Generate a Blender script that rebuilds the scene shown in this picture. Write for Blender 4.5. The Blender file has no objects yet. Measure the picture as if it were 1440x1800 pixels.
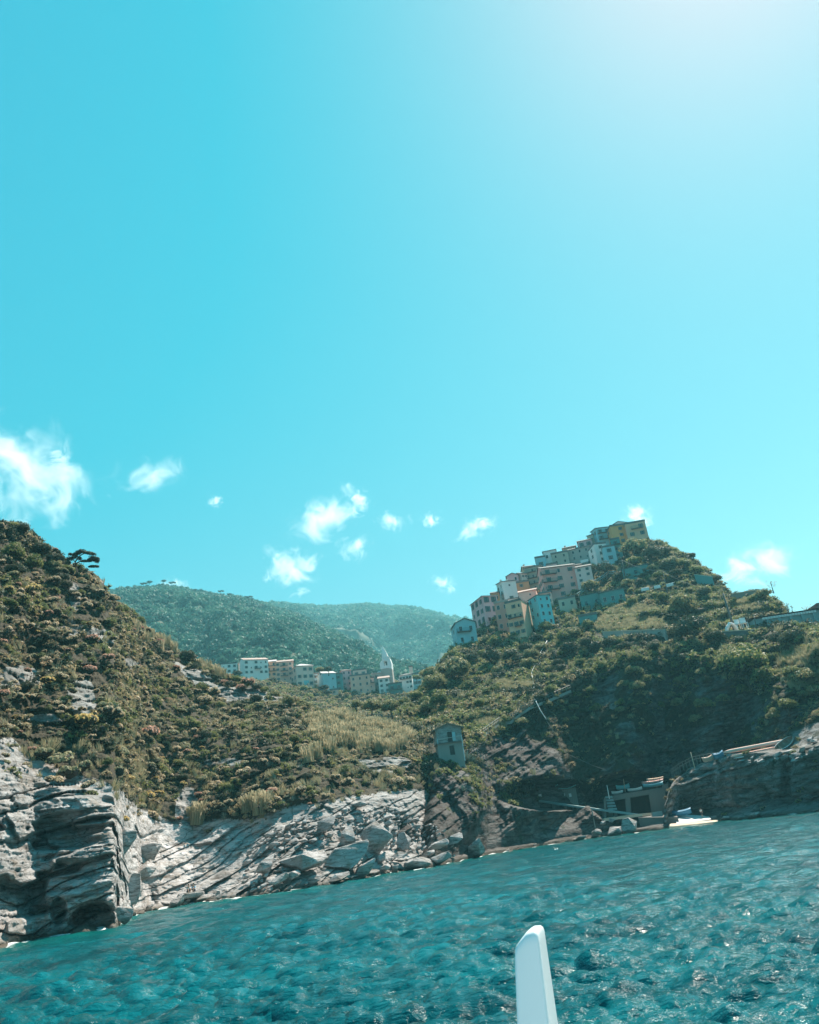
import bpy, math, random
import numpy as np
from math import sin, cos, tan, pi, radians, sqrt, atan2, floor
from mathutils import Vector, Matrix

random.seed(7)
RNG = np.random.default_rng(11)
SC = bpy.context.scene
COL = SC.collection

# ------------------------------------------------------------------ camera
CAM_H, FPX, PITCH, ROLL = 3.5, 1400.0, radians(22.42), radians(7.7)
F0 = np.array([0, cos(PITCH), sin(PITCH)])
U0 = np.array([0, -sin(PITCH), cos(PITCH)])
R0 = np.array([1.0, 0, 0])
CR = R0 * cos(ROLL) - U0 * sin(ROLL)
CU = R0 * sin(ROLL) + U0 * cos(ROLL)
CAMP = np.array([0, 0, CAM_H])
cd = bpy.data.cameras.new('camera')
cam = bpy.data.objects.new('camera', cd)
COL.objects.link(cam)
M = Matrix(((CR[0], CU[0], -F0[0], 0), (CR[1], CU[1], -F0[1], 0), (CR[2], CU[2], -F0[2], CAM_H), (0, 0, 0, 1)))
cam.matrix_world = M
cd.sensor_fit = 'VERTICAL'
cd.sensor_height = 36.0
cd.lens = FPX / 1800 * 36
cd.clip_start = 0.1
cd.clip_end = 30000
SC.camera = cam

# ------------------------------------------------------------------ sky, sun, exposure
SUN_EL, SUN_AZ = radians(55), radians(40)      # azimuth measured from +Y towards +X
world = bpy.data.worlds.new('World')
SC.world = world
world.use_nodes = True
wn = world.node_tree
wn.nodes.clear()
wo = wn.nodes.new('ShaderNodeOutputWorld')
bg = wn.nodes.new('ShaderNodeBackground')
sky = wn.nodes.new('ShaderNodeTexSky')
sky.sky_type = 'NISHITA'
sky.sun_disc = False
sky.sun_elevation = SUN_EL
sky.sun_rotation = SUN_AZ
sky.altitude = 10
sky.air_density = 1.0
sky.dust_density = 0.5
sky.ozone_density = 1.0
sep = wn.nodes.new('ShaderNodeSeparateColor')
cmb = wn.nodes.new('ShaderNodeCombineColor')
wn.links.new(sky.outputs[0], sep.inputs[0])
def wmath(op, a, b):
    n = wn.nodes.new('ShaderNodeMath'); n.operation = op
    for k, v in enumerate((a, b)):
        if isinstance(v, bpy.types.NodeSocket): wn.links.new(v, n.inputs[k])
        else: n.inputs[k].default_value = v
    return n.outputs[0]
# the air's own colour response: a cyan summer sky that pales towards the sun
wn.links.new(wmath('MAXIMUM', wmath('MINIMUM', wmath('MULTIPLY', wmath('SUBTRACT', sep.outputs[0], 1.70), 1.42), 13.0), 0.08), cmb.inputs[0])
wn.links.new(wmath('MINIMUM', wmath('MULTIPLY', wmath('POWER', sep.outputs[1], 0.43), 3.05), 13.5), cmb.inputs[1])
wn.links.new(wmath('MINIMUM', wmath('MULTIPLY', wmath('POWER', sep.outputs[2], 0.31), 4.05), 12.0), cmb.inputs[2])
wn.links.new(cmb.outputs[0], bg.inputs['Color'])
bg.inputs['Strength'].default_value = 0.05
wn.links.new(bg.outputs[0], wo.inputs['Surface'])

sd = bpy.data.lights.new('sun', 'SUN')
sd.energy = 5.0
sd.angle = radians(0.53)
sd.color = (1.0, 0.89, 0.77)
sun = bpy.data.objects.new('sun', sd)
COL.objects.link(sun)
SL = Vector((sin(SUN_AZ) * cos(SUN_EL), cos(SUN_AZ) * cos(SUN_EL), sin(SUN_EL)))
sun.rotation_euler = SL.to_track_quat('Z', 'Y').to_euler()
sun.location = (60, 0, 400)
SC.view_settings.view_transform = 'Standard'
SC.view_settings.look = 'None'
SC.view_settings.gamma = 1.0
SC.view_settings.exposure = 1.05
SC.view_settings.use_curve_mapping = False
try:
    SC.cycles.use_denoising = True
    SC.cycles.volume_bounces = 2
    SC.cycles.max_bounces = 8
    SC.cycles.sample_clamp_direct = 4.0
    SC.cycles.sample_clamp_indirect = 4.0
except Exception:
    pass

# ------------------------------------------------------------------ measuring helpers (plan of the place is surveyed from the photo)
def ray(px, py):
    px = np.asarray(px, float); py = np.asarray(py, float)
    d = (px - 720)[..., None] * CR + (900 - py)[..., None] * CU + FPX * F0
    return d
def P(px, py, r):
    """the point seen at a photo pixel whose horizontal distance from the boat is r metres"""
    d = ray(px, py)
    h = np.sqrt(d[..., 0] ** 2 + d[..., 1] ** 2)
    return CAMP + d * (np.asarray(r, float) / h)[..., None]
def ground_r(px, py):
    d = ray(px, py)
    h = np.sqrt(d[..., 0] ** 2 + d[..., 1] ** 2)
    return CAM_H * h / np.maximum(-d[..., 2], 1e-6)
def proj(p):
    q = np.asarray(p, float) - CAMP
    z = q @ F0
    return np.stack([720 + FPX * (q @ CR) / z, 900 - FPX * (q @ CU) / z, z], -1)
def mpp(p):
    """metres per photo pixel at a point"""
    return float((np.asarray(p) - CAMP) @ F0) / FPX

# ------------------------------------------------------------------ noise
_perm = np.random.default_rng(5).random(65536)
def _h(ix, iy, iz):
    n = (ix * 374761393 + iy * 668265263 + iz * 2147483647 + 1013904223) & 0xffffffff
    n = ((n ^ (n >> 13)) * 1274126177) & 0xffffffff
    return _perm[(n ^ (n >> 16)) & 65535]
def vnoise(p):
    p = np.asarray(p, float)
    i = np.floor(p).astype(np.int64)
    f = p - i
    f = f * f * f * (f * (f * 6 - 15) + 10)
    r = 0
    for a in (0, 1):
        wx = f[..., 0] if a else 1 - f[..., 0]
        for b in (0, 1):
            wy = f[..., 1] if b else 1 - f[..., 1]
            for c in (0, 1):
                wz = f[..., 2] if c else 1 - f[..., 2]
                r = r + wx * wy * wz * _h(i[..., 0] + a, i[..., 1] + b, i[..., 2] + c)
    return r
def fbm(p, o=4, lac=2.03, g=0.5):
    p = np.asarray(p, float)
    s, a, t = 0, 1, 0
    for k in range(o):
        s = s + a * vnoise(p + 17.3 * k)
        t += a
        a *= g
        p = p * lac
    return s / t * 2 - 1
def sstep(a, b, x):
    t = np.clip((x - a) / (b - a), 0, 1)
    return t * t * (3 - 2 * t)

# ------------------------------------------------------------------ object helpers
def link(name, me, mats=(), parent=None):
    o = bpy.data.objects.new(name, me)
    COL.objects.link(o)
    if me is not None and mats and not len(me.materials):
        for m in (mats if isinstance(mats, (list, tuple)) else [mats]):
            me.materials.append(m)
    if parent is not None:
        o.parent = parent
    return o
def tag(o, label=None, cat=None, group=None, kind=None):
    if label: o['label'] = label
    if cat: o['category'] = cat
    if group: o['group'] = group
    if kind: o['kind'] = kind
    return o
def empty(name, loc, rz=0.0):
    o = bpy.data.objects.new(name, None)
    COL.objects.link(o)
    o.location = loc
    o.rotation_euler = (0, 0, rz)
    o.empty_display_size = 0.5
    return o
def np_mesh(name, V, Fq, mat_idx=None, smooth=False):
    """V (n,3); Fq (m,4) or (m,3)"""
    me = bpy.data.meshes.new(name)
    V = np.ascontiguousarray(V, np.float32)
    Fq = np.ascontiguousarray(Fq, np.int32)
    k = Fq.shape[1]
    me.vertices.add(len(V)); me.vertices.foreach_set('co', V.ravel())
    me.loops.add(Fq.size); me.loops.foreach_set('vertex_index', Fq.ravel())
    me.polygons.add(len(Fq))
    me.polygons.foreach_set('loop_start', np.arange(0, Fq.size, k, dtype=np.int32))
    me.polygons.foreach_set('loop_total', np.full(len(Fq), k, np.int32))
    if mat_idx is not None:
        me.polygons.foreach_set('material_index', np.ascontiguousarray(mat_idx, np.int32))
    me.polygons.foreach_set('use_smooth', np.full(len(Fq), smooth))
    me.update(calc_edges=True)
    return me
def grid_faces(nu, nv, wrap=False):
    i = np.arange(nu if wrap else nu - 1); j = np.arange(nv - 1)
    I, J = np.meshgrid(i, j, indexing='ij')
    I2 = (I + 1) % nu
    return np.stack([I * nv + J, I2 * nv + J, I2 * nv + J + 1, I * nv + J + 1], -1).reshape(-1, 4)

class MB:
    """collects simple solids into one mesh"""
    def __init__(s): s.v, s.f, s.m = [], [], []
    def add(s, vs, fs, m=0):
        b = len(s.v); s.v += [tuple(v) for v in vs]
        s.f += [tuple(b + i for i in f) for f in fs]; s.m += [m] * len(fs)
        return s
    def box(s, x0, x1, y0, y1, z0, z1, m=0, T=None):
        vs = [(x, y, z) for z in (z0, z1) for y in (y0, y1) for x in (x0, x1)]
        if T: vs = [T(*v) for v in vs]
        return s.add(vs, [(0, 2, 3, 1), (4, 5, 7, 6), (0, 1, 5, 4), (2, 6, 7, 3), (0, 4, 6, 2), (1, 3, 7, 5)], m)
    def tube(s, pts, rad, n=6, m=0, cap=True):
        pts = [Vector(p) for p in pts]
        rs = rad if isinstance(rad, (list, tuple)) else [rad] * len(pts)
        vs = []
        for k, p in enumerate(pts):
            a = pts[max(k - 1, 0)]; b = pts[min(k + 1, len(pts) - 1)]
            d = (b - a).normalized()
            x = d.cross(Vector((0, 0, 1)))
            if x.length < 1e-3: x = Vector((1, 0, 0))
            x.normalize(); y = d.cross(x)
            for i in range(n):
                t = 2 * pi * i / n
                vs.append(p + (x * cos(t) + y * sin(t)) * rs[k])
        fs = []
        for k in range(len(pts) - 1):
            for i in range(n):
                j = (i + 1) % n
                fs.append((k * n + i, k * n + j, (k + 1) * n + j, (k + 1) * n + i))
        if cap:
            fs.append(tuple(range(n - 1, -1, -1)))
            fs.append(tuple(range((len(pts) - 1) * n, len(pts) * n)))
        return s.add(vs, fs, m)
    def prism(s, poly, y0, y1, m=0):
        """poly in x,z extruded along y"""
        n = len(poly)
        vs = [(x, y0, z) for x, z in poly] + [(x, y1, z) for x, z in poly]
        fs = [tuple(range(n)), tuple(range(2 * n - 1, n - 1, -1))] + [(i, i + n, (i + 1) % n + n, (i + 1) % n) for i in range(n)]
        return s.add(vs, fs, m)
    def mesh(s, name, smooth=False):
        me = bpy.data.meshes.new(name)
        me.from_pydata(s.v, [], s.f)
        me.polygons.foreach_set('material_index', s.m)
        if smooth: me.polygons.foreach_set('use_smooth', [True] * len(s.f))
        me.update()
        import bmesh
        bm = bmesh.new(); bm.from_mesh(me)
        bmesh.ops.recalc_face_normals(bm, faces=bm.faces)
        bm.to_mesh(me); bm.free()
        return me
    def build(s, name, mats, parent=None, smooth=False):
        return link(name, s.mesh(name, smooth), mats, parent)

# ------------------------------------------------------------------ materials
def newmat(name):
    m = bpy.data.materials.new(name); m.use_nodes = True
    nt = m.node_tree; nt.nodes.clear()
    out = nt.nodes.new('ShaderNodeOutputMaterial')
    return m, nt, out
def nd(nt, typ, ins=None, **kw):
    n = nt.nodes.new(typ)
    for k, v in kw.items(): setattr(n, k, v)
    if ins:
        for k, v in ins.items():
            if isinstance(v, bpy.types.NodeSocket): nt.links.new(v, n.inputs[k])
            else: n.inputs[k].default_value = v
    return n
def ramp(nt, fac, stops):
    r = nt.nodes.new('ShaderNodeValToRGB')
    nt.links.new(fac, r.inputs[0])
    el = r.color_ramp.elements
    while len(el) < len(stops): el.new(0.5)
    for e, (p, c) in zip(el, stops):
        e.position = p
        e.color = (c, c, c, 1) if not hasattr(c, '__len__') else (*c, 1)
    return r.outputs[0]
def mixc(nt, fac, a, b, mode='MIX'):
    n = nt.nodes.new('ShaderNodeMix'); n.data_type = 'RGBA'; n.blend_type = mode
    for k, v in ((0, fac), (6, a), (7, b)):
        if isinstance(v, bpy.types.NodeSocket): nt.links.new(v, n.inputs[k])
        elif k == 0: n.inputs[0].default_value = v
        else: n.inputs[k].default_value = (*v, 1)
    return n.outputs[2]
def math_(nt, op, a, b=None, c=None):
    n = nt.nodes.new('ShaderNodeMath'); n.operation = op
    for k, v in enumerate((a, b, c)):
        if v is None: continue
        if isinstance(v, bpy.types.NodeSocket): nt.links.new(v, n.inputs[k])
        else: n.inputs[k].default_value = v
    return n.outputs[0]
def noise(nt, vec, scale, detail=4, rough=0.55, dist=0.0):
    n = nt.nodes.new('ShaderNodeTexNoise')
    if vec is not None: nt.links.new(vec, n.inputs['Vector'])
    n.inputs['Scale'].default_value = scale; n.inputs['Detail'].default_value = detail
    n.inputs['Roughness'].default_value = rough; n.inputs['Distortion'].default_value = dist
    return n.outputs['Fac']
def attr(nt, name):
    n = nt.nodes.new('ShaderNodeAttribute'); n.attribute_name = name
    return n.outputs['Fac']

def rock_mat(name, dip=0.3, light=(0.56, 0.53, 0.52), mid=(0.26, 0.25, 0.24), dark=(0.09, 0.075, 0.065), fine=1.0, use_veg=True, moss=0.0):
    m, nt, out = newmat(name)
    geo = nd(nt, 'ShaderNodeNewGeometry')
    mp = nd(nt, 'ShaderNodeMapping', {'Vector': geo.outputs['Position']})
    mp.inputs['Rotation'].default_value = (0, dip, 0)
    mp.inputs['Scale'].default_value = (0.35 * fine, 0.5 * fine, 2.2 * fine)
    st = noise(nt, mp.outputs[0], 1.0, 8, 0.62, 0.35)
    big = noise(nt, geo.outputs['Position'], 0.16 * fine, 4, 0.6)
    fi = noise(nt, geo.outputs['Position'], 3.5 * fine, 6, 0.65)
    v = nd(nt, 'ShaderNodeTexVoronoi', {'Vector': mp.outputs[0], 'Scale': 0.9}, feature='DISTANCE_TO_EDGE')
    crack = ramp(nt, v.outputs['Distance'], [(0.0, 1.0), (0.035, 0.0)])
    c = mixc(nt, ramp(nt, st, [(0.40, 0.0), (0.60, 1.0)]), mid, light)
    c = mixc(nt, ramp(nt, big, [(0.4, 0.0), (0.66, 0.75)]), c, mid)
    c = mixc(nt, ramp(nt, st, [(0.30, 1.0), (0.44, 0.0)]), c, dark)
    c = mixc(nt, math_(nt, 'MULTIPLY', crack, 0.85), c, dark)
    c = mixc(nt, ramp(nt, fi, [(0.3, 0.35), (0.6, 0.0)]), c, dark)
    if not moss:
        stn = noise(nt, geo.outputs['Position'], 0.55, 5, 0.7)
        c = mixc(nt, ramp(nt, stn, [(0.52, 0.0), (0.70, 0.55)]), c, (0.24, 0.17, 0.11))
    if use_veg and not moss:
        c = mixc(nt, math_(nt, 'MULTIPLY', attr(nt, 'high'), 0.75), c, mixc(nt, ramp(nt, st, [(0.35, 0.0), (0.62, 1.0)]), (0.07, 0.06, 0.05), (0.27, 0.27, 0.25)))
    if moss:
        mo = noise(nt, geo.outputs['Position'], 0.35, 6, 0.7)
        c = mixc(nt, ramp(nt, mo, [(0.62 - moss * 0.3, 0.0), (0.68 - moss * 0.3, 0.85)]), c, (0.045, 0.05, 0.03))
    if use_veg:
        soil = mixc(nt, ramp(nt, fi, [(0.35, 0.0), (0.65, 1.0)]), (0.028, 0.024, 0.014), (0.075, 0.06, 0.035))
        a = attr(nt, 'veg')
        a = math_(nt, 'ADD', a, math_(nt, 'MULTIPLY', math_(nt, 'SUBTRACT', fi, 0.5), 0.6))
        c = mixc(nt, ramp(nt, a, [(0.45, 0.0), (0.55, 1.0)]), c, soil)
    # dark wet band just above the sea
    sep = nd(nt, 'ShaderNodeSeparateXYZ', {0: geo.outputs['Position']})
    zz = math_(nt, 'ADD', sep.outputs[2], math_(nt, 'MULTIPLY', math_(nt, 'SUBTRACT', big, 0.5), 0.8))
    c = mixc(nt, ramp(nt, zz, [(0.25, 0.85), (0.75, 0.0)]), c, (0.085, 0.065, 0.045))
    hsum = math_(nt, 'ADD', math_(nt, 'MULTIPLY', st, 0.6), math_(nt, 'MULTIPLY', fi, 0.35))
    bp = nd(nt, 'ShaderNodeBump', {'Height': hsum, 'Strength': 1.0, 'Distance': 0.5 / fine})
    bs = nd(nt, 'ShaderNodeBsdfPrincipled', {'Base Color': c, 'Roughness': 0.85, 'Normal': bp.outputs[0]})
    bs.inputs['Specular IOR Level'].default_value = 0.25
    nt.links.new(bs.outputs[0], out.inputs[0])
    return m

def leaf_mat(name, c1, c2, c3=None, trans=0.35, rough=0.6, objvar=True, patch=0.6):
    """foliage: per-plant variation and leaf-scale variation"""
    m, nt, out = newmat(name)
    oi = nd(nt, 'ShaderNodeObjectInfo')
    geo = nd(nt, 'ShaderNodeNewGeometry')
    n = noise(nt, geo.outputs['Position'], patch, 3, 0.6)
    ri = math_(nt, 'ADD', math_(nt, 'MULTIPLY', oi.outputs['Random'], 0.45), math_(nt, 'MULTIPLY', geo.outputs['Random Per Island'], 0.55))
    c = mixc(nt, ri, c1, c2)
    if c3: c = mixc(nt, ramp(nt, n, [(0.45, 0.0), (0.62, 1.0)]), c, c3)
    d = nd(nt, 'ShaderNodeBsdfPrincipled', {'Base Color': c, 'Roughness': rough})
    d.inputs['Specular IOR Level'].default_value = 0.35
    t = nd(nt, 'ShaderNodeBsdfTranslucent', {'Color': c})
    mx = nd(nt, 'ShaderNodeMixShader', {0: trans, 1: d.outputs[0], 2: t.outputs[0]})
    nt.links.new(mx.outputs[0], out.inputs[0])
    return m

def plain(name, col, rough=0.7, var=0.25, scale=1.5, metal=0.0, streak=False, bump=0.0, dirt=(0.12, 0.11, 0.09)):
    m, nt, out = newmat(name)
    tc = nd(nt, 'ShaderNodeNewGeometry')
    vec = tc.outputs['Position']
    if streak:
        mp = nd(nt, 'ShaderNodeMapping', {'Vector': vec}); mp.inputs['Scale'].default_value = (1, 1, 0.22); vec = mp.outputs[0]
    n = noise(nt, vec, scale, 6, 0.65)
    n2 = noise(nt, vec, scale * 0.23, 3, 0.5)
    c = mixc(nt, ramp(nt, n, [(0.35, var), (0.7, 0.0)]), col, dirt)
    c = mixc(nt, ramp(nt, n2, [(0.4, 0.0), (0.65, var * 0.5)]), c, tuple(min(1, x * 1.25) for x in col))
    bs = nd(nt, 'ShaderNodeBsdfPrincipled', {'Base Color': c, 'Roughness': rough, 'Metallic': metal})
    if bump:
        bp = nd(nt, 'ShaderNodeBump', {'Height': n, 'Strength': bump, 'Distance': 0.1}); nt.links.new(bp.outputs[0], bs.inputs['Normal'])
    nt.links.new(bs.outputs[0], out.inputs[0])
    return m

MT = {}
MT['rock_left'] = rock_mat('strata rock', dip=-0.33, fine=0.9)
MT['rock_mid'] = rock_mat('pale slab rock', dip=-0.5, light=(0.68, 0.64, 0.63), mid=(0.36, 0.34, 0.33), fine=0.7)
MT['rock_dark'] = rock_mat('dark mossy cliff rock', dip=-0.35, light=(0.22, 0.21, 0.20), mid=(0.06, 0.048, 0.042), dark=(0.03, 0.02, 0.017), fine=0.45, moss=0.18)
MT['boulder'] = rock_mat('boulder rock', dip=-0.5, light=(0.60, 0.56, 0.55), mid=(0.30, 0.28, 0.27), fine=1.6, use_veg=False)
MT['scrub_leaf'] = leaf_mat('scrub leaves', (0.13, 0.11, 0.055), (0.44, 0.35, 0.20), (0.50, 0.39, 0.23), trans=0.4)
MT['green_leaf'] = leaf_mat('green leaves', (0.06, 0.085, 0.028), (0.23, 0.26, 0.09), (0.33, 0.31, 0.12), trans=0.45)
MT['olive_leaf'] = leaf_mat('olive tree leaves', (0.12, 0.13, 0.06), (0.34, 0.32, 0.16), (0.40, 0.35, 0.18), trans=0.4)
MT['dark_leaf'] = leaf_mat('dark evergreen leaves', (0.03, 0.042, 0.024), (0.12, 0.13, 0.07), trans=0.3)
MT['pine_leaf'] = leaf_mat('pine needles', (0.03, 0.045, 0.025), (0.08, 0.09, 0.045), trans=0.2)
MT['dry_grass'] = leaf_mat('dry grass', (0.30, 0.27, 0.15), (0.48, 0.42, 0.27), trans=0.35)
MT['reed'] = leaf_mat('giant reed blades', (0.30, 0.27, 0.16), (0.56, 0.48, 0.32), trans=0.45)
MT['agave'] = leaf_mat('agave blades', (0.12, 0.17, 0.14), (0.26, 0.30, 0.25), trans=0.05, rough=0.4)
MT['dome_yellow'] = leaf_mat('yellow spurge heads', (0.62, 0.44, 0.15), (0.80, 0.60, 0.26), trans=0.45)
MT['dome_pink'] = leaf_mat('rusty pink spurge heads', (0.56, 0.30, 0.21), (0.74, 0.46, 0.34), trans=0.45)
MT['dome_tan'] = leaf_mat('tan spurge heads', (0.54, 0.41, 0.25), (0.76, 0.61, 0.42), trans=0.45)
MT['dome_green'] = leaf_mat('grey green shrub heads', (0.26, 0.25, 0.13), (0.48, 0.43, 0.26), trans=0.45)
MT['core'] = plain('shrub light-blocking core', (0.035, 0.028, 0.018), 0.9)  # dark blobs added inside the foliage to block light
MT['bark'] = plain('bark', (0.09, 0.07, 0.05), 0.9, bump=0.4)
MT['forest'] = leaf_mat('haze tinted forest leaves', (0.015, 0.06, 0.045), (0.06, 0.17, 0.12), (0.10, 0.22, 0.15), trans=0.35, patch=0.02)  # bluish green puts part of the distance haze into the leaf colour
# ------------------------------------------------------------------ terrain
def seg_interp(xs, tab):
    t = np.array(tab, float)
    return np.interp(xs, t[:, 0], t[:, 1])
def smooth1(a, k):
    if k < 2: return a
    w = np.hanning(k + 2)[1:-1]; w /= w.sum()
    p = np.pad(a, (k // 2, k - 1 - k // 2), mode='edge')
    return np.convolve(p, w, 'valid')

class Terrain:
    """a land surface through surveyed rows, running from the sea bed up over the crest and down behind it"""
    def __init__(s, x0, x1, nu, rows, counts, sm=5):
        s.u = np.linspace(x0, x1, nu)
        pts = []
        for kind, A, B in rows:
            if kind == 'pix':      # A: y table, B: r table
                y = smooth1(seg_interp(s.u, A), sm); r = B(s.u) if callable(B) else smooth1(seg_interp(s.u, B), sm)
                pts.append(P(s.u, y, r))
            elif kind == 'rel':    # relative to the previous row: out by A metres, up by B
                q = pts[-1]; d = q[:, :2] / np.linalg.norm(q[:, :2], axis=1)[:, None]
                a = A if np.isscalar(A) else smooth1(seg_interp(s.u, A), sm)
                b = B if np.isscalar(B) else smooth1(seg_interp(s.u, B), sm)
                n = q.copy(); n[:, :2] += d * np.asarray(a)[..., None] if not np.isscalar(a) else d * a; n[:, 2] += b
                pts.append(n)
            elif kind == 'z':      # previous row out by A, to absolute height B
                q = pts[-1]; d = q[:, :2] / np.linalg.norm(q[:, :2], axis=1)[:, None]
                n = q.copy(); n[:, :2] += d * A; n[:, 2] = B
                pts.append(n)
        K = len(pts)
        G, vv = [], []
        for k in range(K - 1):
            t = np.linspace(0, 1, counts[k] + 1)[:-1]
            G.append(pts[k][:, None] * (1 - t)[None, :, None] + pts[k + 1][:, None] * t[None, :, None]); vv.append(k + t)
        G.append(pts[-1][:, None]); vv.append([K - 1])
        s.G = np.concatenate(G, 1); s.v = np.concatenate(vv)
        s.nu, s.nv = s.G.shape[:2]
    def smooth_v(s, n=3):
        for _ in range(n):
            s.G[:, 1:-1] = (s.G[:, :-2] + 2 * s.G[:, 1:-1] + s.G[:, 2:]) / 4
    def normals(s):
        du = np.gradient(s.G, axis=0); dv = np.gradient(s.G, axis=1)
        n = np.cross(du, dv); n /= np.linalg.norm(n, axis=2)[..., None] + 1e-9
        return n
    def finish(s, name, mat, veg, kind='structure', mats=None, midx=None):
        s.N = s.normals(); s.veg = veg
        me = np_mesh(name, s.G.reshape(-1, 3), grid_faces(s.nu, s.nv), midx, smooth=True)
        a = me.attributes.new('veg', 'FLOAT', 'POINT'); a.data.foreach_set('value', np.ascontiguousarray(veg, np.float32).ravel())
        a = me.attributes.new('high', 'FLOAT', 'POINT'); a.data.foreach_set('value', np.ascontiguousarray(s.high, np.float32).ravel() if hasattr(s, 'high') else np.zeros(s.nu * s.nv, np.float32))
        o = link(name, me, mats or [mat]); tag(o, kind=kind)
        s.pp = proj(s.G)
        s.o = o
        return o
    def at(s, px, py, need_up=False):
        d = (s.pp[..., 0] - px) ** 2 + (s.pp[..., 1] - py) ** 2
        # nearest in the picture; among near ties take the closest to the boat
        m = d.min()
        c = np.where(d < m + 9, s.pp[..., 2], 1e9)
        i = np.unravel_index(np.argmin(c), c.shape)
        return s.G[i].copy(), s.N[i].copy()

def tab(xs, ys): return list(zip(xs, ys))

# shoreline of the near headland
SHORE_A = [(-400, 1756), (0, 1665), (60, 1650), (120, 1642), (200, 1631), (225, 1616), (250, 1605), (285, 1597), (340, 1588), (480, 1571), (580, 1555), (700, 1533), (775, 1520)]
def rA(dr):
    base = lambda u: ground_r(u, smooth1(seg_interp(u, SHORE_A), 5))
    return lambda u: base(u) + smooth1(seg_interp(u, dr), 9)
TA = Terrain(-400, 775, 760, [
    ('pix', [(x, y) for x, y in SHORE_A], rA([(-400, 0), (775, 0)])),
    ('pix', [(-400, 1600), (0, 1545), (150, 1525), (205, 1515), (225, 1560), (300, 1552), (400, 1530), (480, 1512), (600, 1490), (700, 1485), (775, 1470)],
        rA([(-400, 2), (0, 2), (190, 2), (255, 6), (300, 5), (400, 8), (480, 9), (600, 8), (725, 7), (775, 15)])),
    ('pix', [(-400, 1300), (-40, 1375), (0, 1380), (55, 1366), (110, 1393), (215, 1425), (235, 1452), (300, 1480), (330, 1478), (400, 1466), (440, 1468), (480, 1450), (520, 1437), (600, 1417), (680, 1402), (740, 1397), (775, 1390)],
        rA([(-400, 6), (0, 8), (110, 9), (195, 9), (260, 13), (300, 14), (400, 16), (520, 17), (600, 16), (725, 15), (775, 26)])),
    ('pix', [(-400, 1150), (0, 1150), (100, 1180), (200, 1225), (300, 1290), (400, 1310), (500, 1320), (600, 1330), (700, 1338), (775, 1355)],
        rA([(-400, 24), (0, 27), (200, 31), (400, 34), (600, 32), (775, 24)])),
    ('pix', [(-400, 800), (0, 926), (30, 920), (60, 950), (125, 992), (175, 1012), (200, 1056), (250, 1100), (310, 1143), (385, 1182), (420, 1200), (480, 1218), (560, 1248), (640, 1276), (700, 1290), (745, 1312), (775, 1340)],
        rA([(-400, 55), (0, 52), (200, 62), (400, 72), (600, 66), (700, 55), (775, 35)])),
    ('rel', 14, -3), ('rel', 60, -34), ('rel', 60, -30)],
    [90, 100, 90, 80, 8, 8, 6], sm=5)
# the sea-bed skirt
q = TA.G[:, :1].copy(); d2 = q[..., :2] / np.linalg.norm(q[..., :2], axis=2)[..., None]
q[..., :2] -= d2 * 1.2; q[..., 2] = -3.0
TA.G = np.concatenate([q, TA.G], 1); TA.v = np.concatenate([[-1], TA.v]); TA.nv += 1
TA.smooth_v(2)

def blocks(G, dipx, dipy, bed, length, amp, seed, warp=0.5, edge=0.10):
    """tilted beds cut by cross joints into blocks that stand out or fall back: outward displacement about 0..amp"""
    w = fbm(G * 0.07 + seed, 3) * warp * 2.5 + fbm(G * 0.5 + seed, 3) * warp * 0.3
    s = (G[..., 2] + dipx * G[..., 0] + dipy * G[..., 1] + w) / bed
    s = s + 0.30 * np.sin(s * 1.7 + seed) + 0.22 * np.sin(s * 4.1 + 2 * seed)
    i = np.floor(s); f = s - i; ii = i.astype(np.int64)
    o0 = ii * 0 + int(seed * 7)
    off = _h(ii, o0, o0 + 3)
    t = (G[..., 0] * 0.9 + G[..., 1] * 0.45 + 0.55 * G[..., 2] + fbm(G * 0.35 + 2 * seed, 3) * length * 0.35) / (length * (0.6 + 0.9 * off)) + off * 17
    t = t + 0.3 * np.sin(t * 2.3)
    j = np.floor(t); g = t - j; jj = j.astype(np.int64)
    hh = _h(ii, jj, o0); hn = _h(ii, jj + 1, o0)
    h = hh + (hn - hh) * sstep(1 - edge, 1.0, g)
    lay = _h(ii, o0 + 5, o0)
    foot = sstep(0.0, 0.10, f)                 # recessed foot of every bed throws the shadow line
    round_ = 1 - 0.35 * sstep(0.55, 1.0, f)
    return amp * (0.55 * h + 0.45 * lay) * (0.35 + 0.65 * foot) * round_ + amp * 0.12 * foot
def strata(G, dipx, dipy, bed, amp, seed, warp=0.5, **k):
    return blocks(G, dipx, dipy, bed, bed * 5, amp * 1.2, seed, warp)

U = TA.u[:, None] * np.ones(TA.nv); V = TA.v[None, :] * np.ones((TA.nu, 1))
G = TA.G; N = TA.normals()
out = -G.copy(); out[..., 2] = 0; out /= np.linalg.norm(out, axis=2)[..., None] + 1e-9
wet = sstep(-1, 0.02, V)
rockm = (1 - sstep(1.95, 2.15, V + 0.22 * fbm(G * 0.25, 3)))
big = np.clip(1 - sstep(205, 245, U), 0, 1)
D1 = blocks(G, -0.22, 0.06, 2.7, 8.0, 4.4, 3.0, 0.8) + blocks(G, -0.22, 0.06, 1.0, 2.4, 0.9, 5.0, 1.1) + 0.35 * fbm(G * np.array([0.4, 0.4, 3.2]), 3) - 2.1
D2 = blocks(G, -0.50, -0.10, 2.3, 14.0, 2.6, 9.0, 0.6) + blocks(G, -0.50, -0.10, 1.1, 3.0, 0.7, 12.0, 0.9) * sstep(-.1, .2, fbm(G * 0.1, 3)) + 0.9 * blocks(G, -0.35, 0.2, 1.6, 2.2, 1.6, 15.0, 1.0) * sstep(430, 480, U) - 1.5
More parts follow.
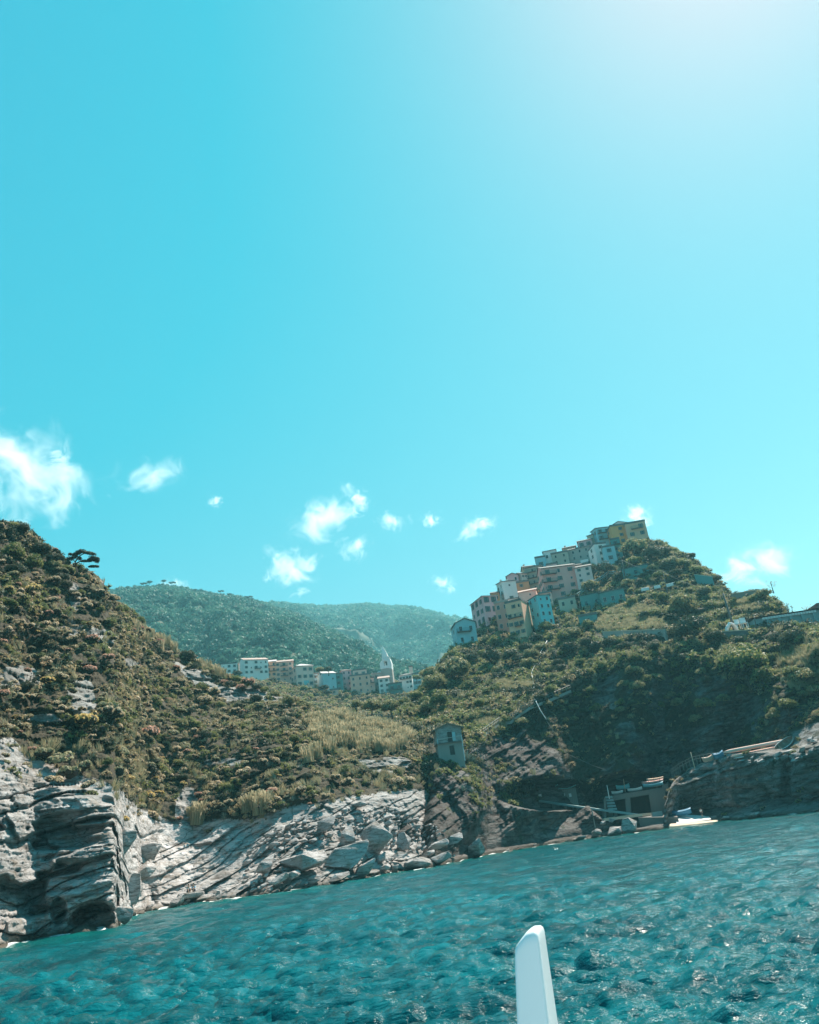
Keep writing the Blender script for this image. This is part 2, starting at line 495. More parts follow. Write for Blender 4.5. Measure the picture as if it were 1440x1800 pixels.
rough = fbm(G * 1.3, 5) * 0.45 + fbm(G * 4.0, 3) * 0.10 + fbm(G * 0.3 + 3, 3) * 0.5 * big
disp = (D1 * big + D2 * (1 - big) + rough) * rockm * (0.25 + 0.75 * wet)
cle = np.exp(-((U + 6 * fbm(G * 0.4, 3) - 228) / 13) ** 2) * sstep(0.0, 0.4, V) * (1 - sstep(1.6, 2.0, V)); disp -= 2.2 * cle
cle = np.exp(-((U + 5 * fbm(G * 0.5, 3) - 268) / 8) ** 2) * sstep(0.0, 0.2, V) * (1 - sstep(0.7, 1.1, V)); disp -= 2.5 * cle
# hollows and undercuts in the left outcrop
hol = fbm(G * np.array([0.16, 0.16, 0.34]) + np.array([0, 0, 4.0]), 3)
disp -= 3.4 * sstep(0.06, 0.20, hol) * big * wet * sstep(0.05, 0.25, V) * (1 - sstep(1.5, 1.9, V))
for cx, cv, sx, sv, dp in ((165, 0.22, 38, 0.20, 4.2), (105, 0.40, 14, 0.2, 2.5)):
    e = ((U - cx) / sx) ** 2 + ((V - cv) / sv) ** 2
    disp -= dp * sstep(1.4, 0.5, e + 1.1 * fbm(G * 0.55, 4)) * big * wet
slope_m = sstep(2.0, 2.3, V) * (1 - sstep(5.5, 6.5, V) * 0.5)
hump = fbm(G * 0.07 + 5, 4) * 3.2 + fbm(G * 0.28, 4) * 1.2
fade = 1 - 0.75 * np.exp(-((V - 4) / 0.18) ** 2)
ledge = strata(G, -0.28, 0.0, 2.6, 1.8, 5.0, 0.8) - 0.8
G += out * (disp + (hump * fade + ledge + (fbm(G * np.array([1.1, 1.1, 0.5]), 4) * 0.5 + 0.5 * blocks(G, -0.2, 0, 0.9, 2.0, 1.2, 8.0, 1.0)) * fade) * slope_m)[..., None]
G[..., 2] += (fbm(G * 0.35 + 9, 3) * 0.5 * slope_m)
bare = fbm(G * np.array([0.055, 0.055, 0.085]) + 3.7, 4)
veg = slope_m * sstep(0.52, 0.46, bare)
pj = proj(G); en = 0.9 * fbm(G * np.array([0.22, 0.22, 0.12]), 4)
for cx, cy, sx, sy in ((22, 1192, 45, 20), (145, 1225, 26, 34), (330, 1430, 20, 52), (228, 1166, 20, 9), (85, 1262, 40, 8), (395, 1340, 40, 8), (10, 1335, 34, 36), (290, 1468, 60, 22), (132, 1050, 9, 26)):
    e = ((pj[..., 0] - cx) / sx) ** 2 + ((pj[..., 1] - cy) / sy) ** 2
    veg = veg * sstep(0.75, 1.2, e + en)
bigrock = np.clip(1 - sstep(195, 215, U), 0, 1)
mi = np.where(TA.u[:-1, None] * np.ones(TA.nv - 1) < 222, 0, 1).reshape(-1)
TA.high = np.clip(sstep(2.1, 2.5, V) + 0.55 * sstep(430, 500, U) * sstep(2.3, 1.9, V), 0, 1)  # lower term darkens bedrock between boulders: painted gap shade plus algae and debris
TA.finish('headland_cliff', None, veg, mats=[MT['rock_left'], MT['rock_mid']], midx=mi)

# the dark hill on the other side of the cove
SHORE_B = [(680, 1540), (760, 1524), (860, 1503), (950, 1487), (1060, 1471), (1150, 1460), (1250, 1447), (1350, 1438), (1440, 1428), (1900, 1380)]
def rB(dr):
    return lambda u: ground_r(u, smooth1(seg_interp(u, SHORE_B), 5)) + smooth1(seg_interp(u, dr), 9)
TB = Terrain(682, 1900, 620, [
    ('pix', SHORE_B, rB([(680, 9), (735, 6), (755, -0.5), (1170, -0.5), (1210, 6), (1900, 8)])),
    ('rel', 0.4, 0.55), ('rel', 2.2, 0.25),
    ('pix', [(680, 1490), (760, 1452), (860, 1422), (950, 1421), (1060, 1425), (1180, 1400), (1250, 1385), (1440, 1330), (1900, 1290)],
        rB([(680, 18), (735, 14), (750, 7), (760, 5.5), (860, 5), (950, 5), (1060, 5), (1120, 8), (1180, 20), (1250, 24), (1330, 22), (1440, 20), (1900, 20)])),
    ('pix', [(680, 1395), (740, 1358), (770, 1338), (820, 1328), (850, 1300), (900, 1262), (960, 1225), (1000, 1205), (1060, 1175), (1120, 1158), (1200, 1158), (1280, 1168), (1340, 1215), (1390, 1200), (1440, 1150), (1900, 1100)],
        rB([(680, 34), (735, 32), (760, 24), (820, 27), (900, 25), (1000, 28), (1200, 32), (1440, 34), (1900, 34)])),
    ('pix', [(680, 1325), (760, 1262), (820, 1205), (880, 1155), (960, 1112), (1060, 1078), (1150, 1072), (1250, 1085), (1350, 1118), (1440, 1113), (1900, 1060)],
        rB([(680, 56), (760, 70), (820, 88), (900, 94), (1060, 88), (1250, 72), (1440, 56), (1900, 56)])),
    ('pix', [(680, 1285), (720, 1240), (760, 1196), (790, 1150), (830, 1118), (880, 1075), (930, 1050), (1000, 1008), (1050, 980), (1080, 962), (1140, 946), (1170, 960), (1200, 975), (1240, 1000), (1262, 1022), (1285, 1050), (1335, 1045), (1365, 1062), (1385, 1088), (1400, 1100), (1440, 1104), (1500, 1106), (1900, 1100)],
        rB([(680, 60), (760, 112), (830, 140), (930, 150), (1050, 150), (1150, 150), (1250, 122), (1340, 98), (1440, 80), (1900, 80)])),
    ('rel', 20, -3), ('rel', 60, -30), ('rel', 80, -40)],
    [4, 8, 70, 120, 110, 80, 8, 8, 6], sm=7)
q = TB.G[:, :1].copy(); d2 = q[..., :2] / np.linalg.norm(q[..., :2], axis=2)[..., None]
q[..., :2] -= d2 * 1.0; q[..., 2] = -3.0
TB.G = np.concatenate([q, TB.G], 1); TB.v = np.concatenate([[-1], TB.v]); TB.nv += 1
TB.smooth_v(2)
U = TB.u[:, None] * np.ones(TB.nv); V = TB.v[None, :] * np.ones((TB.nu, 1))
G = TB.G
out = -G.copy(); out[..., 2] = 0; out /= np.linalg.norm(out, axis=2)[..., None] + 1e-9
cliff = sstep(2.1, 2.7, V) * (1 - sstep(3.9, 4.3, V))
D = strata(G, -0.42, -0.1, 1.9, 3.6, 2.0, 0.7) - 1.3
D = D * 0.55 + 0.5 * blocks(G, -0.42, -0.1, 0.7, 3, 1.6, 4.0, 0.8) + 1.0 * fbm(G * 0.5, 5)
D += 4.4 * fbm(G * 0.06 + 2, 4) + 2.2 * np.abs(fbm(G * np.array([0.16, 0.16, 0.07]) + 7, 4)) - 1.0 + fbm(G * 0.8, 3) * 0.35
# buttresses and ravines running down the cliff
D += 3.5 * np.sin(U * 0.047 + 2.2 * fbm(G * 0.03, 3)) * sstep(2.4, 3.1, V) * (1 - sstep(3.9, 4.2, V))
for cx, wdt, dp in ((742, 16, 7), (1160, 40, 6), (1005, 20, 3), (870, 14, 3), (1290, 30, 4)):
    D -= dp * np.exp(-((U - cx) / wdt) ** 2) * (1 - sstep(3.4, 4.3, V))
low = (1 - sstep(2.1, 2.5, V)) * sstep(-1, 0, V)
up = sstep(3.9, 4.3, V) * (1 - 0.6 * np.exp(-((V - 6) / 0.12) ** 2))
# stepped terraces with dry-stone risers
s_ = (G[..., 2] + 5.0 * fbm(G * 0.022, 3) + 1.2 * fbm(G * 0.12, 3) + 0.03 * G[..., 0]) / 5.0
f_ = s_ - np.floor(s_)
terr = (sstep(0.0, 0.30, f_) * 1.0 - f_) * 5.0 * sstep(-0.15, 0.25, fbm(G * 0.03 + 11, 3) + 0.25 * sstep(1000, 1080, U) * sstep(1260, 1200, U))
pj = proj(G)
D -= 0
carve = 10.0 * sstep(1.3, 0.7, ((pj[..., 0] - 1115) / 78) ** 2 + ((pj[..., 1] - 1404) / 44) ** 2) + 11.0 * sstep(1.3, 0.7, ((pj[..., 0] - 968) / 84) ** 2 + ((pj[..., 1] - 1396) / 27) ** 2)
flat = np.exp(-(((U - 790) / 26) ** 2 + ((V - 4) / 0.35) ** 2))
G += out * ((D * cliff + (terr + 1.6 * fbm(G * 0.08, 4)) * up + 0.35 * fbm(G * 0.7, 3) * low) * (1 - flat) * (1 - 0.8 * (carve > 4)) - carve)[..., None]
pj = proj(G)
bare = fbm(G * np.array([0.05, 0.05, 0.05]) + 1.7, 4)
veg = np.clip(sstep(3.75, 4.05, V + 0.3 * bare) + cliff * sstep(0.20, 0.32, bare), 0, 1)
TB.riser = (f_ < 0.3) & (V > 4.1) & (V < 6)
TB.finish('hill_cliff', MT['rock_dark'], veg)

# promontory with the boat ledge on the right
SHORE_D = [(1165, 1461), (1200, 1452), (1250, 1445), (1300, 1441), (1440, 1427), (1900, 1380)]
def rD(dr):
    return lambda u: ground_r(u, smooth1(seg_interp(u, SHORE_D), 5)) + smooth1(seg_interp(u, dr), 5)
TD = Terrain(1168, 1900, 300, [
    ('pix', SHORE_D, rD([(1165, 11), (1185, 9), (1230, 2), (1280, -0.5), (1900, -0.5)])),
    ('rel', 0.4, 0.6), ('rel', 1.8, 0.3),
    ('pix', [(1165, 1452), (1200, 1430), (1250, 1424), (1330, 1418), (1440, 1402), (1900, 1350)], rD([(1165, 14), (1200, 11), (1240, 7), (1330, 6.5), (1440, 6), (1900, 5)])),
    ('pix', [(1165, 1440), (1190, 1405), (1240, 1385), (1330, 1380), (1390, 1375), (1440, 1368), (1900, 1310)], rD([(1165, 14), (1195, 8), (1230, 3.5), (1330, 2.4), (1390, 2.6), (1440, 4), (1900, 4)])),
    ('pix', [(1165, 1430), (1180, 1378), (1205, 1356), (1240, 1340), (1290, 1326), (1350, 1322), (1392, 1322), (1440, 1306), (1900, 1230)], rD([(1165, 15), (1185, 9.5), (1240, 5), (1330, 3), (1440, 4), (1900, 5)])),
    ('rel', [(1165, 3), (1240, 6), (1350, 8), (1900, 8)], [(1165, 0.1), (1240, 0.35), (1380, 0.8), (1900, 1.2)]),
    ('rel', 14, [(1165, -4), (1300, -1), (1400, 7), (1900, 9)])],
    [4, 6, 30, 36, 40, 16, 10], sm=5)
q = TD.G[:, :1].copy(); d2 = q[..., :2] / np.linalg.norm(q[..., :2], axis=2)[..., None]
q[..., :2] -= d2 * 0.6; q[..., 2] = -3.0
TD.G = np.concatenate([q, TD.G], 1); TD.v = np.concatenate([[-1], TD.v]); TD.nv += 1
TD.smooth_v(1)
U = TD.u[:, None] * np.ones(TD.nv); V = TD.v[None, :] * np.ones((TD.nu, 1)); G = TD.G
out = -G.copy(); out[..., 2] = 0; out /= np.linalg.norm(out, axis=2)[..., None] + 1e-9
cf = sstep(2.2, 3.0, V) * (1 - sstep(4.8, 5.1, V))
D = (strata(G, -0.15, 0, 1.6, 2.2, 6.0, 0.6) - 0.9 + 2.2 * fbm(G * 0.12, 4) + 1.0 * fbm(G * 0.6, 5) + 0.5 * blocks(G, -0.1, 0, 0.8, 2.5, 1.6, 3.0, 1.0)) * cf
D -= 3.5 * np.exp(-((U - 1385) / 9) ** 2) * cf
G += out * (D + 0.3 * fbm(G * 0.6, 3))[..., None]
G[..., 2] += 0.35 * fbm(G * 0.5 + 4, 3) * sstep(4.9, 5.2, V)
veg = sstep(6.2, 6.6, V) * np.ones_like(U) * sstep(-0.1, 0.1, fbm(G * 0.1, 3))
MT['rock_prom'] = rock_mat('promontory rock', dip=-0.15, light=(0.36, 0.35, 0.34), mid=(0.12, 0.11, 0.10), dark=(0.05, 0.042, 0.036), fine=0.6, moss=0.2)
TD.finish('promontory_cliff', MT['rock_prom'], veg)

# saddle that carries the far village
TC = Terrain(150, 1000, 180, [
    ('pix', [(150, 1330), (1000, 1330)], [(150, 215), (1000, 215)]),
    ('pix', [(150, 1240), (400, 1262), (700, 1285), (1000, 1240)], [(150, 300), (1000, 300)]),
    ('pix', [(150, 1190), (400, 1200), (500, 1214), (570, 1230), (640, 1238), (720, 1236), (1000, 1210)], [(150, 385), (1000, 385)]),
    ('pix', [(150, 1172), (400, 1184), (500, 1190), (570, 1198), (640, 1204), (720, 1204), (1000, 1190)], [(150, 440), (1000, 440)]),
    ('pix', [(150, 1170), (400, 1182), (720, 1198), (1000, 1186)], [(150, 600), (1000, 600)]),
    ('rel', 300, 12)], [12, 20, 16, 10, 10], sm=5)
TC.smooth_v(2)
veg = np.ones((TC.nu, TC.nv)) * 1.0
TC.G[..., 2] += fbm(TC.G * 0.03, 3) * 1.0
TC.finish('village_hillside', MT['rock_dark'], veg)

MT['far_ground'] = plain('far hill ground', (0.05, 0.06, 0.03), 0.9, scale=0.01)
def far_hill(name, x0, x1, nu, foot, crest, rf, rc, amp, seed, nv=70):
    T = Terrain(x0, x1, nu, [
        ('pix', foot, [(x0, rf), (x1, rf)]),
        ('pix', crest, rc),
        ('rel', (rc[0][1] - rf) * 0.5, -40), ('rel', 400, -220)], [nv, 10, 6], sm=7)
    U = T.u[:, None] * np.ones(T.nv); V = T.v[None, :] * np.ones((T.nu, 1)); G = T.G
    out = -G.copy(); out[..., 2] = 0; out /= np.linalg.norm(out, axis=2)[..., None]
    bulge = np.sin(np.clip(V, 0, 1) * pi)
    rid = 1 - np.abs(fbm(np.stack([U * 0.012 + seed, V * 0.9, V * 0], -1), 4)) * 2
    G += out * ((rid * amp * 0.8 + 0.6 * amp * fbm(G * 0.006 + seed, 4)) * np.clip(bulge, 0, 1) ** 1.2)[..., None]
    G[..., 2] += np.clip(bulge, 0, 1) * amp * 0.08 + fbm(G * 0.012, 3) * amp * 0.05
    T.finish(name, MT['far_ground'], np.ones_like(U))
    return T
TH1 = far_hill('wooded_hill', -350, 960, 260,
    [(-350, 1225), (960, 1225)],
    [(-350, 960), (0, 1010), (140, 1040), (200, 1042), (222, 1040), (290, 1034), (340, 1041), (440, 1058), (520, 1086), (600, 1122), (680, 1166), (760, 1206), (960, 1222)],
    620, [(-350, 1250), (300, 1250), (600, 1120), (760, 950), (960, 900)], 70, 2.0)
TH2 = far_hill('mountain', -200, 1750, 260,
    [(-200, 1225), (1750, 1225)],
    [(-200, 1090), (300, 1096), (440, 1076), (500, 1064), (560, 1070), (640, 1067), (720, 1070), (770, 1083), (820, 1091), (900, 1115), (1100, 1150), (1750, 1215)],
    1300, [(-200, 2300), (1750, 2300)], 160, 5.0)

# ------------------------------------------------------------------ sea
def build_sea():
    az_in = np.linspace(radians(-44), radians(44), 760)
    az_out = np.linspace(radians(44), radians(316), 90)[1:-1]
    az = np.concatenate([az_in, az_out])
    r = np.concatenate([np.array([1.5, 4.0]), np.geomspace(6.5, 230, 420), np.geomspace(240, 9000, 26)])
    A, R = np.meshgrid(az, r, indexing='ij')
    X = np.sin(A) * R; Y = np.cos(A) * R
    dr = np.gradient(r)[None, :] * np.ones_like(A)
    daz = np.gradient(az)[:, None] * R
    cell = np.maximum(dr * 0.8, np.abs(daz))
    Z = np.zeros_like(X); rg = np.random.default_rng(3)
    gust = 0.75 + 0.45 * vnoise(np.stack([X * 0.05, Y * 0.03, X * 0], -1)) 
    X2, Y2 = X.copy(), Y.copy()
    for k in range(96):
        L = 0.34 * (15 ** (k / 95))
        th = radians(188) + rg.normal(0, 0.30 if k % 2 else 0.62)
        kx, ky = sin(th) * 2 * pi / L, cos(th) * 2 * pi / L
        a = 0.0125 * L ** 0.62 * rg.uniform(0.6, 1.4) * (1 + 0.75 * (L < 1.3)) * (0.75 if L > 1.6 else 1)
        w = sstep(1.6, 3.4, L / cell)
        ph = kx * X + ky * Y + rg.uniform(0, 2 * pi)
        ph = ph + 1.3 * vnoise(np.stack([X / L * 0.3, Y / L * 0.3, X * 0 + k], -1))
        q_ = 0.8 * float(sstep(2.2, 0.9, L)); sn = (1 - q_) * np.sin(ph) + q_ * (1 - 2 * np.abs(np.sin(ph / 2 - 0.785)) ** 0.85)
        Z += a * w * sn
        X2 -= a * w * 0.75 * sin(th) * np.cos(ph)
        Y2 -= a * w * 0.75 * cos(th) * np.cos(ph)
    Z *= gust
    # calmer right against the rocks
    SX = np.linspace(-400, 1900, 300)
    SY = np.minimum(0, 0) + np.where(SX < 730, seg_interp(SX, SHORE_A), np.where(SX < 1240, seg_interp(SX, SHORE_B), seg_interp(SX, SHORE_D)))
    pr = P(SX, SY, ground_r(SX, SY))
    sa = np.arctan2(pr[:, 0], pr[:, 1]); sr = np.hypot(pr[:, 0], pr[:, 1]); o = np.argsort(sa)
    rs = np.interp(A, sa[o], sr[o], left=9e4, right=9e4)
    shore = np.clip(1 - (rs - R) / 26.0, 0, 1)
    V_ = np.stack([X2, Y2, Z], -1).reshape(-1, 3)
    me = np_mesh('sea_water', V_, grid_faces(len(az), len(r), wrap=True), smooth=True)
    a = me.attributes.new('shore', 'FLOAT', 'POINT'); a.data.foreach_set('value', shore.astype(np.float32).ravel())
    m, nt, out = newmat('sea water')
    geo = nd(nt, 'ShaderNodeNewGeometry')
    mp = nd(nt, 'ShaderNodeMapping', {'Vector': geo.outputs['Position']}); mp.inputs['Rotation'].default_value = (0, 0, 0.25); mp.inputs['Scale'].default_value = (0.42, 1.0, 1)
    n1 = noise(nt, mp.outputs[0], 1.9, 5, 0.6, 0.4)
    n2 = noise(nt, mp.outputs[0], 5.0, 4, 0.6, 0.3)
    n3 = noise(nt, mp.outputs[0], 0.22, 6, 0.65)
    h = math_(nt, 'ADD', math_(nt, 'MULTIPLY', n1, 0.30), math_(nt, 'MULTIPLY', n2, 0.13))
    bp = nd(nt, 'ShaderNodeBump', {'Height': h, 'Strength': 1.0, 'Distance': 0.75})
    sh = attr(nt, 'shore')
    c = mixc(nt, ramp(nt, n3, [(0.35, 0.0), (0.65, 1.0)]), (0.0, 0.046, 0.055), (0.0, 0.125, 0.142))
    c = mixc(nt, ramp(nt, math_(nt, 'ADD', sh, math_(nt, 'MULTIPLY', math_(nt, 'SUBTRACT', n1, 0.5), 0.25)), [(0.35, 0.0), (0.95, 1.0)]), c, (0.002, 0.13, 0.12))
    bs = nd(nt, 'ShaderNodeBsdfPrincipled', {'Base Color': c, 'Roughness': 0.10, 'IOR': 1.45, 'Normal': bp.outputs[0]})
    fo = math_(nt, 'ADD', sh, math_(nt, 'MULTIPLY', math_(nt, 'SUBTRACT', n1, 0.5), 0.16))
    foam = ramp(nt, fo, [(0.935, 0.0), (0.975, 0.9)])
    fb = nd(nt, 'ShaderNodeBsdfDiffuse', {'Color': (0.75, 0.78, 0.77, 1)})
    mx = nd(nt, 'ShaderNodeMixShader', {0: foam, 1: bs.outputs[0], 2: fb.outputs[0]})
    nt.links.new(mx.outputs[0], out.inputs[0])
    o = link('sea', me, [m]); tag(o, kind='structure')
build_sea()
# sea bed so that nothing is hollow under the water
m_bed = plain('sea bed', (0.05, 0.09, 0.07), 0.9)
mb = MB(); mb.box(-9000, 9000, -9000, 9000, -9, -6.5)
tag(mb.build('sea_bed_ground', [m_bed]), kind='structure')
# ------------------------------------------------------------------ plants
def quads(C, Nn, s, asp, rg, tilt=0.6):
    """leaf-sized faces at C, roughly facing Nn"""
    n = len(C)
    Nn = Nn + rg.normal(0, tilt, (n, 3)); Nn /= np.linalg.norm(Nn, axis=1)[:, None] + 1e-9
    t = np.cross(Nn, rg.normal(0, 1, (n, 3))); t /= np.linalg.norm(t, axis=1)[:, None] + 1e-9
    b = np.cross(Nn, t)
    s = (np.asarray(s) * rg.uniform(0.6, 1.35, n))[:, None]
    V = np.stack([C - t * s, C - b * s * asp, C + t * s, C + b * s * asp], 1).reshape(-1, 3)
    return V, np.arange(4 * n).reshape(-1, 4)
def join(parts):
    V, Fq, Mi, b = [], [], [], 0
    for v, f, m in parts:
        V.append(v); Fq.append(f + b); Mi.append(np.full(len(f), m)); b += len(v)
    return np.concatenate(V), np.concatenate(Fq), np.concatenate(Mi)
def sph(n, rg, zmin=-0.2):
    v = rg.normal(0, 1, (n * 3, 3)); v /= np.linalg.norm(v, axis=1)[:, None]
    return v[v[:, 2] > zmin][:n]
def blob(c, r, nu=8, nv=5, zs=1.0):
    V = []
    for j in range(nv + 1):
        th = pi * j / nv
        for i in range(nu):
            V.append((c[0] + r * sin(th) * cos(2 * pi * i / nu), c[1] + r * sin(th) * sin(2 * pi * i / nu), c[2] + r * zs * cos(th)))
    Fq = [(j * nu + i, (j + 1) * nu + i, (j + 1) * nu + (i + 1) % nu, j * nu + (i + 1) % nu) for j in range(nv) for i in range(nu)]
    return np.array(V), np.array(Fq)
def scrub_mesh(name, seed, n=150, leaf=0.11, zs=0.7, mats=None, lob=6):
    rg = np.random.default_rng(seed); parts = []
    for k in range(lob):
        c = np.array([rg.uniform(-.55, .55), rg.uniform(-.55, .55), rg.uniform(0.1, 0.45)]); r = rg.uniform(0.25, 0.5)
        d = sph(n // lob, rg); C = c + d * r * rg.uniform(0.75, 1.1, (len(d), 1)) * np.array([1, 1, zs])
        parts.append((*quads(C, d, leaf, 0.5, rg), 0))
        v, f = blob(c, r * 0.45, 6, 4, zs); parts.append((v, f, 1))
    V, Fq, Mi = join(parts)
    me = np_mesh(name, V, Fq, Mi)
    for m in mats: me.materials.append(m)
    return me
def dome_mesh(name, seed, mat, n=420, leaf=0.10, heads=9):
    """cushion of many small rounded flower heads"""
    rg = np.random.default_rng(seed); parts = []
    for k in range(heads):
        a = rg.uniform(0, 2 * pi); q = sqrt(rg.uniform(0, 1)) * 0.62
        c = np.array([cos(a) * q, sin(a) * q, 0.12 + 0.42 * (1 - q * q) * rg.uniform(0.6, 1.1)]); r = rg.uniform(0.28, 0.45)
        d = sph(n // heads, rg, -0.35); C = c + d * r * np.array([1, 1, 0.75]) * rg.uniform(0.92, 1.05, (len(d), 1))
        parts.append((*quads(C, d, leaf, 0.8, rg, 0.35), 0))
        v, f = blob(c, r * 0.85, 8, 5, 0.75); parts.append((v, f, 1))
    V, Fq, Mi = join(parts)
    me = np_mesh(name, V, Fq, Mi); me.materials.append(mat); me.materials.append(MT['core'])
    return me
def blade_mesh(name, seed, mat, n=60, h=2.2, w=0.05, spread=0.5, bend=0.5, plume=False, base=0.35):
    rg = np.random.default_rng(seed); V = []; Fq = []
    for k in range(n):
        a = rg.uniform(0, 2 * pi); q = sqrt(rg.uniform(0, 1)) * base
        p = np.array([cos(a) * q, sin(a) * q, 0.0]); a2 = a + rg.normal(0, 0.7)
        d = np.array([cos(a2), sin(a2), 0]) * spread * rg.uniform(0.1, 1); hh = h * rg.uniform(0.6, 1.1)
        sd = np.array([-sin(a2), cos(a2), 0]); b0 = len(V)
        for j in range(4):
            t = j / 3; c = p + np.array([0, 0, hh * (t - 0.12 * bend * t * t)]) + d * (t ** 1.7) * hh * 0.55
            ww = w * (1 - t) ** 0.6 + 0.006
            if plume and j == 3: ww = w * 1.4
            V += [c - sd * ww, c + sd * ww]
        for j in range(3): Fq.append((b0 + 2 * j, b0 + 2 * j + 1, b0 + 2 * j + 3, b0 + 2 * j + 2))
    me = np_mesh(name, np.array(V), np.array(Fq)); me.materials.append(mat)
    return me
def agave_mesh(name, seed, n=30):
    rg = np.random.default_rng(seed); V = []; Fq = []
    for k in range(n):
        a = k * 2.4 + rg.normal(0, 0.1); e = radians(20 + 62 * (k / n)) ; L = rg.uniform(0.8, 1.1)
        d = np.array([cos(a) * cos(e), sin(a) * cos(e), sin(e)]); sd = np.array([-sin(a), cos(a), 0]); up = np.cross(d, sd)
        b0 = len(V)
        for t, w in ((0, 0.07), (0.4, 0.10), (0.8, 0.05), (1.0, 0.006)):
            c = d * L * t - np.array([0, 0, 0.18 * t * t * cos(e)]) + np.array([0, 0, 0.1])
            V += [c - sd * w, c + up * w * 0.35 * -1, c + sd * w]
        for j in range(3):
            i = b0 + 3 * j; Fq += [(i, i + 1, i + 4, i + 3), (i + 1, i + 2, i + 5, i + 4)]
    me = np_mesh(name, np.array(V), np.array(Fq)); me.materials.append(MT['agave'])
    return me
def crown_mesh(name, seed, mat, lob=14, per=120, leaf=0.075, zs=0.8, flat=1.0, hole=0.0):
    """tree crown of unit radius made of leafy clumps with gaps between"""
    rg = np.random.default_rng(seed); parts = []
    for k in range(lob):
        d = rg.normal(0, 1, 3); d /= np.linalg.norm(d); d[2] = abs(d[2]) * 0.9 - 0.15
        c = d * rg.uniform(0.35, 0.72) * np.array([1, 1, zs * flat]) ; r = rg.uniform(0.22, 0.42)
        dd = sph(per, rg, -0.5); C = c + dd * r * rg.uniform(0.7, 1.12, (len(dd), 1)) * np.array([1, 1, 0.75 * flat + 0.1])
        parts.append((*quads(C, dd, leaf, 0.6, rg, 0.5), 0))
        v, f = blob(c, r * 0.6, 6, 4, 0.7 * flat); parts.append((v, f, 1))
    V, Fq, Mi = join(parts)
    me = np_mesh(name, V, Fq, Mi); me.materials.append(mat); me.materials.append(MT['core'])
    return me
def trunk_mesh(name, seed, h=1.0, limbs=5, rad=0.09, reach=0.5):
    rg = random.Random(seed); mb = MB()
    pts = [(0, 0, -0.5)]
    x = y = 0
    for k in range(1, 5):
        x += rg.uniform(-.06, .06); y += rg.uniform(-.06, .06); pts.append((x, y, h * k / 4))
    mb.tube(pts, [rad * 1.3, rad, rad * 0.85, rad * 0.7, rad * 0.5], 7)
    for k in range(limbs):
        a = 2 * pi * k / limbs + rg.uniform(-.3, .3); t = rg.uniform(0.45, 0.95); p = Vector((x * t, y * t, h * t))
        e = p + Vector((cos(a) * reach, sin(a) * reach, reach * rg.uniform(0.4, 0.9)))
        m = (p + e) / 2 + Vector((0, 0, -0.05))
        mb.tube([p, m, e], [rad * 0.5, rad * 0.35, rad * 0.15], 5)
    me = mb.mesh(name, True); me.materials.append(MT['bark'])
    return me

SCRUB = [scrub_mesh('scrub clump', 20 + k, 150, 0.12, 0.7, [MT['scrub_leaf'], MT['core']]) for k in range(3)]
SCRUBG = [scrub_mesh('green clump', 30 + k, 150, 0.12, 0.75, [MT['green_leaf'], MT['core']]) for k in range(2)]
SCRUBD = [scrub_mesh('dark clump', 36 + k, 130, 0.13, 0.8, [MT['dark_leaf'], MT['core']]) for k in range(2)]
TUFT = [blade_mesh('grass tuft', 40 + k, MT['dry_grass'], 46, 0.9, 0.025, 0.7) for k in range(2)]
DOMES = {c: [dome_mesh('spurge cushion', 50 + k + 7 * i, MT['dome_' + c]) for k in range(2)] for i, c in enumerate(('yellow', 'pink', 'tan', 'green'))}
REEDS = [blade_mesh('reed clump', 60 + k, MT['reed'], 150, 2.6, 0.045, 0.55, plume=True, base=0.9) for k in range(3)]
AGAVE = [agave_mesh('agave rosette', 70 + k) for k in range(2)]
CROWN = {
    'olive': [crown_mesh('olive crown', 80 + k, MT['olive_leaf'], 18, 130, 0.07) for k in range(3)],
    'green': [crown_mesh('green crown', 84 + k, MT['green_leaf'], 18, 130, 0.07) for k in range(3)],
    'dark': [crown_mesh('dark crown', 88 + k, MT['dark_leaf'], 18, 130, 0.065) for k in range(3)],
    'pine': [crown_mesh('pine crown', 92 + k, MT['pine_leaf'], 12, 110, 0.07, 0.45, 0.6) for k in range(2)]}
TRUNKS = [trunk_mesh('trunk', 100 + k) for k in range(3)]
FOREST = [crown_mesh('forest crown', 110 + k, MT['forest'], 7, 34, 0.17, 0.9) for k in range(3)]

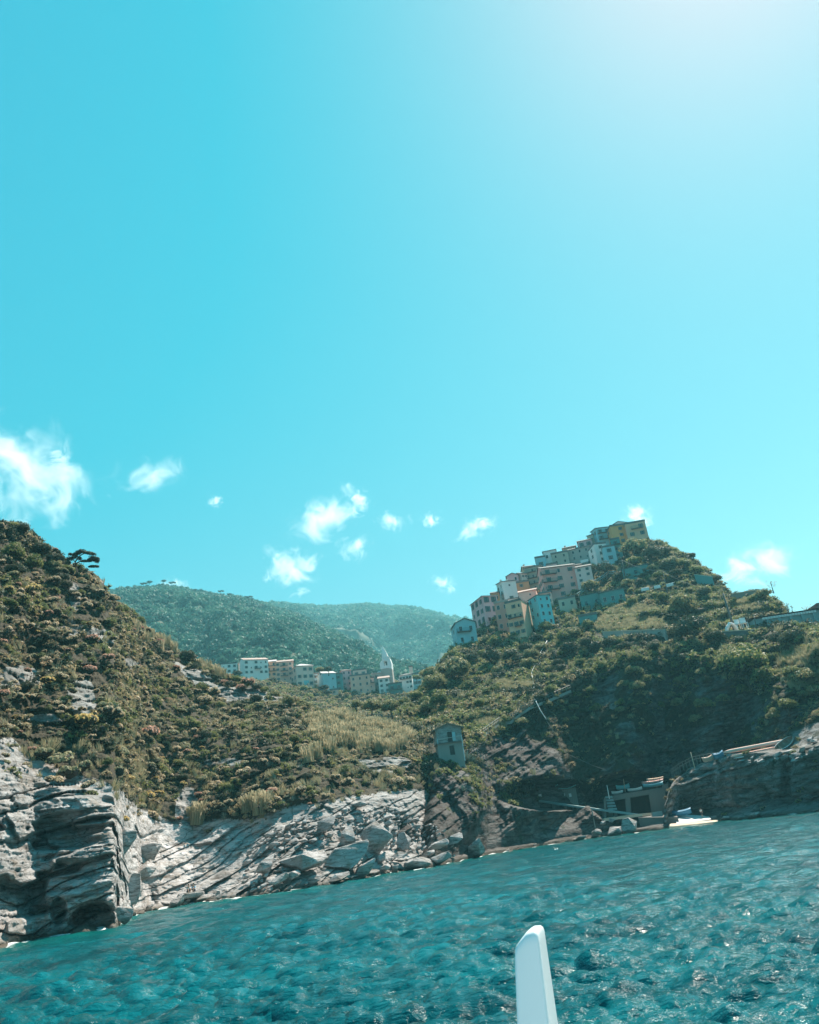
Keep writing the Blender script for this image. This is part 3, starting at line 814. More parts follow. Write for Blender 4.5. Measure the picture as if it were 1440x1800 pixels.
# ---- ground cover, nobody could count it: points carrying clumps
def scatter_gn(name, Pts, Rot, Scl, Idx, meshes, label=None):
    me = bpy.data.meshes.new(name)
    me.vertices.add(len(Pts)); me.vertices.foreach_set('co', np.ascontiguousarray(Pts, np.float32).ravel())
    a = me.attributes.new('rot', 'FLOAT_VECTOR', 'POINT'); a.data.foreach_set('vector', np.ascontiguousarray(Rot, np.float32).ravel())
    a = me.attributes.new('scl', 'FLOAT', 'POINT'); a.data.foreach_set('value', np.ascontiguousarray(Scl, np.float32))
    a = me.attributes.new('idx', 'INT', 'POINT'); a.data.foreach_set('value', np.ascontiguousarray(Idx, np.int32))
    o = link(name, me); tag(o, label, kind='stuff')
    ng = bpy.data.node_groups.new(name, 'GeometryNodeTree')
    ng.interface.new_socket('Geometry', in_out='INPUT', socket_type='NodeSocketGeometry')
    ng.interface.new_socket('Geometry', in_out='OUTPUT', socket_type='NodeSocketGeometry')
    gi = ng.nodes.new('NodeGroupInput'); go = ng.nodes.new('NodeGroupOutput')
    iop = ng.nodes.new('GeometryNodeInstanceOnPoints')
    ng.links.new(gi.outputs[0], iop.inputs['Points'])
    g2i = ng.nodes.new('GeometryNodeGeometryToInstance')
    for m in reversed(meshes):
        oi = ng.nodes.new('GeometryNodeObjectInfo'); ob = bpy.data.objects.new(m.name, m)
        oi.inputs['Object'].default_value = ob; oi.inputs['As Instance'].default_value = False
        ng.links.new(oi.outputs['Geometry'], g2i.inputs[0])
    ng.links.new(g2i.outputs[0], iop.inputs['Instance'])
    iop.inputs['Pick Instance'].default_value = True
    def na(nm, t):
        n = ng.nodes.new('GeometryNodeInputNamedAttribute'); n.data_type = t; n.inputs[0].default_value = nm; return n.outputs[0]
    ng.links.new(na('idx', 'INT'), iop.inputs['Instance Index'])
    ng.links.new(na('scl', 'FLOAT'), iop.inputs['Scale'])
    e = ng.nodes.new('FunctionNodeEulerToRotation'); ng.links.new(na('rot', 'FLOAT_VECTOR'), e.inputs[0])
    ng.links.new(e.outputs[0], iop.inputs['Rotation'])
    ng.links.new(iop.outputs[0], go.inputs[0])
    md = o.modifiers.new('scatter', 'NODES'); md.node_group = ng
    return o
def pick_cells(T, w, n, rg):
    """random surface points with density w per grid vertex"""
    du = np.linalg.norm(np.gradient(T.G, axis=0), axis=2); dv = np.linalg.norm(np.gradient(T.G, axis=1), axis=2)
    p = (w * du * dv).ravel(); area = p.sum(); p = p / area
    k = rg.choice(p.size, n, p=p); i, j = np.unravel_index(k, w.shape)
    fu = rg.uniform(0, 1, n)[:, None]; fv = rg.uniform(0, 1, n)[:, None]
    i2 = np.minimum(i + 1, T.nu - 1); j2 = np.minimum(j + 1, T.nv - 1)
    pt = T.G[i, j] * (1 - fu) * (1 - fv) + T.G[i2, j] * fu * (1 - fv) + T.G[i, j2] * (1 - fu) * fv + T.G[i2, j2] * fu * fv
    return pt, T.N[i, j], i, j
def rots(N, rg, lean=0.35):
    n = len(N); r = np.zeros((n, 3)); r[:, 2] = rg.uniform(0, 6.28, n)
    r[:, 0] = rg.normal(0, lean, n); r[:, 1] = rg.normal(0, lean, n)
    return r
def ell(T, cx, cy, sx, sy): return ((T.pp[..., 0] - cx) / sx) ** 2 + ((T.pp[..., 1] - cy) / sy) ** 2

rg = np.random.default_rng(21)
w = np.clip(TA.veg, 0, 1) * (TA.v[None, :] < 6.4)
w = w + 0.05 * ((TA.v[None, :] > 2.1) & (TA.v[None, :] < 6))
w = w * (0.35 + 0.65 * (fbm(TA.G * 0.22 + 2, 3) > -0.12))
pt, Nn, i, j = pick_cells(TA, w, 24000, rg)
zone = fbm(pt * 0.07 + 9, 3); grn = fbm(pt * 0.16 + 31, 3)
idx = np.where(rg.random(len(pt)) < 0.45, rg.integers(0, 3, len(pt)), np.where(grn > 0.0, rg.integers(3, 5, len(pt)), rg.integers(5, 7, len(pt))))
idx = np.where((rg.random(len(pt)) < 0.16 + 0.35 * (zone > 0.2)), rg.integers(7, 9, len(pt)), idx)
ppx = proj(pt)
idx = np.where((ppx[:, 0] < 130) & (ppx[:, 1] < 1010) & (rg.random(len(pt)) < .6), 5, idx)
scl = 0.45 + 1.25 * rg.random(len(pt)) ** 2.2
pt = pt - np.array([0, 0, 0.12])
idx = np.where(rg.random(len(pt)) < 0.24, rg.integers(9, 13, len(pt)), idx)
gz = (((ppx[:, 0] - 140) / 130) ** 2 + ((ppx[:, 1] - 1345) / 50) ** 2 < 1) | (((ppx[:, 0] - 600) / 150) ** 2 + ((ppx[:, 1] - 1365) / 45) ** 2 < 1)
idx = np.where(gz & (rg.random(len(pt)) < 0.5), rg.integers(7, 9, len(pt)), idx)
scatter_gn('headland_scrub', pt, rots(Nn, rg), scl * np.where(idx > 8, 0.7, 1), idx, SCRUB + SCRUBG + SCRUBD + TUFT + DOMES['tan'] + DOMES['green'], 'low olive and tan scrub covering the left headland')

w = np.clip(TB.veg, 0, 1) * (TB.v[None, :] < 6.5) * (TB.v[None, :] > 2.4)
w = w * (0.3 + 0.7 * (fbm(TB.G * 0.10 + 2, 3) > -0.15)) + 0.03 * ((TB.v[None, :] > 2.6) & (TB.v[None, :] < 6))
w = w * np.where(TB.v[None, :] < 3.9, 0.45, 1.0)
w = w * np.where(TB.riser, 0.08, 1.0)
w = w * (ell(TB, 790, 1318, 34, 26) > 1)
w = w + 0.5 * (ell(TB, 840, 1390, 110, 60) < 1) * (fbm(TB.G * 0.16 + 8, 3) > 0.08)
w = w * (ell(TB, 800, 1490, 120, 60) > 1) * (ell(TB, 930, 1455, 120, 40) > 1)
pt, Nn, i, j = pick_cells(TB, w, 20000, rg)
grn = fbm(pt * 0.09 + 31, 3)
idx = np.where(rg.random(len(pt)) < 0.22, rg.integers(0, 3, len(pt)), np.where(grn > -0.15, rg.integers(3, 5, len(pt)), rg.integers(5, 7, len(pt))))
idx = np.where(rg.random(len(pt)) < 0.15, rg.integers(7, 9, len(pt)), idx)
scl = (0.6 + 2.0 * rg.random(len(pt)) ** 2) * np.where(TB.v[j] < 4, 0.65, 1.0)
scatter_gn('hill_scrub', pt - np.array([0, 0, 0.2]), rots(Nn, rg), scl, idx, SCRUB + SCRUBG + SCRUBD + TUFT, 'mixed green scrub on the terraced hill')
# dry grass on the terraces
w = (sstep(1.2, 0.6, ell(TB, 1090, 1098, 90, 13)) + sstep(1.2, 0.6, ell(TB, 1110, 1074, 60, 8)) + sstep(1.2, 0.7, ell(TB, 1310, 1068, 34, 10)) + 0.8 * sstep(1.2, 0.6, ell(TB, 900, 1208, 40, 9)) + 0.5 * sstep(1.2, 0.6, ell(TB, 1425, 1175, 60, 45)) + 0.4 * sstep(1.2, 0.6, ell(TB, 870, 1275, 40, 8)) + 0.5 * sstep(1.2, 0.6, ell(TB, 1260, 1080, 20, 8))) * (TB.v[None, :] < 6.3) * (TB.v[None, :] > 3.4)
pt, Nn, i, j = pick_cells(TB, w, 3600, rg)
scatter_gn('terrace_grass', pt, rots(Nn, rg, 0.15), rg.uniform(0.9, 1.9, len(pt)), rg.integers(0, 2, len(pt)), TUFT, 'pale dry grass standing on the hill terraces')
w = np.clip(TD.veg, 0, 1) * (TD.v[None, :] > 6.2) + 0.02
pt, Nn, i, j = pick_cells(TD, w, 500, rg)
scatter_gn('promontory_scrub', pt, rots(Nn, rg), rg.uniform(0.5, 1.0, len(pt)), rg.integers(0, 5, len(pt)), SCRUB + SCRUBG, 'sparse scrub behind the boat ledge')
w = np.ones((TC.nu, TC.nv)) * (TC.v[None, :] > 0.3) * (TC.v[None, :] < 3.2)
pt, Nn, i, j = pick_cells(TC, w, 5200, rg)
scatter_gn('village_scrub', pt, rots(Nn, rg), rg.uniform(1.4, 3.2, len(pt)), rg.integers(0, 6, len(pt)), SCRUB + SCRUBG + SCRUBD[:1], 'green scrub below the far village')
for T, nm, n, s0, s1, lab in ((TH1, 'hill_woods', 9500, 5.5, 10.0, 'dense green woods covering the nearer far hill'), (TH2, 'mountain_woods', 9000, 9, 17, 'hazy woods covering the farthest hill')):
    w = np.ones((T.nu, T.nv)) * (T.v[None, :] < 1.4) * (T.u[:, None] > -250) * (T.u[:, None] < 1000)
    w = w * (0.35 + 0.65 * (fbm(T.G * 0.012, 4) > -0.12))
    pt, Nn, i, j = pick_cells(T, w, n, rg)
    scatter_gn(nm, pt + np.array([0, 0, 1.5]), rots(Nn, rg, 0.1), rg.uniform(s0, s1, n), rg.integers(0, 3, n), FOREST, lab)

# ---- plants one can tell apart
ANCH = [(35, 935, 'atop the left headland'), (150, 990, 'beside the windswept pine'), (40, 1040, 'on the steep upper left slope'), (120, 1070, 'under the windswept pine'),
        (40, 1110, 'high on the left edge'), (215, 1100, 'above the tall reeds'), (285, 1110, 'by the tall skyline reeds'), (60, 1190, 'by the bare rock at the left edge'),
        (150, 1220, 'around the pale rock streak'), (220, 1170, 'in the middle of the left slope'), (300, 1190, 'below the skyline reeds'), (370, 1160, 'near the crest left of the far village'),
        (40, 1270, 'over the grassy bank at the left edge'), (185, 1265, 'around the big yellow cushions'), (110, 1345, 'above the layered outcrop'), (250, 1300, 'right of the yellow cushions'),
        (250, 1400, 'just above the white rock gully'), (350, 1240, 'under the pale pink village house'), (440, 1205, 'on the crest below the far village'), (360, 1320, 'in the dark hollow of the headland'),
        (400, 1420, 'above the smooth white slabs'), (480, 1280, 'on the broad middle slope'), (480, 1390, 'above the tumbled boulders'), (560, 1250, 'beside the reed field'), (580, 1350, 'below the reed field'),
        (640, 1290, 'inside the reed field'), (700, 1350, 'at the edge of the dark gully'), (620, 1400, 'over the big leaning crag'), (690, 1270, 'near the reed field crest')]
ORD = ['first', 'second', 'third', 'fourth', 'fifth', 'sixth', 'seventh', 'eighth', 'ninth', 'tenth', 'eleventh', 'twelfth', 'thirteenth', 'fourteenth', 'fifteenth', 'sixteenth', 'seventeenth', 'eighteenth', 'nineteenth', 'twentieth', 'twenty-first', 'twenty-second', 'twenty-third', 'twenty-fourth', 'twenty-fifth']
PENDING = []      # (object, base phrase, px, py)
def near(px, py, A):
    return min(A, key=lambda a: (a[0] - px) ** 2 + (a[1] - py) ** 2)[2]
def later(o, phrase, px, py, A): PENDING.append((o, phrase, near(px, py, A), px, py))
def flush_labels():
    by = {}
    for o, ph, an, px, py in PENDING: by.setdefault((ph, an), []).append((px, py, o))
    for (ph, an), L in by.items():
        L.sort(key=lambda t: t[0])
        for k, (px, py, o) in enumerate(L):
            if len(L) == 1: o['label'] = f'{ph} {an}'
            elif k == 0: o['label'] = f'leftmost {ph} {an}'
            elif k == len(L) - 1: o['label'] = f'rightmost {ph} {an}'
            else: o['label'] = f'{ORD[k] if k < 25 else str(k + 1) + "th"} {ph} from left {an}'

NAME = {'yellow': 'yellow cushion shrub', 'pink': 'rusty pink cushion shrub', 'tan': 'tan cushion shrub', 'green': 'grey green cushion shrub'}
def dome(T, px, py, rad, col, wide=1.0):
    p, n = T.at(px, py + rad * 0.6)
    o = link('cushion_shrub', random.choice(DOMES[col]))
    R = rad * mpp(p) * 1.36; dh = np.array([p[0], p[1], 0]) / np.hypot(p[0], p[1])
    o.location = p - dh * (0.35 + 0.45 * R) + np.array([0, 0, R * 0.22]); o.rotation_euler = (random.uniform(-.15, .15) + 0.2, random.uniform(-.2, .2), random.uniform(0, 6.28))
    o.scale = (R * wide, R * wide, R * random.uniform(0.95, 1.2))
    tag(o, None, 'shrub', 'cushion shrubs on the left headland'); later(o, NAME[col], px, py, ANCH)
HAND = [(60, 1042, 12, 'yellow'), (105, 1192, 11, 'tan'), (84, 1203, 11, 'yellow'), (35, 1230, 11, 'tan'), (52, 1228, 8, 'tan'), (8, 1222, 11, 'pink'), (148, 1272, 20, 'yellow'), (168, 1262, 12, 'yellow'), (188, 1254, 13, 'tan'), (205, 1258, 13, 'tan'),
        (218, 1270, 9, 'tan'), (190, 1159, 10, 'pink'), (82, 1100, 9, 'tan'), (52, 1104, 8, 'tan'), (237, 1234, 11, 'tan'), (258, 1240, 8, 'tan'), (262, 1253, 9, 'tan'), (102, 1053, 6, 'pink'), (162, 1125, 11, 'pink'), (200, 1124, 6, 'tan'), (160, 1178, 11, 'pink'),
        (50, 1180, 6, 'pink'), (378, 1218, 10, 'tan'), (365, 1232, 11, 'tan'), (438, 1203, 12, 'pink'), (424, 1209, 9, 'pink'), (262, 1293, 16, 'pink'), (320, 1199, 7, 'tan'), (312, 1173, 6, 'pink'), (363, 1182, 6, 'tan'), (272, 1159, 6, 'tan'), (5, 1128, 7, 'pink'),
        (220, 1340, 10, 'tan'), (272, 1324, 9, 'tan'), (158, 1385, 11, 'tan'), (430, 1357, 11, 'tan'), (430, 1305, 8, 'tan'), (305, 1290, 9, 'green'), (100, 1022, 9, 'tan'), (25, 1015, 9, 'green'), (240, 1380, 9, 'yellow'), (262, 1400, 10, 'yellow'), (228, 1372, 8, 'yellow'),
        (250, 1420, 8, 'yellow'), (282, 1395, 8, 'yellow'), (222, 1442, 7, 'yellow'), (108, 1338, 19, 'green'), (80, 1326, 15, 'green'), (125, 1362, 17, 'green'), (95, 1372, 13, 'tan'), (150, 1350, 13, 'green'), (530, 1388, 9, 'tan'), (590, 1370, 8, 'tan'), (480, 1390, 9, 'pink'),
        (570, 1400, 8, 'tan'), (612, 1376, 11, 'tan'), (700, 1372, 10, 'tan'), (690, 1350, 9, 'tan'), (722, 1370, 9, 'tan'), (415, 1250, 8, 'tan'), (395, 1262, 7, 'tan'), (455, 1240, 8, 'green'), (345, 1215, 6, 'tan'), (300, 1150, 6, 'tan')]
for a in HAND: dome(TA, *a)
rnd = random.Random(5); used = [(a[0], a[1], a[2]) for a in HAND]
n = 0; tries = 0
while n < 120 and tries < 6000:
    tries += 1
    x = rnd.uniform(2, 735); y = rnd.uniform(960, 1450)
    i = np.unravel_index(np.argmin((TA.pp[..., 0] - x) ** 2 + (TA.pp[..., 1] - y) ** 2), TA.pp.shape[:2])
    if abs(TA.pp[i][1] - y) > 4 or not (2.15 < TA.v[i[1]] < 5.9): continue
    r_ = rnd.uniform(3.5, 8)
    if 560 < x < 740 and 1215 < y < 1330: continue
    if any((x - a) ** 2 + (y - b) ** 2 < (r_ + c) ** 2 * 0.8 for a, b, c in used): continue
    used.append((x, y, r_)); n += 1
    dome(TA, x, y, r_, rnd.choice(['tan', 'tan', 'green', 'pink', 'yellow', 'green', 'tan']))

def simple_plant(T, name, meshes, px, py, scale, label, cat, group, A, sz=1.0):
    p, n_ = T.at(px, py)
    o = link(name, random.choice(meshes)); o.location = p - np.array([0, 0, 0.1]); o.rotation_euler = (random.uniform(-.1, .1), random.uniform(-.1, .1), random.uniform(0, 6.28))
    o.scale = (scale, scale, scale * sz); tag(o, None, cat, group); later(o, label, px, py, A)
    return o
for x, y in [(238, 1108), (252, 1112), (268, 1122), (282, 1130), (296, 1138), (308, 1144), (258, 1128), (285, 1144), (352, 1172), (366, 1178), (380, 1186), (395, 1192), (345, 1448), (338, 1440), (352, 1436), (430, 1428), (445, 1420), (458, 1432), (470, 1415), (455, 1410), (560, 1330), (582, 1322), (545, 1340)]:
    simple_plant(TA, 'reed_clump', REEDS, x, y, random.uniform(0.8, 1.15), 'pale tufted reed clump', 'reeds', 'reed clumps on the headland', ANCH)
w = sstep(1.25, 0.7, ell(TA, 640, 1290, 92, 34) + 0.6 * fbm(TA.G * 0.12, 3)) * (TA.v[None, :] < 6.2) * (TA.v[None, :] > 3)
pt, Nn, i, j = pick_cells(TA, w, 520, rg)
scatter_gn('reed_field', pt, rots(Nn, rg, 0.12), rg.uniform(0.6, 1.1, len(pt)), rg.integers(0, 3, len(pt)), REEDS, 'broad field of pale reeds right of centre on the headland')
for x, y in [(210, 1240), (203, 1246), (273, 1150), (285, 1145), (262, 1155), (400, 1425), (392, 1438), (408, 1415), (310, 1330), (330, 1320), (478, 1395), (602, 1360), (612, 1352), (500, 1412), (515, 1405), (555, 1262), (360, 1410), (450, 1330), (470, 1345), (350, 1350), (232, 1290), (90, 1150), (120, 1160), (530, 1350)]:
    simple_plant(TA, 'agave', AGAVE, x, y, random.uniform(0.75, 1.1), 'blue grey agave rosette', 'agave', 'agaves on the headland', ANCH)
ANCHB = [(822, 1335, 'beside the stone hut'), (915, 1395, 'at the top of the long ramp'), (760, 1215, 'left of the hill village'), (870, 1110, 'under the lilac hill house'), (830, 1170, 'below the detached blue house'), (940, 1130, 'under the turquoise hill house'), (1000, 1130, 'below the green cottages'), (980, 1190, 'over the cliff path'), (1040, 1040, 'above the long diagonal rail'), (1120, 970, 'under the ochre summit house'),
         (1180, 980, 'right of the summit'), (1150, 1040, 'by the white awnings'), (1215, 1065, 'in the middle of the terraces'), (1230, 1120, 'under the terraces'), (1250, 990, 'on the right skyline'), (1345, 1040, 'on the rocky right knoll'), (1310, 1160, 'on top of the dark cliff'), (1400, 1120, 'below the long building'), (1425, 1200, 'on the tan slope at the right edge'), (1080, 1130, 'under the pale grass terrace'), (1050, 1230, 'halfway up the dark cliff'),
         (1250, 1260, 'low on the dark cliff'), (900, 1260, 'by the fenced cliff path')]
for x, y, s in [(822, 1338, 2.2), (812, 1336, 1.6), (833, 1340, 1.7), (803, 1392, 1.0), (815, 1388, 1.1), (830, 1392, 1.0), (905, 1402, 1.1), (911, 1401, 1.2), (917, 1402, 1.1), (924, 1402, 1.2), (930, 1400, 1.1), (1045, 1190, 1.3)]:
    simple_plant(TB, 'agave', AGAVE, x, y, s, 'grey agave rosette', 'agave', 'agaves on the hill', ANCHB)

def tree(T, px, py, rad, kind, label=None, trunk=0.6, group='trees on the village hill', cat='tree', A=ANCHB, r=None, sz=1.0, name='broadleaf_tree'):
    """px, py is the middle of the crown, rad its radius, both in photo pixels"""
    p, n_ = T.at(px, py + rad * (0.75 + 0.5 * (trunk - 0.6)))
    if r: p = P(px, py + rad, r)
    R = rad * mpp(p) * 1.12
    e = empty(name, p)
    t = link('trunk', random.choice(TRUNKS), parent=e); t.scale = (R * 0.8, R * 0.8, R * trunk)
    c = link('crown', random.choice(CROWN[kind]), parent=e); c.location = (0, 0, R * (0.25 + trunk * 0.75)); c.scale = (R, R, R * sz); c.rotation_euler = (0, 0, random.uniform(0, 6.28))
    tag(e, label, cat, group)
    if not label: later(e, {'olive': 'pale olive leafed tree', 'green': 'bushy green tree', 'dark': 'dark evergreen bush', 'pine': 'flat topped pine'}[kind], px, py, A)
    return e
for a in [(742, 1168, 19, 'olive'), (800, 1178, 34, 'olive'), (768, 1200, 24, 'olive'), (775, 1232, 22, 'green'), (750, 1248, 18, 'olive'), (822, 1205, 16, 'green'), (1118, 962, 24, 'olive'), (1146, 978, 22, 'dark'), (1098, 968, 12, 'dark'), (1168, 968, 16, 'dark'), (1182, 988, 17, 'olive'),
          (1205, 990, 15, 'green'), (1228, 1005, 14, 'green'), (1190, 1008, 13, 'dark'), (1065, 1000, 20, 'dark'), (1040, 1000, 13, 'dark'), (1040, 1028, 16, 'olive'), (1085, 1012, 10, 'dark'), (1010, 1050, 13, 'dark'), (1158, 1012, 13, 'green'), (1128, 1022, 12, 'dark'), (1110, 1058, 12, 'green'), (1165, 1052, 14, 'green'),
          (1208, 1062, 34, 'olive'), (1180, 1085, 14, 'dark'), (1225, 1105, 34, 'dark'), (1195, 1110, 20, 'dark'), (1318, 1168, 46, 'green'), (1290, 1160, 28, 'olive'), (1345, 1190, 26, 'green'), (1398, 1122, 26, 'dark'), (1372, 1120, 18, 'dark'), (1010, 1112, 15, 'olive'), (1052, 1078, 11, 'olive'), (990, 1120, 16, 'green'),
          (1000, 1140, 18, 'dark'), (1035, 1130, 16, 'dark'), (870, 1128, 18, 'green'), (855, 1122, 12, 'olive'), (945, 1120, 14, 'dark'), (935, 1150, 16, 'olive'), (960, 1100, 14, 'green'), (900, 1152, 18, 'dark'), (865, 1155, 22, 'dark'), (830, 1155, 16, 'dark'), (975, 1085, 10, 'olive'), (1262, 1020, 12, 'dark'), (1290, 1055, 11, 'green'),
          (1348, 1046, 15, 'olive'), (1335, 1040, 10, 'dark'), (1370, 1062, 12, 'olive'), (1420, 1190, 26, 'olive'), (1435, 1215, 22, 'olive'), (1400, 1180, 18, 'green'), (1070, 1130, 16, 'dark'), (1100, 1135, 14, 'dark'), (985, 1165, 14, 'dark'), (1020, 1165, 12, 'green'), (1260, 1125, 20, 'dark'), (1085, 960, 9, 'olive'), (845, 1235, 12, 'green'),
          (870, 1210, 12, 'green'), (885, 1235, 10, 'olive'), (830, 1260, 14, 'olive'), (735, 1222, 14, 'green'), (720, 1240, 12, 'olive'), (1240, 1040, 14, 'dark'), (1275, 1080, 10, 'olive'), (1145, 1000, 10, 'olive'), (1135, 1080, 12, 'dark'), (1060, 1170, 12, 'green'), (1140, 1195, 14, 'green'), (1120, 1240, 12, 'green'), (1180, 1220, 12, 'olive'),
          (1240, 1240, 16, 'olive'), (1225, 1265, 13, 'olive'), (1210, 1160, 16, 'dark'), (1160, 1170, 14, 'dark'), (1390, 1240, 18, 'green'), (1360, 1260, 14, 'olive')]:
    tree(TB, *a)
n = 0; usedt = []
while n < 130:
    x = rnd.uniform(735, 1440); y = rnd.uniform(960, 1270)
    i = np.unravel_index(np.argmin((TB.pp[..., 0] - x) ** 2 + (TB.pp[..., 1] - y) ** 2), TB.pp.shape[:2])
    if abs(TB.pp[i][1] - y) > 4 or not (3.6 < TB.v[i[1]] < 5.9): continue
    if 780 < x < 1145 and y < 1105 - (x - 820) * 0.1 and not (x > 1100 and y > 965): continue
    if 1040 < x < 1180 and 1050 < y < 1125: continue
    if 1280 < x < 1440 and 1060 < y < 1118: continue
    r_ = rnd.uniform(6, 17)
    if any((x - a) ** 2 + (y - b) ** 2 < (r_ + c) ** 2 * 0.5 for a, b, c in usedt): continue
    usedt.append((x, y, r_)); n += 1
    tree(TB, x, y, r_, rnd.choice(['olive', 'green', 'dark', 'dark', 'green', 'olive']), trunk=0.35)
tree(TB, 1224, 973, 9, 'dark', 'small round topped tree alone on the right skyline of the summit', trunk=1.2)
VT = [(655, 1238, 20, 'olive'), (628, 1236, 14, 'olive'), (690, 1240, 20, 'olive'), (712, 1232, 12, 'green')]
for x, y, r_, k_ in VT:
    tree(TA, x, y, r_, k_, None, r=205, A=[(655, 1235, 'at the foot of the far village')], group='trees below the far village')
for x, y, r_, k_, lb in [(563, 1176, 8, 'olive', 'small pale tree between the cream and the white village houses'), (578, 1176, 9, 'dark', 'dark round tree behind the white village house'), (570, 1208, 9, 'dark', 'dark bush against the white village house'), (578, 1216, 7, 'dark', 'low dark bush at the foot of the white village house'), (418, 1183, 9, 'dark', 'dark tree beside the leftmost pink village house'), (610, 1225, 9, 'dark', 'dark bush under the grey village house'), (536, 1210, 9, 'green', 'green tree under the cream village house'), (733, 1190, 9, 'green', 'green tree at the right end of the far village')]:
    tree(TC, x, y, r_, k_, lb, r=392, group='trees among the far village')
# dark bushes on the left headland
ANCHC = ANCH
for a in [(40, 928, 16, 'dark'), (15, 935, 20, 'dark'), (70, 965, 22, 'dark'), (95, 985, 20, 'dark'), (25, 970, 26, 'green'), (60, 990, 24, 'green'), (120, 1000, 14, 'green'), (110, 1015, 16, 'dark'), (215, 1070, 14, 'green'), (232, 1085, 10, 'dark'), (195, 1050, 10, 'dark'), (330, 1152, 16, 'dark'), (350, 1162, 12, 'dark'), (415, 1192, 12, 'green'), (402, 1200, 10, 'dark'), (340, 1170, 10, 'dark'),
          (50, 1205, 13, 'dark'), (480, 1218, 13, 'olive'), (505, 1228, 14, 'olive'), (465, 1210, 10, 'green'), (540, 1238, 12, 'olive'), (450, 1225, 12, 'dark'), (500, 1265, 14, 'dark'), (420, 1240, 12, 'dark'), (30, 1000, 20, 'dark'), (130, 1040, 12, 'dark'), (15, 1060, 16, 'green'), (170, 1060, 12, 'dark'), (355, 1205, 12, 'dark'), (300, 1225, 12, 'green'), (400, 1380, 12, 'green'), (520, 1300, 12, 'green'), (560, 1290, 12, 'olive')]:
    e = tree(TA, *a, trunk=0.25, group='bushes on the left headland', cat='bush', A=ANCHC, name='leafy_bush')
n = 0; usedb = []
while n < 75:
    x = rnd.uniform(5, 720); y = rnd.uniform(980, 1440)
    i = np.unravel_index(np.argmin((TA.pp[..., 0] - x) ** 2 + (TA.pp[..., 1] - y) ** 2), TA.pp.shape[:2])
    if abs(TA.pp[i][1] - y) > 4 or not (2.3 < TA.v[i[1]] < 5.9) or TA.veg[i] < 0.5: continue
    if 550 < x < 740 and 1225 < y < 1330: continue
    r_ = rnd.uniform(6, 14)
    if any((x - a) ** 2 + (y - b) ** 2 < (r_ + c) ** 2 * 0.7 for a, b, c in usedb): continue
    usedb.append((x, y, r_)); n += 1
    tree(TA, x, y, r_, rnd.choice(['olive', 'green', 'dark', 'olive', 'green']), trunk=0.25, group='bushes on the left headland', cat='bush', A=ANCHC, name='leafy_bush')
# windswept pine on the left skyline
def windswept():
    p, _ = TA.at(140, 1010); k = mpp(p)
    e = empty('windswept_pine', p); tag(e, 'windswept pine with a flat dark crown leaning right on the left skyline', 'pine tree')
    mb = MB(); mb.tube([(0, 0, -1), (k * -4, 0, k * 14), (k * -6, 0, k * 26), (k * 2, 0, k * 36), (k * 16, 0, k * 42)], [k * 2.2, k * 1.8, k * 1.4, k * 1.0, k * 0.5], 7)
    mb.tube([(k * -5, 0, k * 22), (k * 4, k * 3, k * 28), (k * 20, k * 4, k * 26)], [k * 1.2, k * .8, k * .4], 6)
    mb.tube([(k * -6, 0, k * 26), (k * -13, 0, k * 35)], [k * 1.0, k * .4], 6)
    mb.build('trunk', [MT['bark']], e, True)
    for (x, z, s) in ((-13, 38, 11), (2, 42, 13), (17, 38, 14), (28, 26, 13), (12, 24, 11), (26, 12, 11), (-2, 33, 8)):
        c = link('crown', random.choice(CROWN['pine']), parent=e); c.location = (k * x, random.uniform(-2, 2) * k, k * z); c.scale = (k * s * 1.1, k * s * 1.1, k * s * 1.15); c.rotation_euler = (0, 0.3, random.uniform(0, 6))
windswept()
for x, y, s, lb in [(290, 1024, 7, 'taller of the two umbrella pines on the far hill skyline'), (302, 1027, 7, 'shorter umbrella pine just right of its twin on the far hill skyline'), (262, 1026, 8, 'dark pine left of the umbrella pines on the far skyline'), (255, 1030, 7, 'low pine at the left end of the far skyline row'), (345, 1040, 6, 'small pine on the far skyline right of the umbrella pines'), (388, 1042, 6, 'first pine down the right shoulder of the far hill'), (405, 1047, 5, 'small round pine halfway down the far shoulder'), (437, 1052, 7, 'flat pine low on the far shoulder'), (443, 1056, 5, 'lowest small pine on the far shoulder')]:
    p, _ = TH1.at(x, y + 10); k = mpp(p); p = p + np.array([0, 0, 5 * k])
    e = empty('umbrella_pine', p); tag(e, lb, 'pine tree', 'pines on the far hill skyline')
    t = link('trunk', TRUNKS[0], parent=e); t.scale = (k * 4, k * 4, k * 9)
    c = link('crown', random.choice(CROWN['pine']), parent=e); c.location = (0, 0, k * 11); c.scale = (k * s, k * s, k * s * 0.8)
# ------------------------------------------------------------------ buildings
def wallm(nm, col, var=0.35): MT['w_' + nm] = plain(nm + ' plaster', col, 0.85, var * 0.6, 0.35, streak=True, bump=0.15, dirt=(col[0] * .5, col[1] * .5, col[2] * .48))
wallm('cyan', (0.22, 0.62, 0.66), 0.2); wallm('blue', (0.36, 0.58, 0.62)); wallm('lilac', (0.90, 0.48, 0.48)); wallm('white', (0.92, 0.82, 0.77)); wallm('brown', (0.72, 0.32, 0.25))
wallm('cream', (0.95, 0.50, 0.33)); wallm('palepink', (0.93, 0.58, 0.48)); wallm('pink', (0.93, 0.42, 0.36)); wallm('pinkl', (0.92, 0.60, 0.54)); wallm('grey', (0.42, 0.38, 0.34), 0.5); wallm('greygreen', (0.46, 0.42, 0.34), 0.5); wallm('ochre', (0.92, 0.37, 0.14)); wallm('palochre', (0.93, 0.46, 0.30))
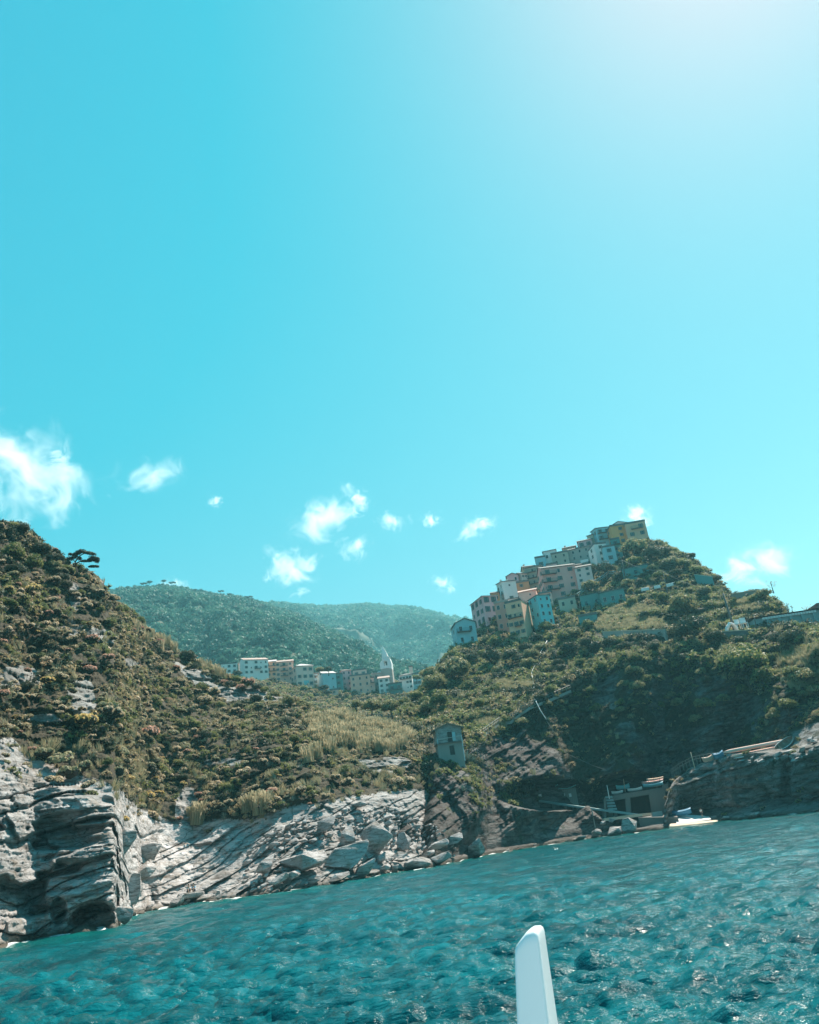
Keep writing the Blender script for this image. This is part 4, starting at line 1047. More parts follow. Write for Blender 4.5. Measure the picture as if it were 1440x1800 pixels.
wallm('teal', (0.12, 0.30, 0.29), 0.5); wallm('orange', (0.50, 0.26, 0.14)); wallm('stone', (0.30, 0.29, 0.26), 0.6); wallm('rail', (0.26, 0.36, 0.36)); wallm('tan', (0.72, 0.54, 0.40)); wallm('salmon', (0.93, 0.50, 0.38)); wallm('concrete', (0.17, 0.155, 0.14), 0.5)
MT['roof_slate'] = plain('grey slate roof', (0.16, 0.155, 0.15), 0.8, 0.4, 1.2)
MT['roof_pink'] = plain('faded clay tile roof', (0.52, 0.36, 0.31), 0.85, 0.4, 1.2)
MT['roof_pale'] = plain('pale pinkish grey roof', (0.66, 0.60, 0.58), 0.8, 0.3, 0.8)  # pale pinkish grey tile used on some roofs
MT['roof_rust'] = plain('rust red roof', (0.20, 0.085, 0.065), 0.8, 0.4, 0.8)
MT['shut'] = plain('dark green shutter', (0.05, 0.10, 0.085), 0.6, 0.3)
MT['frame'] = plain('window surround', (0.55, 0.53, 0.50), 0.8, 0.2)
MT['glass'] = plain('dark window glass', (0.02, 0.03, 0.035), 0.12, 0.0)
MT['iron'] = plain('grey iron', (0.11, 0.14, 0.135), 0.6, 0.3)
MT['whitep'] = plain('white paint', (0.80, 0.79, 0.77), 0.5, 0.12)
MT['wood'] = plain('weathered wood', (0.20, 0.16, 0.12), 0.85, 0.4, 3, bump=0.3)
MT['door'] = plain('dark door wood', (0.05, 0.05, 0.045), 0.7, 0.3)  # hut doors; also serves as painted shade at the back of the boat bays
MT['awning'] = plain('blue awning cloth', (0.25, 0.60, 0.62), 0.8, 0.15)

def make_win(w, h, shut, frame=True):
    mb = MB()
    mb.box(-w / 2, w / 2, -0.03, 0.0, 0, h, 1)                        # pane
    if frame:
        t = 0.09
        for a in ((-w / 2 - t, -w / 2, -0.08, h + 0.08), (w / 2, w / 2 + t, -0.08, h + 0.08)): mb.box(a[0], a[1], -0.10, 0.0, a[2], a[3], 0)
        mb.box(-w / 2, w / 2, -0.10, 0.0, h, h + 0.08, 0); mb.box(-w / 2, w / 2, -0.16, 0.0, -0.08, 0, 0)
        mb.box(-0.03, 0.03, -0.06, -0.03, 0, h, 0)
    if shut:
        for sx in (-1, 1):
            x0 = sx * (w / 2 + 0.10); x1 = sx * (w / 2 + 0.10 + w * 0.48)
            mb.box(min(x0, x1), max(x0, x1), -0.15, -0.09, -0.04, h + 0.04, 2)
    me = mb.mesh('window'); 
    for m in (MT['frame'], MT['glass'], MT['shut']): me.materials.append(m)
    return me
WIN = {'plain': make_win(1.0, 1.6, False), 'shut': make_win(0.9, 1.7, True), 'bare': make_win(0.95, 1.5, False, False), 'small': make_win(0.7, 0.9, False), 'tall': make_win(1.0, 2.2, True)}
def face_frame(side, w, d):
    """origin and yaw of a wall face; local x along the wall, local -y outwards"""
    return {'front': ((0, -d / 2), 0.0, w), 'left': ((-w / 2, 0), -pi / 2, d), 'right': ((w / 2, 0), pi / 2, d)}[side]
def balcony_mesh(w, d=1.0):
    mb = MB(); mb.box(-w / 2, w / 2, -d, 0, -0.16, 0, 0)
    n = max(3, int(w / 0.3))
    for k in range(n + 1):
        x = -w / 2 + 0.04 + (w - 0.08) * k / n; mb.box(x - 0.018, x + 0.018, -d + 0.03, -d + 0.066, 0, 0.95, 1)
    for sx in (-1, 1):
        for k in range(3):
            y = -d + 0.3 + k * 0.3; x = sx * (w / 2 - 0.05); mb.box(x - 0.018, x + 0.018, y, y + 0.036, 0, 0.95, 1)
    mb.box(-w / 2, w / 2, -d + 0.02, -d + 0.07, 0.95, 1.0, 1); mb.box(-w / 2, -w / 2 + 0.05, -d + 0.07, 0, 0.95, 1.0, 1); mb.box(w / 2 - 0.05, w / 2, -d + 0.07, 0, 0.95, 1.0, 1)
    for sx in (-0.8, 0.8): mb.box(sx * w / 2 - 0.06, sx * w / 2 + 0.06, -d * 0.7, 0, -0.4, -0.16, 0)
    me = mb.mesh('balcony'); me.materials.append(MT['w_concrete']); me.materials.append(MT['iron'])
    return me
def px_scale(p):
    a = proj(p)[:2]; az = atan2(p[0], p[1])
    up = np.hypot(*(proj(p + np.array([0, 0, 1.0]))[:2] - a)); rt = np.hypot(*(proj(p + np.array([cos(az), -sin(az), 0]))[:2] - a))
    return up, rt
def face_cam(p): return -atan2(p[0], p[1])
hrn = random.Random(12)
def house(T, px, py, wpx, hpx, wall, roof, label, yaw=0.0, depth=None, floors=3, cols=3, wins='shut', side='left', scols=2, r=None, rmat='roof_slate', balc=(), group='houses of the hilltop village', overh=0.35, chim=0, skip=(), name='house', dr=0.0, foot=7, rh=None):
    """px,py: middle of the visible foot; wpx,hpx: apparent width and wall height in photo pixels"""
    p, _ = T.at(px, py)
    if r is None: r = float(np.hypot(p[0], p[1])) + dr
    p = P(px, py, r)
    up, rt = px_scale(p)
    d0 = depth or 8.0; wpx = wpx * 1.1
    W = wpx / rt; H = hpx / up
    # front and one flank share the apparent width when the house is turned
    W = max(2.0, (W - abs(sin(yaw)) * d0) / max(cos(yaw), 0.3)) if abs(yaw) > 0.12 else W
    e = empty(name, p, face_cam(p) + yaw); tag(e, label, 'house', group)
    a = face_cam(p) + yaw; c0 = p + np.array([-sin(a) * d0 / 2, cos(a) * d0 / 2, 0]); hd = np.array([cos(face_cam(p)), sin(face_cam(p)), 0])
    for _k in range(5):
        cs = np.array([c0 + sx * W / 2 * np.array([cos(a), sin(a), 0]) + sy * d0 / 2 * np.array([-sin(a), cos(a), 0]) + np.array([0, 0, H * .5]) for sx in (-1, 1) for sy in (-1, 1)])
        xs = proj(cs)[:, 0]; W = max(1.8, W * (1 + 0.8 * (wpx / (xs.max() - xs.min()) - 1)))
        mid_ = proj((c0 + np.array([0, 0, H * .5]))[None])[0]; tgt = px
        c0 = c0 + hd * ((tgt - (xs.max() + xs.min()) / 2) / rt)
    e.location = c0
    mb = MB(); mb.box(-W / 2, W / 2, -d0 / 2, d0 / 2, -foot, H)
    w_ = mb.build('wall', [MT['w_' + wall]], e)
    o = overh; rb = MB()
    if roof == 'flat':
        rb.box(-W / 2 - 0.12, W / 2 + 0.12, -d0 / 2 - 0.12, d0 / 2 + 0.12, H, H + 0.25); rb.box(-W / 2 - 0.12, W / 2 + 0.12, -d0 / 2 - 0.12, -d0 / 2 + 0.1, H + 0.25, H + 0.75); rb.box(-W / 2 - 0.12, -W / 2 + 0.1, -d0 / 2 + 0.1, d0 / 2, H + 0.25, H + 0.75)
        rb.box(W / 2 - 0.1, W / 2 + 0.12, -d0 / 2 + 0.1, d0 / 2, H + 0.25, H + 0.75)
    elif roof == 'gable':      # ridge along the front
        h = rh or d0 * 0.2
        rb.add([(x, y, z) for x in (-W / 2 - o, W / 2 + o) for y, z in ((-d0 / 2 - o, H - 0.05), (0, H + h), (d0 / 2 + o, H - 0.05), (d0 / 2 + o, H + 0.15), (0, H + h + 0.22), (-d0 / 2 - o, H + 0.15))],
               [(0, 1, 7, 6), (1, 2, 8, 7), (2, 3, 9, 8), (3, 4, 10, 9), (4, 5, 11, 10), (5, 0, 6, 11), (0, 5, 4, 1), (1, 4, 3, 2), (6, 7, 10, 11), (7, 8, 9, 10)])
        g = MB(); 
        for sx in (-W / 2, W / 2 - 0.2): g.add([(sx, -d0 / 2, H), (sx, d0 / 2, H), (sx, 0, H + h), (sx + .2, -d0 / 2, H), (sx + .2, d0 / 2, H), (sx + .2, 0, H + h)], [(0, 1, 2), (3, 5, 4), (0, 3, 4, 1), (1, 4, 5, 2), (2, 5, 3, 0)])
        g.build('gable', [MT['w_' + wall]], e)
    elif roof == 'gablef':     # gable to the front
        h = rh or W * 0.22
        rb.add([(x, y, z) for y in (-d0 / 2 - o, d0 / 2 + o) for x, z in ((-W / 2 - o, H - 0.05), (0, H + h), (W / 2 + o, H - 0.05), (W / 2 + o, H + 0.15), (0, H + h + 0.22), (-W / 2 - o, H + 0.15))],
               [(0, 1, 7, 6), (1, 2, 8, 7), (2, 3, 9, 8), (3, 4, 10, 9), (4, 5, 11, 10), (5, 0, 6, 11), (0, 5, 4, 1), (1, 4, 3, 2), (6, 7, 10, 11), (7, 8, 9, 10)])
        g = MB()
        for sy in (-d0 / 2, d0 / 2 - 0.2): g.add([(-W / 2, sy, H), (W / 2, sy, H), (0, sy, H + h), (-W / 2, sy + .2, H), (W / 2, sy + .2, H), (0, sy + .2, H + h)], [(0, 1, 2), (3, 5, 4), (0, 3, 4, 1), (1, 4, 5, 2), (2, 5, 3, 0)])
        g.build('gable', [MT['w_' + wall]], e)
    elif roof == 'hip':
        h = rh or min(W, d0) * 0.22; i = min(W, d0) * 0.45
        rb.add([(-W / 2 - o, -d0 / 2 - o, H), (W / 2 + o, -d0 / 2 - o, H), (W / 2 + o, d0 / 2 + o, H), (-W / 2 - o, d0 / 2 + o, H), (-W / 2 + i, -0.05, H + h), (W / 2 - i, -0.05, H + h), (W / 2 - i, 0.05, H + h), (-W / 2 + i, 0.05, H + h),
                (-W / 2 - o, -d0 / 2 - o, H - 0.15), (W / 2 + o, -d0 / 2 - o, H - 0.15), (W / 2 + o, d0 / 2 + o, H - 0.15), (-W / 2 - o, d0 / 2 + o, H - 0.15)],
               [(0, 1, 5, 4), (1, 2, 6, 5), (2, 3, 7, 6), (3, 0, 4, 7), (4, 5, 6, 7), (8, 9, 1, 0), (9, 10, 2, 1), (10, 11, 3, 2), (11, 8, 0, 3), (8, 11, 10, 9)])
    elif roof == 'shed':
        h = rh or d0 * 0.18
        rb.add([(-W / 2 - o, -d0 / 2 - o, H), (W / 2 + o, -d0 / 2 - o, H), (W / 2 + o, d0 / 2 + o, H + h), (-W / 2 - o, d0 / 2 + o, H + h), (-W / 2 - o, -d0 / 2 - o, H + .2), (W / 2 + o, -d0 / 2 - o, H + .2), (W / 2 + o, d0 / 2 + o, H + h + .2), (-W / 2 - o, d0 / 2 + o, H + h + .2)],
               [(0, 3, 2, 1), (4, 5, 6, 7), (0, 1, 5, 4), (1, 2, 6, 5), (2, 3, 7, 6), (3, 0, 4, 7)])
        g = MB(); g.prism([(-d0 / 2, H), (d0 / 2, H), (d0 / 2, H + h)], -W / 2, W / 2)
        g.v = [(b, a_, c) for a_, b, c in g.v]; g.build('gable', [MT['w_' + wall]], e)
    ro = rb.build('roof', [MT[rmat]], e)
    for k in range(chim):
        c = MB(); x = -W * 0.3 + k * W * 0.45; c.box(x - 0.3, x + 0.3, 0.5, 1.1, H, H + 2.1); c.box(x - 0.4, x + 0.4, 0.4, 1.2, H + 2.1, H + 2.25)
        c.build('chimney', [MT['w_' + wall], ], ro)
    fh = H / floors
    def facade(sd, nc, ba=True):
        (ox, oy), ya, L = face_frame(sd, W, d0)
        R = Matrix.Rotation(ya, 4, 'Z')
        for f in range(floors):
            for c in range(nc):
                if (sd, f, c) in skip or hrn.random() < 0.1: continue
                x = L * ((c + 0.5) / nc - 0.5)
                key = wins if hrn.random() < 0.7 else hrn.choice(['shut', 'plain', 'small', 'bare'])
                o_ = link('window', WIN[key], parent=e)
                v = R @ Vector((x, -0.004, 0)); o_.location = (ox + v.x, oy + v.y, fh * f + fh * 0.28)
                o_.rotation_euler = (0, 0, ya); s_ = min(0.9, fh / 3.6, L / nc / 2.8); o_.scale = (s_, 1, s_)
        for (bs, f, c0, cw) in balc:
            if bs != sd: continue
            b = link('balcony', balcony_mesh(max(1.4, L * cw)), parent=e)
            v = R @ Vector((L * (c0 - 0.5), 0, 0)); b.location = (ox + v.x, oy + v.y, fh * f + fh * 0.2); b.rotation_euler = (0, 0, ya)
    facade('front', cols)
    if scols:
        for s_ in ([side] if side != 'both' else ['left', 'right']): facade(s_, scols)
    return e, W, H, d0

# -- hilltop village, from the summit down to the detached blue house
hs = house
hs(TB, 1118, 945, 34, 26, 'palochre', 'flat', 'pale ochre summit house with balcony at the far right of the hilltop village', yaw=0.15, floors=2, cols=2, scols=0, balc=[('front', 1, 0.55, 0.6)])
hs(TB, 1090, 957, 36, 33, 'ochre', 'flat', 'deep ochre house with few windows on the summit', yaw=0.25, floors=3, cols=1, scols=1, side='left')
hs(TB, 1092, 945, 44, 20, 'white', 'gablef', 'white gabled house behind and above the ochre summit houses', floors=2, cols=2, scols=0, dr=9, rmat='roof_slate', rh=2.2)
hs(TB, 1060, 962, 30, 34, 'blue', 'shed', 'grey blue balconied house left of the ochre summit house', yaw=0.3, floors=3, cols=2, scols=2, balc=[('front', 1, 0.5, 0.9), ('front', 2, 0.5, 0.9)], dr=3)
hs(TB, 1053, 990, 28, 33, 'white', 'flat', 'narrow white tower like house above the green bushes of the summit', yaw=0.35, floors=3, cols=1, scols=1, side='left', dr=-2)
hs(TB, 1072, 987, 20, 26, 'blue', 'flat', 'small pale blue rounded annex beside the narrow white tower house', yaw=0.1, floors=2, cols=1, scols=0, dr=-3, depth=5)
hs(TB, 1085, 982, 16, 34, 'teal', 'flat', 'slim dark teal house under the ochre summit house', floors=3, cols=1, scols=0, dr=-1, depth=5, balc=[('front', 2, 0.5, 1.0)])
hs(TB, 1031, 975, 24, 25, 'lilac', 'gable', 'pale lilac house left of the summit with a dark ridge roof', floors=2, cols=2, scols=0, dr=4)
hs(TB, 1018, 996, 46, 32, 'grey', 'gable', 'long dark grey stone house behind the big pink house', yaw=-0.1, floors=3, cols=4, scols=0, dr=4, wins='bare', chim=2)
hs(TB, 987, 1002, 28, 30, 'greygreen', 'flat', 'grey green house with roof terrace left of the long stone house', floors=3, cols=2, scols=0, dr=3, wins='bare')
hs(TB, 968, 985, 22, 17, 'white', 'shed', 'small white rooftop house with an open frame high on the ridge', floors=1, cols=2, scols=0, dr=6)
hs(TB, 952, 1000, 18, 20, 'blue', 'flat', 'small bluish rooftop house on the ridge above the balconied house', floors=1, cols=1, scols=0, dr=6, chim=1)
hs(TB, 942, 1038, 32, 42, 'greygreen', 'shed', 'tall grey green house with stacked balconies left of the pink house', yaw=-0.15, floors=4, cols=3, scols=0, dr=2, balc=[('front', 1, 0.5, 0.8), ('front', 2, 0.5, 0.8), ('front', 3, 0.4, 0.6)], wins='bare')
hs(TB, 918, 1035, 20, 26, 'palepink', 'gable', 'pale gabled house at the left end of the ridge row', yaw=0.4, floors=3, cols=2, scols=1, dr=4)
hs(TB, 983, 1052, 60, 56, 'pink', 'gable', 'big pink house with balconies, largest of the hilltop village', yaw=0.22, depth=9, floors=4, cols=3, scols=3, balc=[('front', 3, 0.2, 0.45), ('front', 2, 0.2, 0.42), ('front', 1, 0.25, 0.4)], chim=1)
hs(TB, 1028, 1034, 26, 38, 'pinkl', 'gable', 'lighter pink house joined to the right of the big pink house', yaw=0.05, floors=4, cols=2, scols=0, dr=1)
hs(TB, 918, 1046, 26, 22, 'orange', 'flat', 'orange brown house behind the white upper house', floors=2, cols=1, scols=0, dr=3, depth=5)
hs(TB, 893, 1058, 30, 36, 'white', 'shed', 'white upper house with two chimneys above the brown house', yaw=0.3, floors=3, cols=1, scols=2, chim=2)
hs(TB, 925, 1062, 42, 22, 'palepink', 'gable', 'low pale pink house with sunlit clay roof above the cream house', yaw=-0.1, floors=2, cols=2, scols=0, rmat='roof_pink', wins='small', dr=2)
hs(TB, 854, 1098, 42, 50, 'lilac', 'hip', 'big lilac house with pale hipped roof at the left of the hilltop village', yaw=0.45, depth=11, floors=3, cols=2, scols=3, side='left', rmat='roof_pale', wins='tall')
hs(TB, 888, 1108, 28, 50, 'brown', 'flat', 'red brown house between the lilac and the cream house', yaw=-0.12, floors=3, cols=2, scols=0, wins='plain', rmat='roof_pink', dr=-2)
hs(TB, 915, 1118, 40, 62, 'cream', 'flat', 'tall cream house with long balconies in the lower row', yaw=-0.32, depth=9, floors=4, cols=3, scols=0, side='right', balc=[('front', 2, 0.5, 0.9), ('front', 1, 0.6, 0.4)], dr=-3, wins='shut')
hs(TB, 952, 1100, 34, 54, 'cyan', 'hip', 'bright turquoise house right of the cream house', yaw=0.55, depth=6, floors=4, cols=2, scols=2, side='left', rmat='roof_slate', dr=-3, wins='plain')
hs(TB, 817, 1133, 38, 38, 'blue', 'gablef', 'detached pale blue house left of the village with one balcony', yaw=0.2, depth=8, floors=2, cols=2, scols=1, side='left', rmat='roof_slate', balc=[('front', 1, 0.4, 0.7)], wins='bare')
hs(TB, 1118, 1014, 42, 18, 'teal', 'shed', 'low green cottage under trees right of the leaning mast', floors=1, cols=3, scols=0, wins='bare', depth=5, group='cottages on the terraces')
hs(TB, 1078, 1062, 40, 24, 'teal', 'shed', 'green cottage with two white framed windows on the terrace', yaw=0.0, floors=1, cols=3, scols=0, depth=6, wins='plain', group='cottages on the terraces')
hs(TB, 1040, 1070, 34, 26, 'teal', 'shed', 'left dark green cottage behind the porch of the two window cottage', floors=1, cols=2, scols=0, depth=6, wins='bare', group='cottages on the terraces', dr=2)
hs(TB, 1035, 1098, 30, 16, 'teal', 'flat', 'dark green stone outbuilding under the two cottages', floors=1, cols=1, scols=0, depth=4, wins='bare', group='cottages on the terraces')
hs(TB, 962, 1072, 20, 30, 'palepink', 'gable', 'narrow pink house squeezed between the turquoise and the big pink house', floors=3, cols=2, scols=0, dr=2, depth=6)
hs(TB, 998, 1068, 28, 16, 'greygreen', 'flat', 'low dull stone annex under the big pink house', floors=1, cols=2, scols=0, dr=-3, depth=4, wins='bare')
hs(TB, 903, 1034, 20, 22, 'lilac', 'gablef', 'small lilac gabled house above the white upper house', floors=2, cols=2, scols=0, dr=8, depth=6)
hs(TB, 931, 1020, 22, 24, 'cream', 'gable', 'small cream house on the ridge above the orange brown house', yaw=0.2, floors=3, cols=2, scols=0, dr=6, depth=6, chim=1)
hs(TB, 1003, 980, 22, 18, 'palochre', 'gable', 'small ochre house peeping over the long stone house', floors=2, cols=2, scols=0, dr=9, depth=6, chim=1)
hs(TB, 1044, 962, 18, 22, 'tan', 'shed', 'tan house between the pale lilac and the grey blue balconied house', yaw=-0.3, floors=2, cols=2, scols=0, dr=7, depth=6)
hs(TB, 1012, 1010, 22, 16, 'palepink', 'gable', 'pinkish house tucked over the roof of the lighter pink house', yaw=0.25, floors=2, cols=2, scols=0, dr=2, depth=5)
hs(TB, 972, 1012, 18, 20, 'pinkl', 'flat', 'small rose house with a flat roof above the big pink house', floors=2, cols=2, scols=0, dr=2, depth=5, balc=[('front', 1, 0.5, 0.8)])
hs(TB, 873, 1072, 14, 30, 'orange', 'gable', 'slim orange brown house wedged behind the lilac house', floors=2, cols=1, scols=0, dr=4, depth=5)
hs(TB, 905, 1078, 16, 26, 'white', 'shed', 'narrow white house between the red brown and the cream house', floors=3, cols=1, scols=0, dr=1, depth=5)
# -- far village in the saddle
vg = dict(group='houses of the far village')
R1 = 418
hs(TC, 403, 1184, 26, 17, 'white', 'flat', 'low white house at the far left end of the distant village', r=R1, floors=2, cols=3, scols=0, **vg)
hs(TC, 446, 1186, 47, 26, 'white', 'gable', 'long white house with a pink left flank in the distant village', r=R1 - 6, yaw=0.28, depth=10, floors=3, cols=5, scols=0, side='left', rmat='roof_pink', balc=[('front', 1, 0.55, 0.25)], **vg)
mbp = None
hs(TC, 477, 1190, 17, 27, 'cream', 'gable', 'narrow cream house with two balconies beside the long white house', r=R1, floors=3, cols=2, scols=0, rmat='roof_pale', balc=[('front', 2, 0.5, 0.9), ('front', 1, 0.5, 0.9)], **vg)
hs(TC, 500, 1198, 30, 35, 'salmon', 'gable', 'tall salmon pink house with three balconies in the distant village', r=R1, floors=4, cols=3, scols=0, rmat='roof_pink', balc=[('front', 3, 0.5, 0.4), ('front', 2, 0.5, 0.4), ('front', 1, 0.5, 0.4)], **vg)
hs(TC, 532, 1208, 36, 38, 'palepink', 'hip', 'pale pink house with white front and a laundry cloth', r=R1 - 8, yaw=0.3, depth=10, floors=3, cols=3, scols=2, side='left', rmat='roof_pale', **vg)
hs(TC, 555, 1203, 12, 18, 'blue', 'flat', 'small blue house squeezed left of the blue white house', r=R1, floors=2, cols=1, scols=0, **vg)
hs(TC, 575, 1214, 30, 30, 'blue', 'gable', 'blue white house with blank side wall in the distant village', r=R1 - 10, yaw=0.35, depth=9, floors=2, cols=2, scols=0, rmat='roof_pale', wins='small', **vg)
hs(TC, 596, 1216, 14, 31, 'teal', 'flat', 'teal house with upper loggia right of the blue white house', r=R1 - 8, floors=3, cols=1, scols=0, **vg)
hs(TC, 588, 1228, 14, 15, 'palepink', 'flat', 'tiny pinkish house lowest under the blue white house', r=R1 - 20, floors=2, cols=1, scols=0, **vg)
hs(TC, 608, 1216, 20, 38, 'lilac', 'hip', 'grey lilac house with a dark open loft under its roof', r=R1, yaw=0.2, floors=4, cols=2, scols=0, rmat='roof_pink', wins='bare', **vg)
hs(TC, 634, 1219, 32, 32, 'salmon', 'flat', 'salmon house with a two window rooftop room in the distant village', r=R1 - 8, floors=3, cols=3, scols=0, wins='plain', **vg)
hs(TC, 633, 1190, 22, 12, 'palepink', 'flat', 'pink rooftop room standing above the salmon house', r=R1 - 3, floors=1, cols=2, scols=0, depth=4, **vg)
hs(TC, 653, 1220, 12, 28, 'palepink', 'flat', 'slim pinkish house with a balcony right of the salmon house', r=R1 - 6, floors=3, cols=1, scols=0, balc=[('front', 2, 0.5, 1.0)], **vg)
hs(TC, 664, 1221, 16, 38, 'grey', 'shed', 'plain grey house with a large pale roof left of the church', r=R1, floors=3, cols=1, scols=0, rmat='roof_pale', **vg)
hs(TC, 676, 1218, 18, 26, 'white', 'gable', 'white house directly in front of the church tower', r=R1 - 10, floors=3, cols=2, scols=0, rmat='roof_pink', **vg)
hs(TC, 696, 1226, 22, 24, 'teal', 'flat', 'dark teal house with a long balcony below the church', r=R1 - 14, floors=2, cols=2, scols=0, balc=[('front', 1, 0.5, 1.0)], **vg)
hs(TC, 716, 1212, 24, 26, 'white', 'hip', 'white house with green balconies right of the church', r=R1 - 4, yaw=-0.15, floors=3, cols=4, scols=0, balc=[('front', 2, 0.5, 0.9)], **vg)
hs(TC, 733, 1205, 14, 20, 'blue', 'flat', 'last pale house at the right end of the distant village', r=R1, floors=2, cols=2, scols=0, **vg)
hs(TC, 723, 1188, 6, 16, 'palepink', 'flat', 'small square pink turret right of the church', r=R1 + 6, floors=1, cols=1, scols=0, depth=3, wins='small', **vg)
def cloth():
    p = P(539, 1204, R1 - 14); k = mpp(p); mb = MB()
    vs = []; 
    for i in range(7):
        for j in range(5): vs.append((-4.5 * k + 9 * k * i / 6, 0.15 * sin(i * 1.9 + j), -8 * k * (j / 4) * (0.8 + 0.2 * sin(i))))
    mb.add(vs, [(i * 5 + j, i * 5 + j + 1, i * 5 + j + 6, i * 5 + j + 5) for i in range(6) for j in range(4)])
    o = mb.build('laundry_cloth', [MT['awning']]); so = o.modifiers.new('thick', 'SOLIDIFY'); so.thickness = 0.05
    p = P(539, 1196, R1 - 10.5); o.location = p; o.rotation_euler = (0, 0, face_cam(p)); tag(o, 'turquoise cloth hanging on the pale pink village house', 'cloth')
cloth()
def church():
    p = P(683, 1200, R1 + 4); up, rt = px_scale(p); k = 1 / rt
    e = empty('church_tower', p, face_cam(p) - 0.15); tag(e, 'grey stone church tower with a white belfry and pointed white spire', 'church tower')
    mb = MB(); w = 10 * k; mb.box(-w, w, -w * .8, w * .8, -8, 24 * k); mb.build('shaft', [MT['w_grey']], e)
    # belfry: white gable wall with an arched opening
    z0 = 24 * k; hh = 22 * k; poly = [(-w * 1.0, z0), (w * 1.0, z0 - 2 * k), (w * 1.05, z0 + 6 * k)] + [(w * (1.05 - 0.18 * t), z0 + 6 * k + (hh - 6 * k) * t) for t in (0.4, 0.8)] + [(w * 0.4, z0 + hh), (-w * 0.5, z0 + hh * 0.75), (-w * 1.05, z0 + hh * 0.45)]
    ow, oh = 3.0 * k, 10 * k
    L = MB(); L.prism([(-w, z0), (-ow, z0), (-ow, z0 + 5 * k + oh), (-w * 0.5, z0 + hh * 0.75), (-w * 1.05, z0 + hh * 0.45)], -w * .85, w * .85)
    L.prism([(ow, z0), (w, z0 - 2 * k), (w * 1.03, z0 + 8 * k), (w * 0.8, z0 + hh * 0.8), (w * 0.45, z0 + hh), (ow, z0 + hh * 0.96)], -w * .85, w * .85)
    L.prism([(-ow, z0), (ow, z0), (ow, z0 + 5 * k), (-ow, z0 + 5 * k)], -w * .85, w * .85)
    arch = [(-ow, z0 + 5 * k + oh)] + [(ow * cos(t), z0 + 4 * k + oh + 0 + ow * 0.6 * sin(t)) for t in [pi * (1 - q / 6) for q in range(1, 6)]] + [(ow, z0 + 5 * k + oh), (ow, z0 + hh * 0.96), (-w * 0.5, z0 + hh * 0.75)]
    L.prism([(-ow, z0 + 3 * k + oh), (ow, z0 + 3 * k + oh), (ow, z0 + hh * 0.96), (-ow, z0 + hh * 0.82)], -w * .85, w * .85)
    L.build('belfry', [MT['whitep']], e)
    b = MB(); b.box(-ow * .5, ow * .5, -0.3, 0.3, z0 + 8 * k, z0 + 13 * k); b.tube([(0, 0, z0 + 9 * k), (0, 0, z0 + 6.5 * k)], [ow * .3, ow * .7], 10); b.build('bell', [MT['iron']], e)
    s = MB(); zt = z0 + hh * 0.8; ring = []
    for z, h in ((zt, w * 0.62), (zt + 10 * k, w * 0.42), (zt + 18 * k, w * 0.2), (zt + 25 * k, 0.05)):
        cx = -w * 0.0 + (zt - z) * 0.12
        ring.append([(cx - h, -h, z), (cx + h, -h, z), (cx + h, h, z), (cx - h, h, z)])
    vs = sum(ring, []); fs = [(a * 4 + i, a * 4 + (i + 1) % 4, a * 4 + 4 + (i + 1) % 4, a * 4 + 4 + i) for a in range(3) for i in range(4)] + [(3, 2, 1, 0)]
    s.add(vs, fs); s.build('spire', [MT['w_white']], e)
    v = MB(); pts = [(-w * 1.35 + 3.6 * k * (1 - t / 9) * cos(t), -w * .9, 17 * k + 3.6 * k * (1 - t / 9) * sin(t)) for t in np.linspace(-1, 6, 20)]
    v.tube(pts, 0.7 * k, 6); v.build('volute', [MT['whitep']], e)
church()
# -- long railway building on the right
def railway():
    pl = P(1330, 1110, 222); pr_ = P(1480, 1100, 230)
    d = pr_ - pl; L = float(np.hypot(d[0], d[1])); a = atan2(d[1], d[0])
    e = empty('railway_building', (pl + pr_) / 2, a); tag(e, 'long low teal building with a rust red roof at the right edge', 'building'); e.location.z = pl[2]
    up, _ = px_scale(pl); H = 22 / up; D = 7
    mb = MB(); mb.box(-L / 2, L / 2, 0, D, -7, H); mb.build('wall', [MT['w_rail']], e)
    rf = MB(); rf.add([(-L / 2 - .5, -.7, H + .35), (L / 2 + .5, -.7, H + .35), (L / 2 + .5, D / 2, H + 1.1), (-L / 2 - .5, D / 2, H + 1.1), (L / 2 + .5, D + .6, H + .3), (-L / 2 - .5, D + .6, H + .3)], [(0, 1, 2, 3), (3, 2, 4, 5), (0, 3, 5), (1, 4, 2), (0, 5, 4, 1)])
    rf.box(L * 0.28, L / 2 + .4, -0.75, D + .5, H + 0.35, H + 1.7); rf.build('roof', [MT['roof_rust']], e)
    n = 20; bm_ = MB(); bm_.box(-0.28, 0.28, -0.45, 0, 0, 0.55); me = bm_.mesh('bracket'); me.materials.append(MT['whitep'])
    for k in range(n):
        o = link('bracket', me, parent=e); o.location = (-L / 2 + L * 0.12 + L * 0.62 * k / (n - 1), -0.004, H - 0.5)
    bt = MB(); bt.box(-0.35, 0.35, -0.5, 0, -7, H - 0.6); me = bt.mesh('buttress'); me.materials.append(MT['w_rail'])
    for k in range(6):
        o = link('buttress', me, parent=e); o.location = (-L / 2 + L * (0.16 + 0.14 * k), -0.006, 0)
railway()
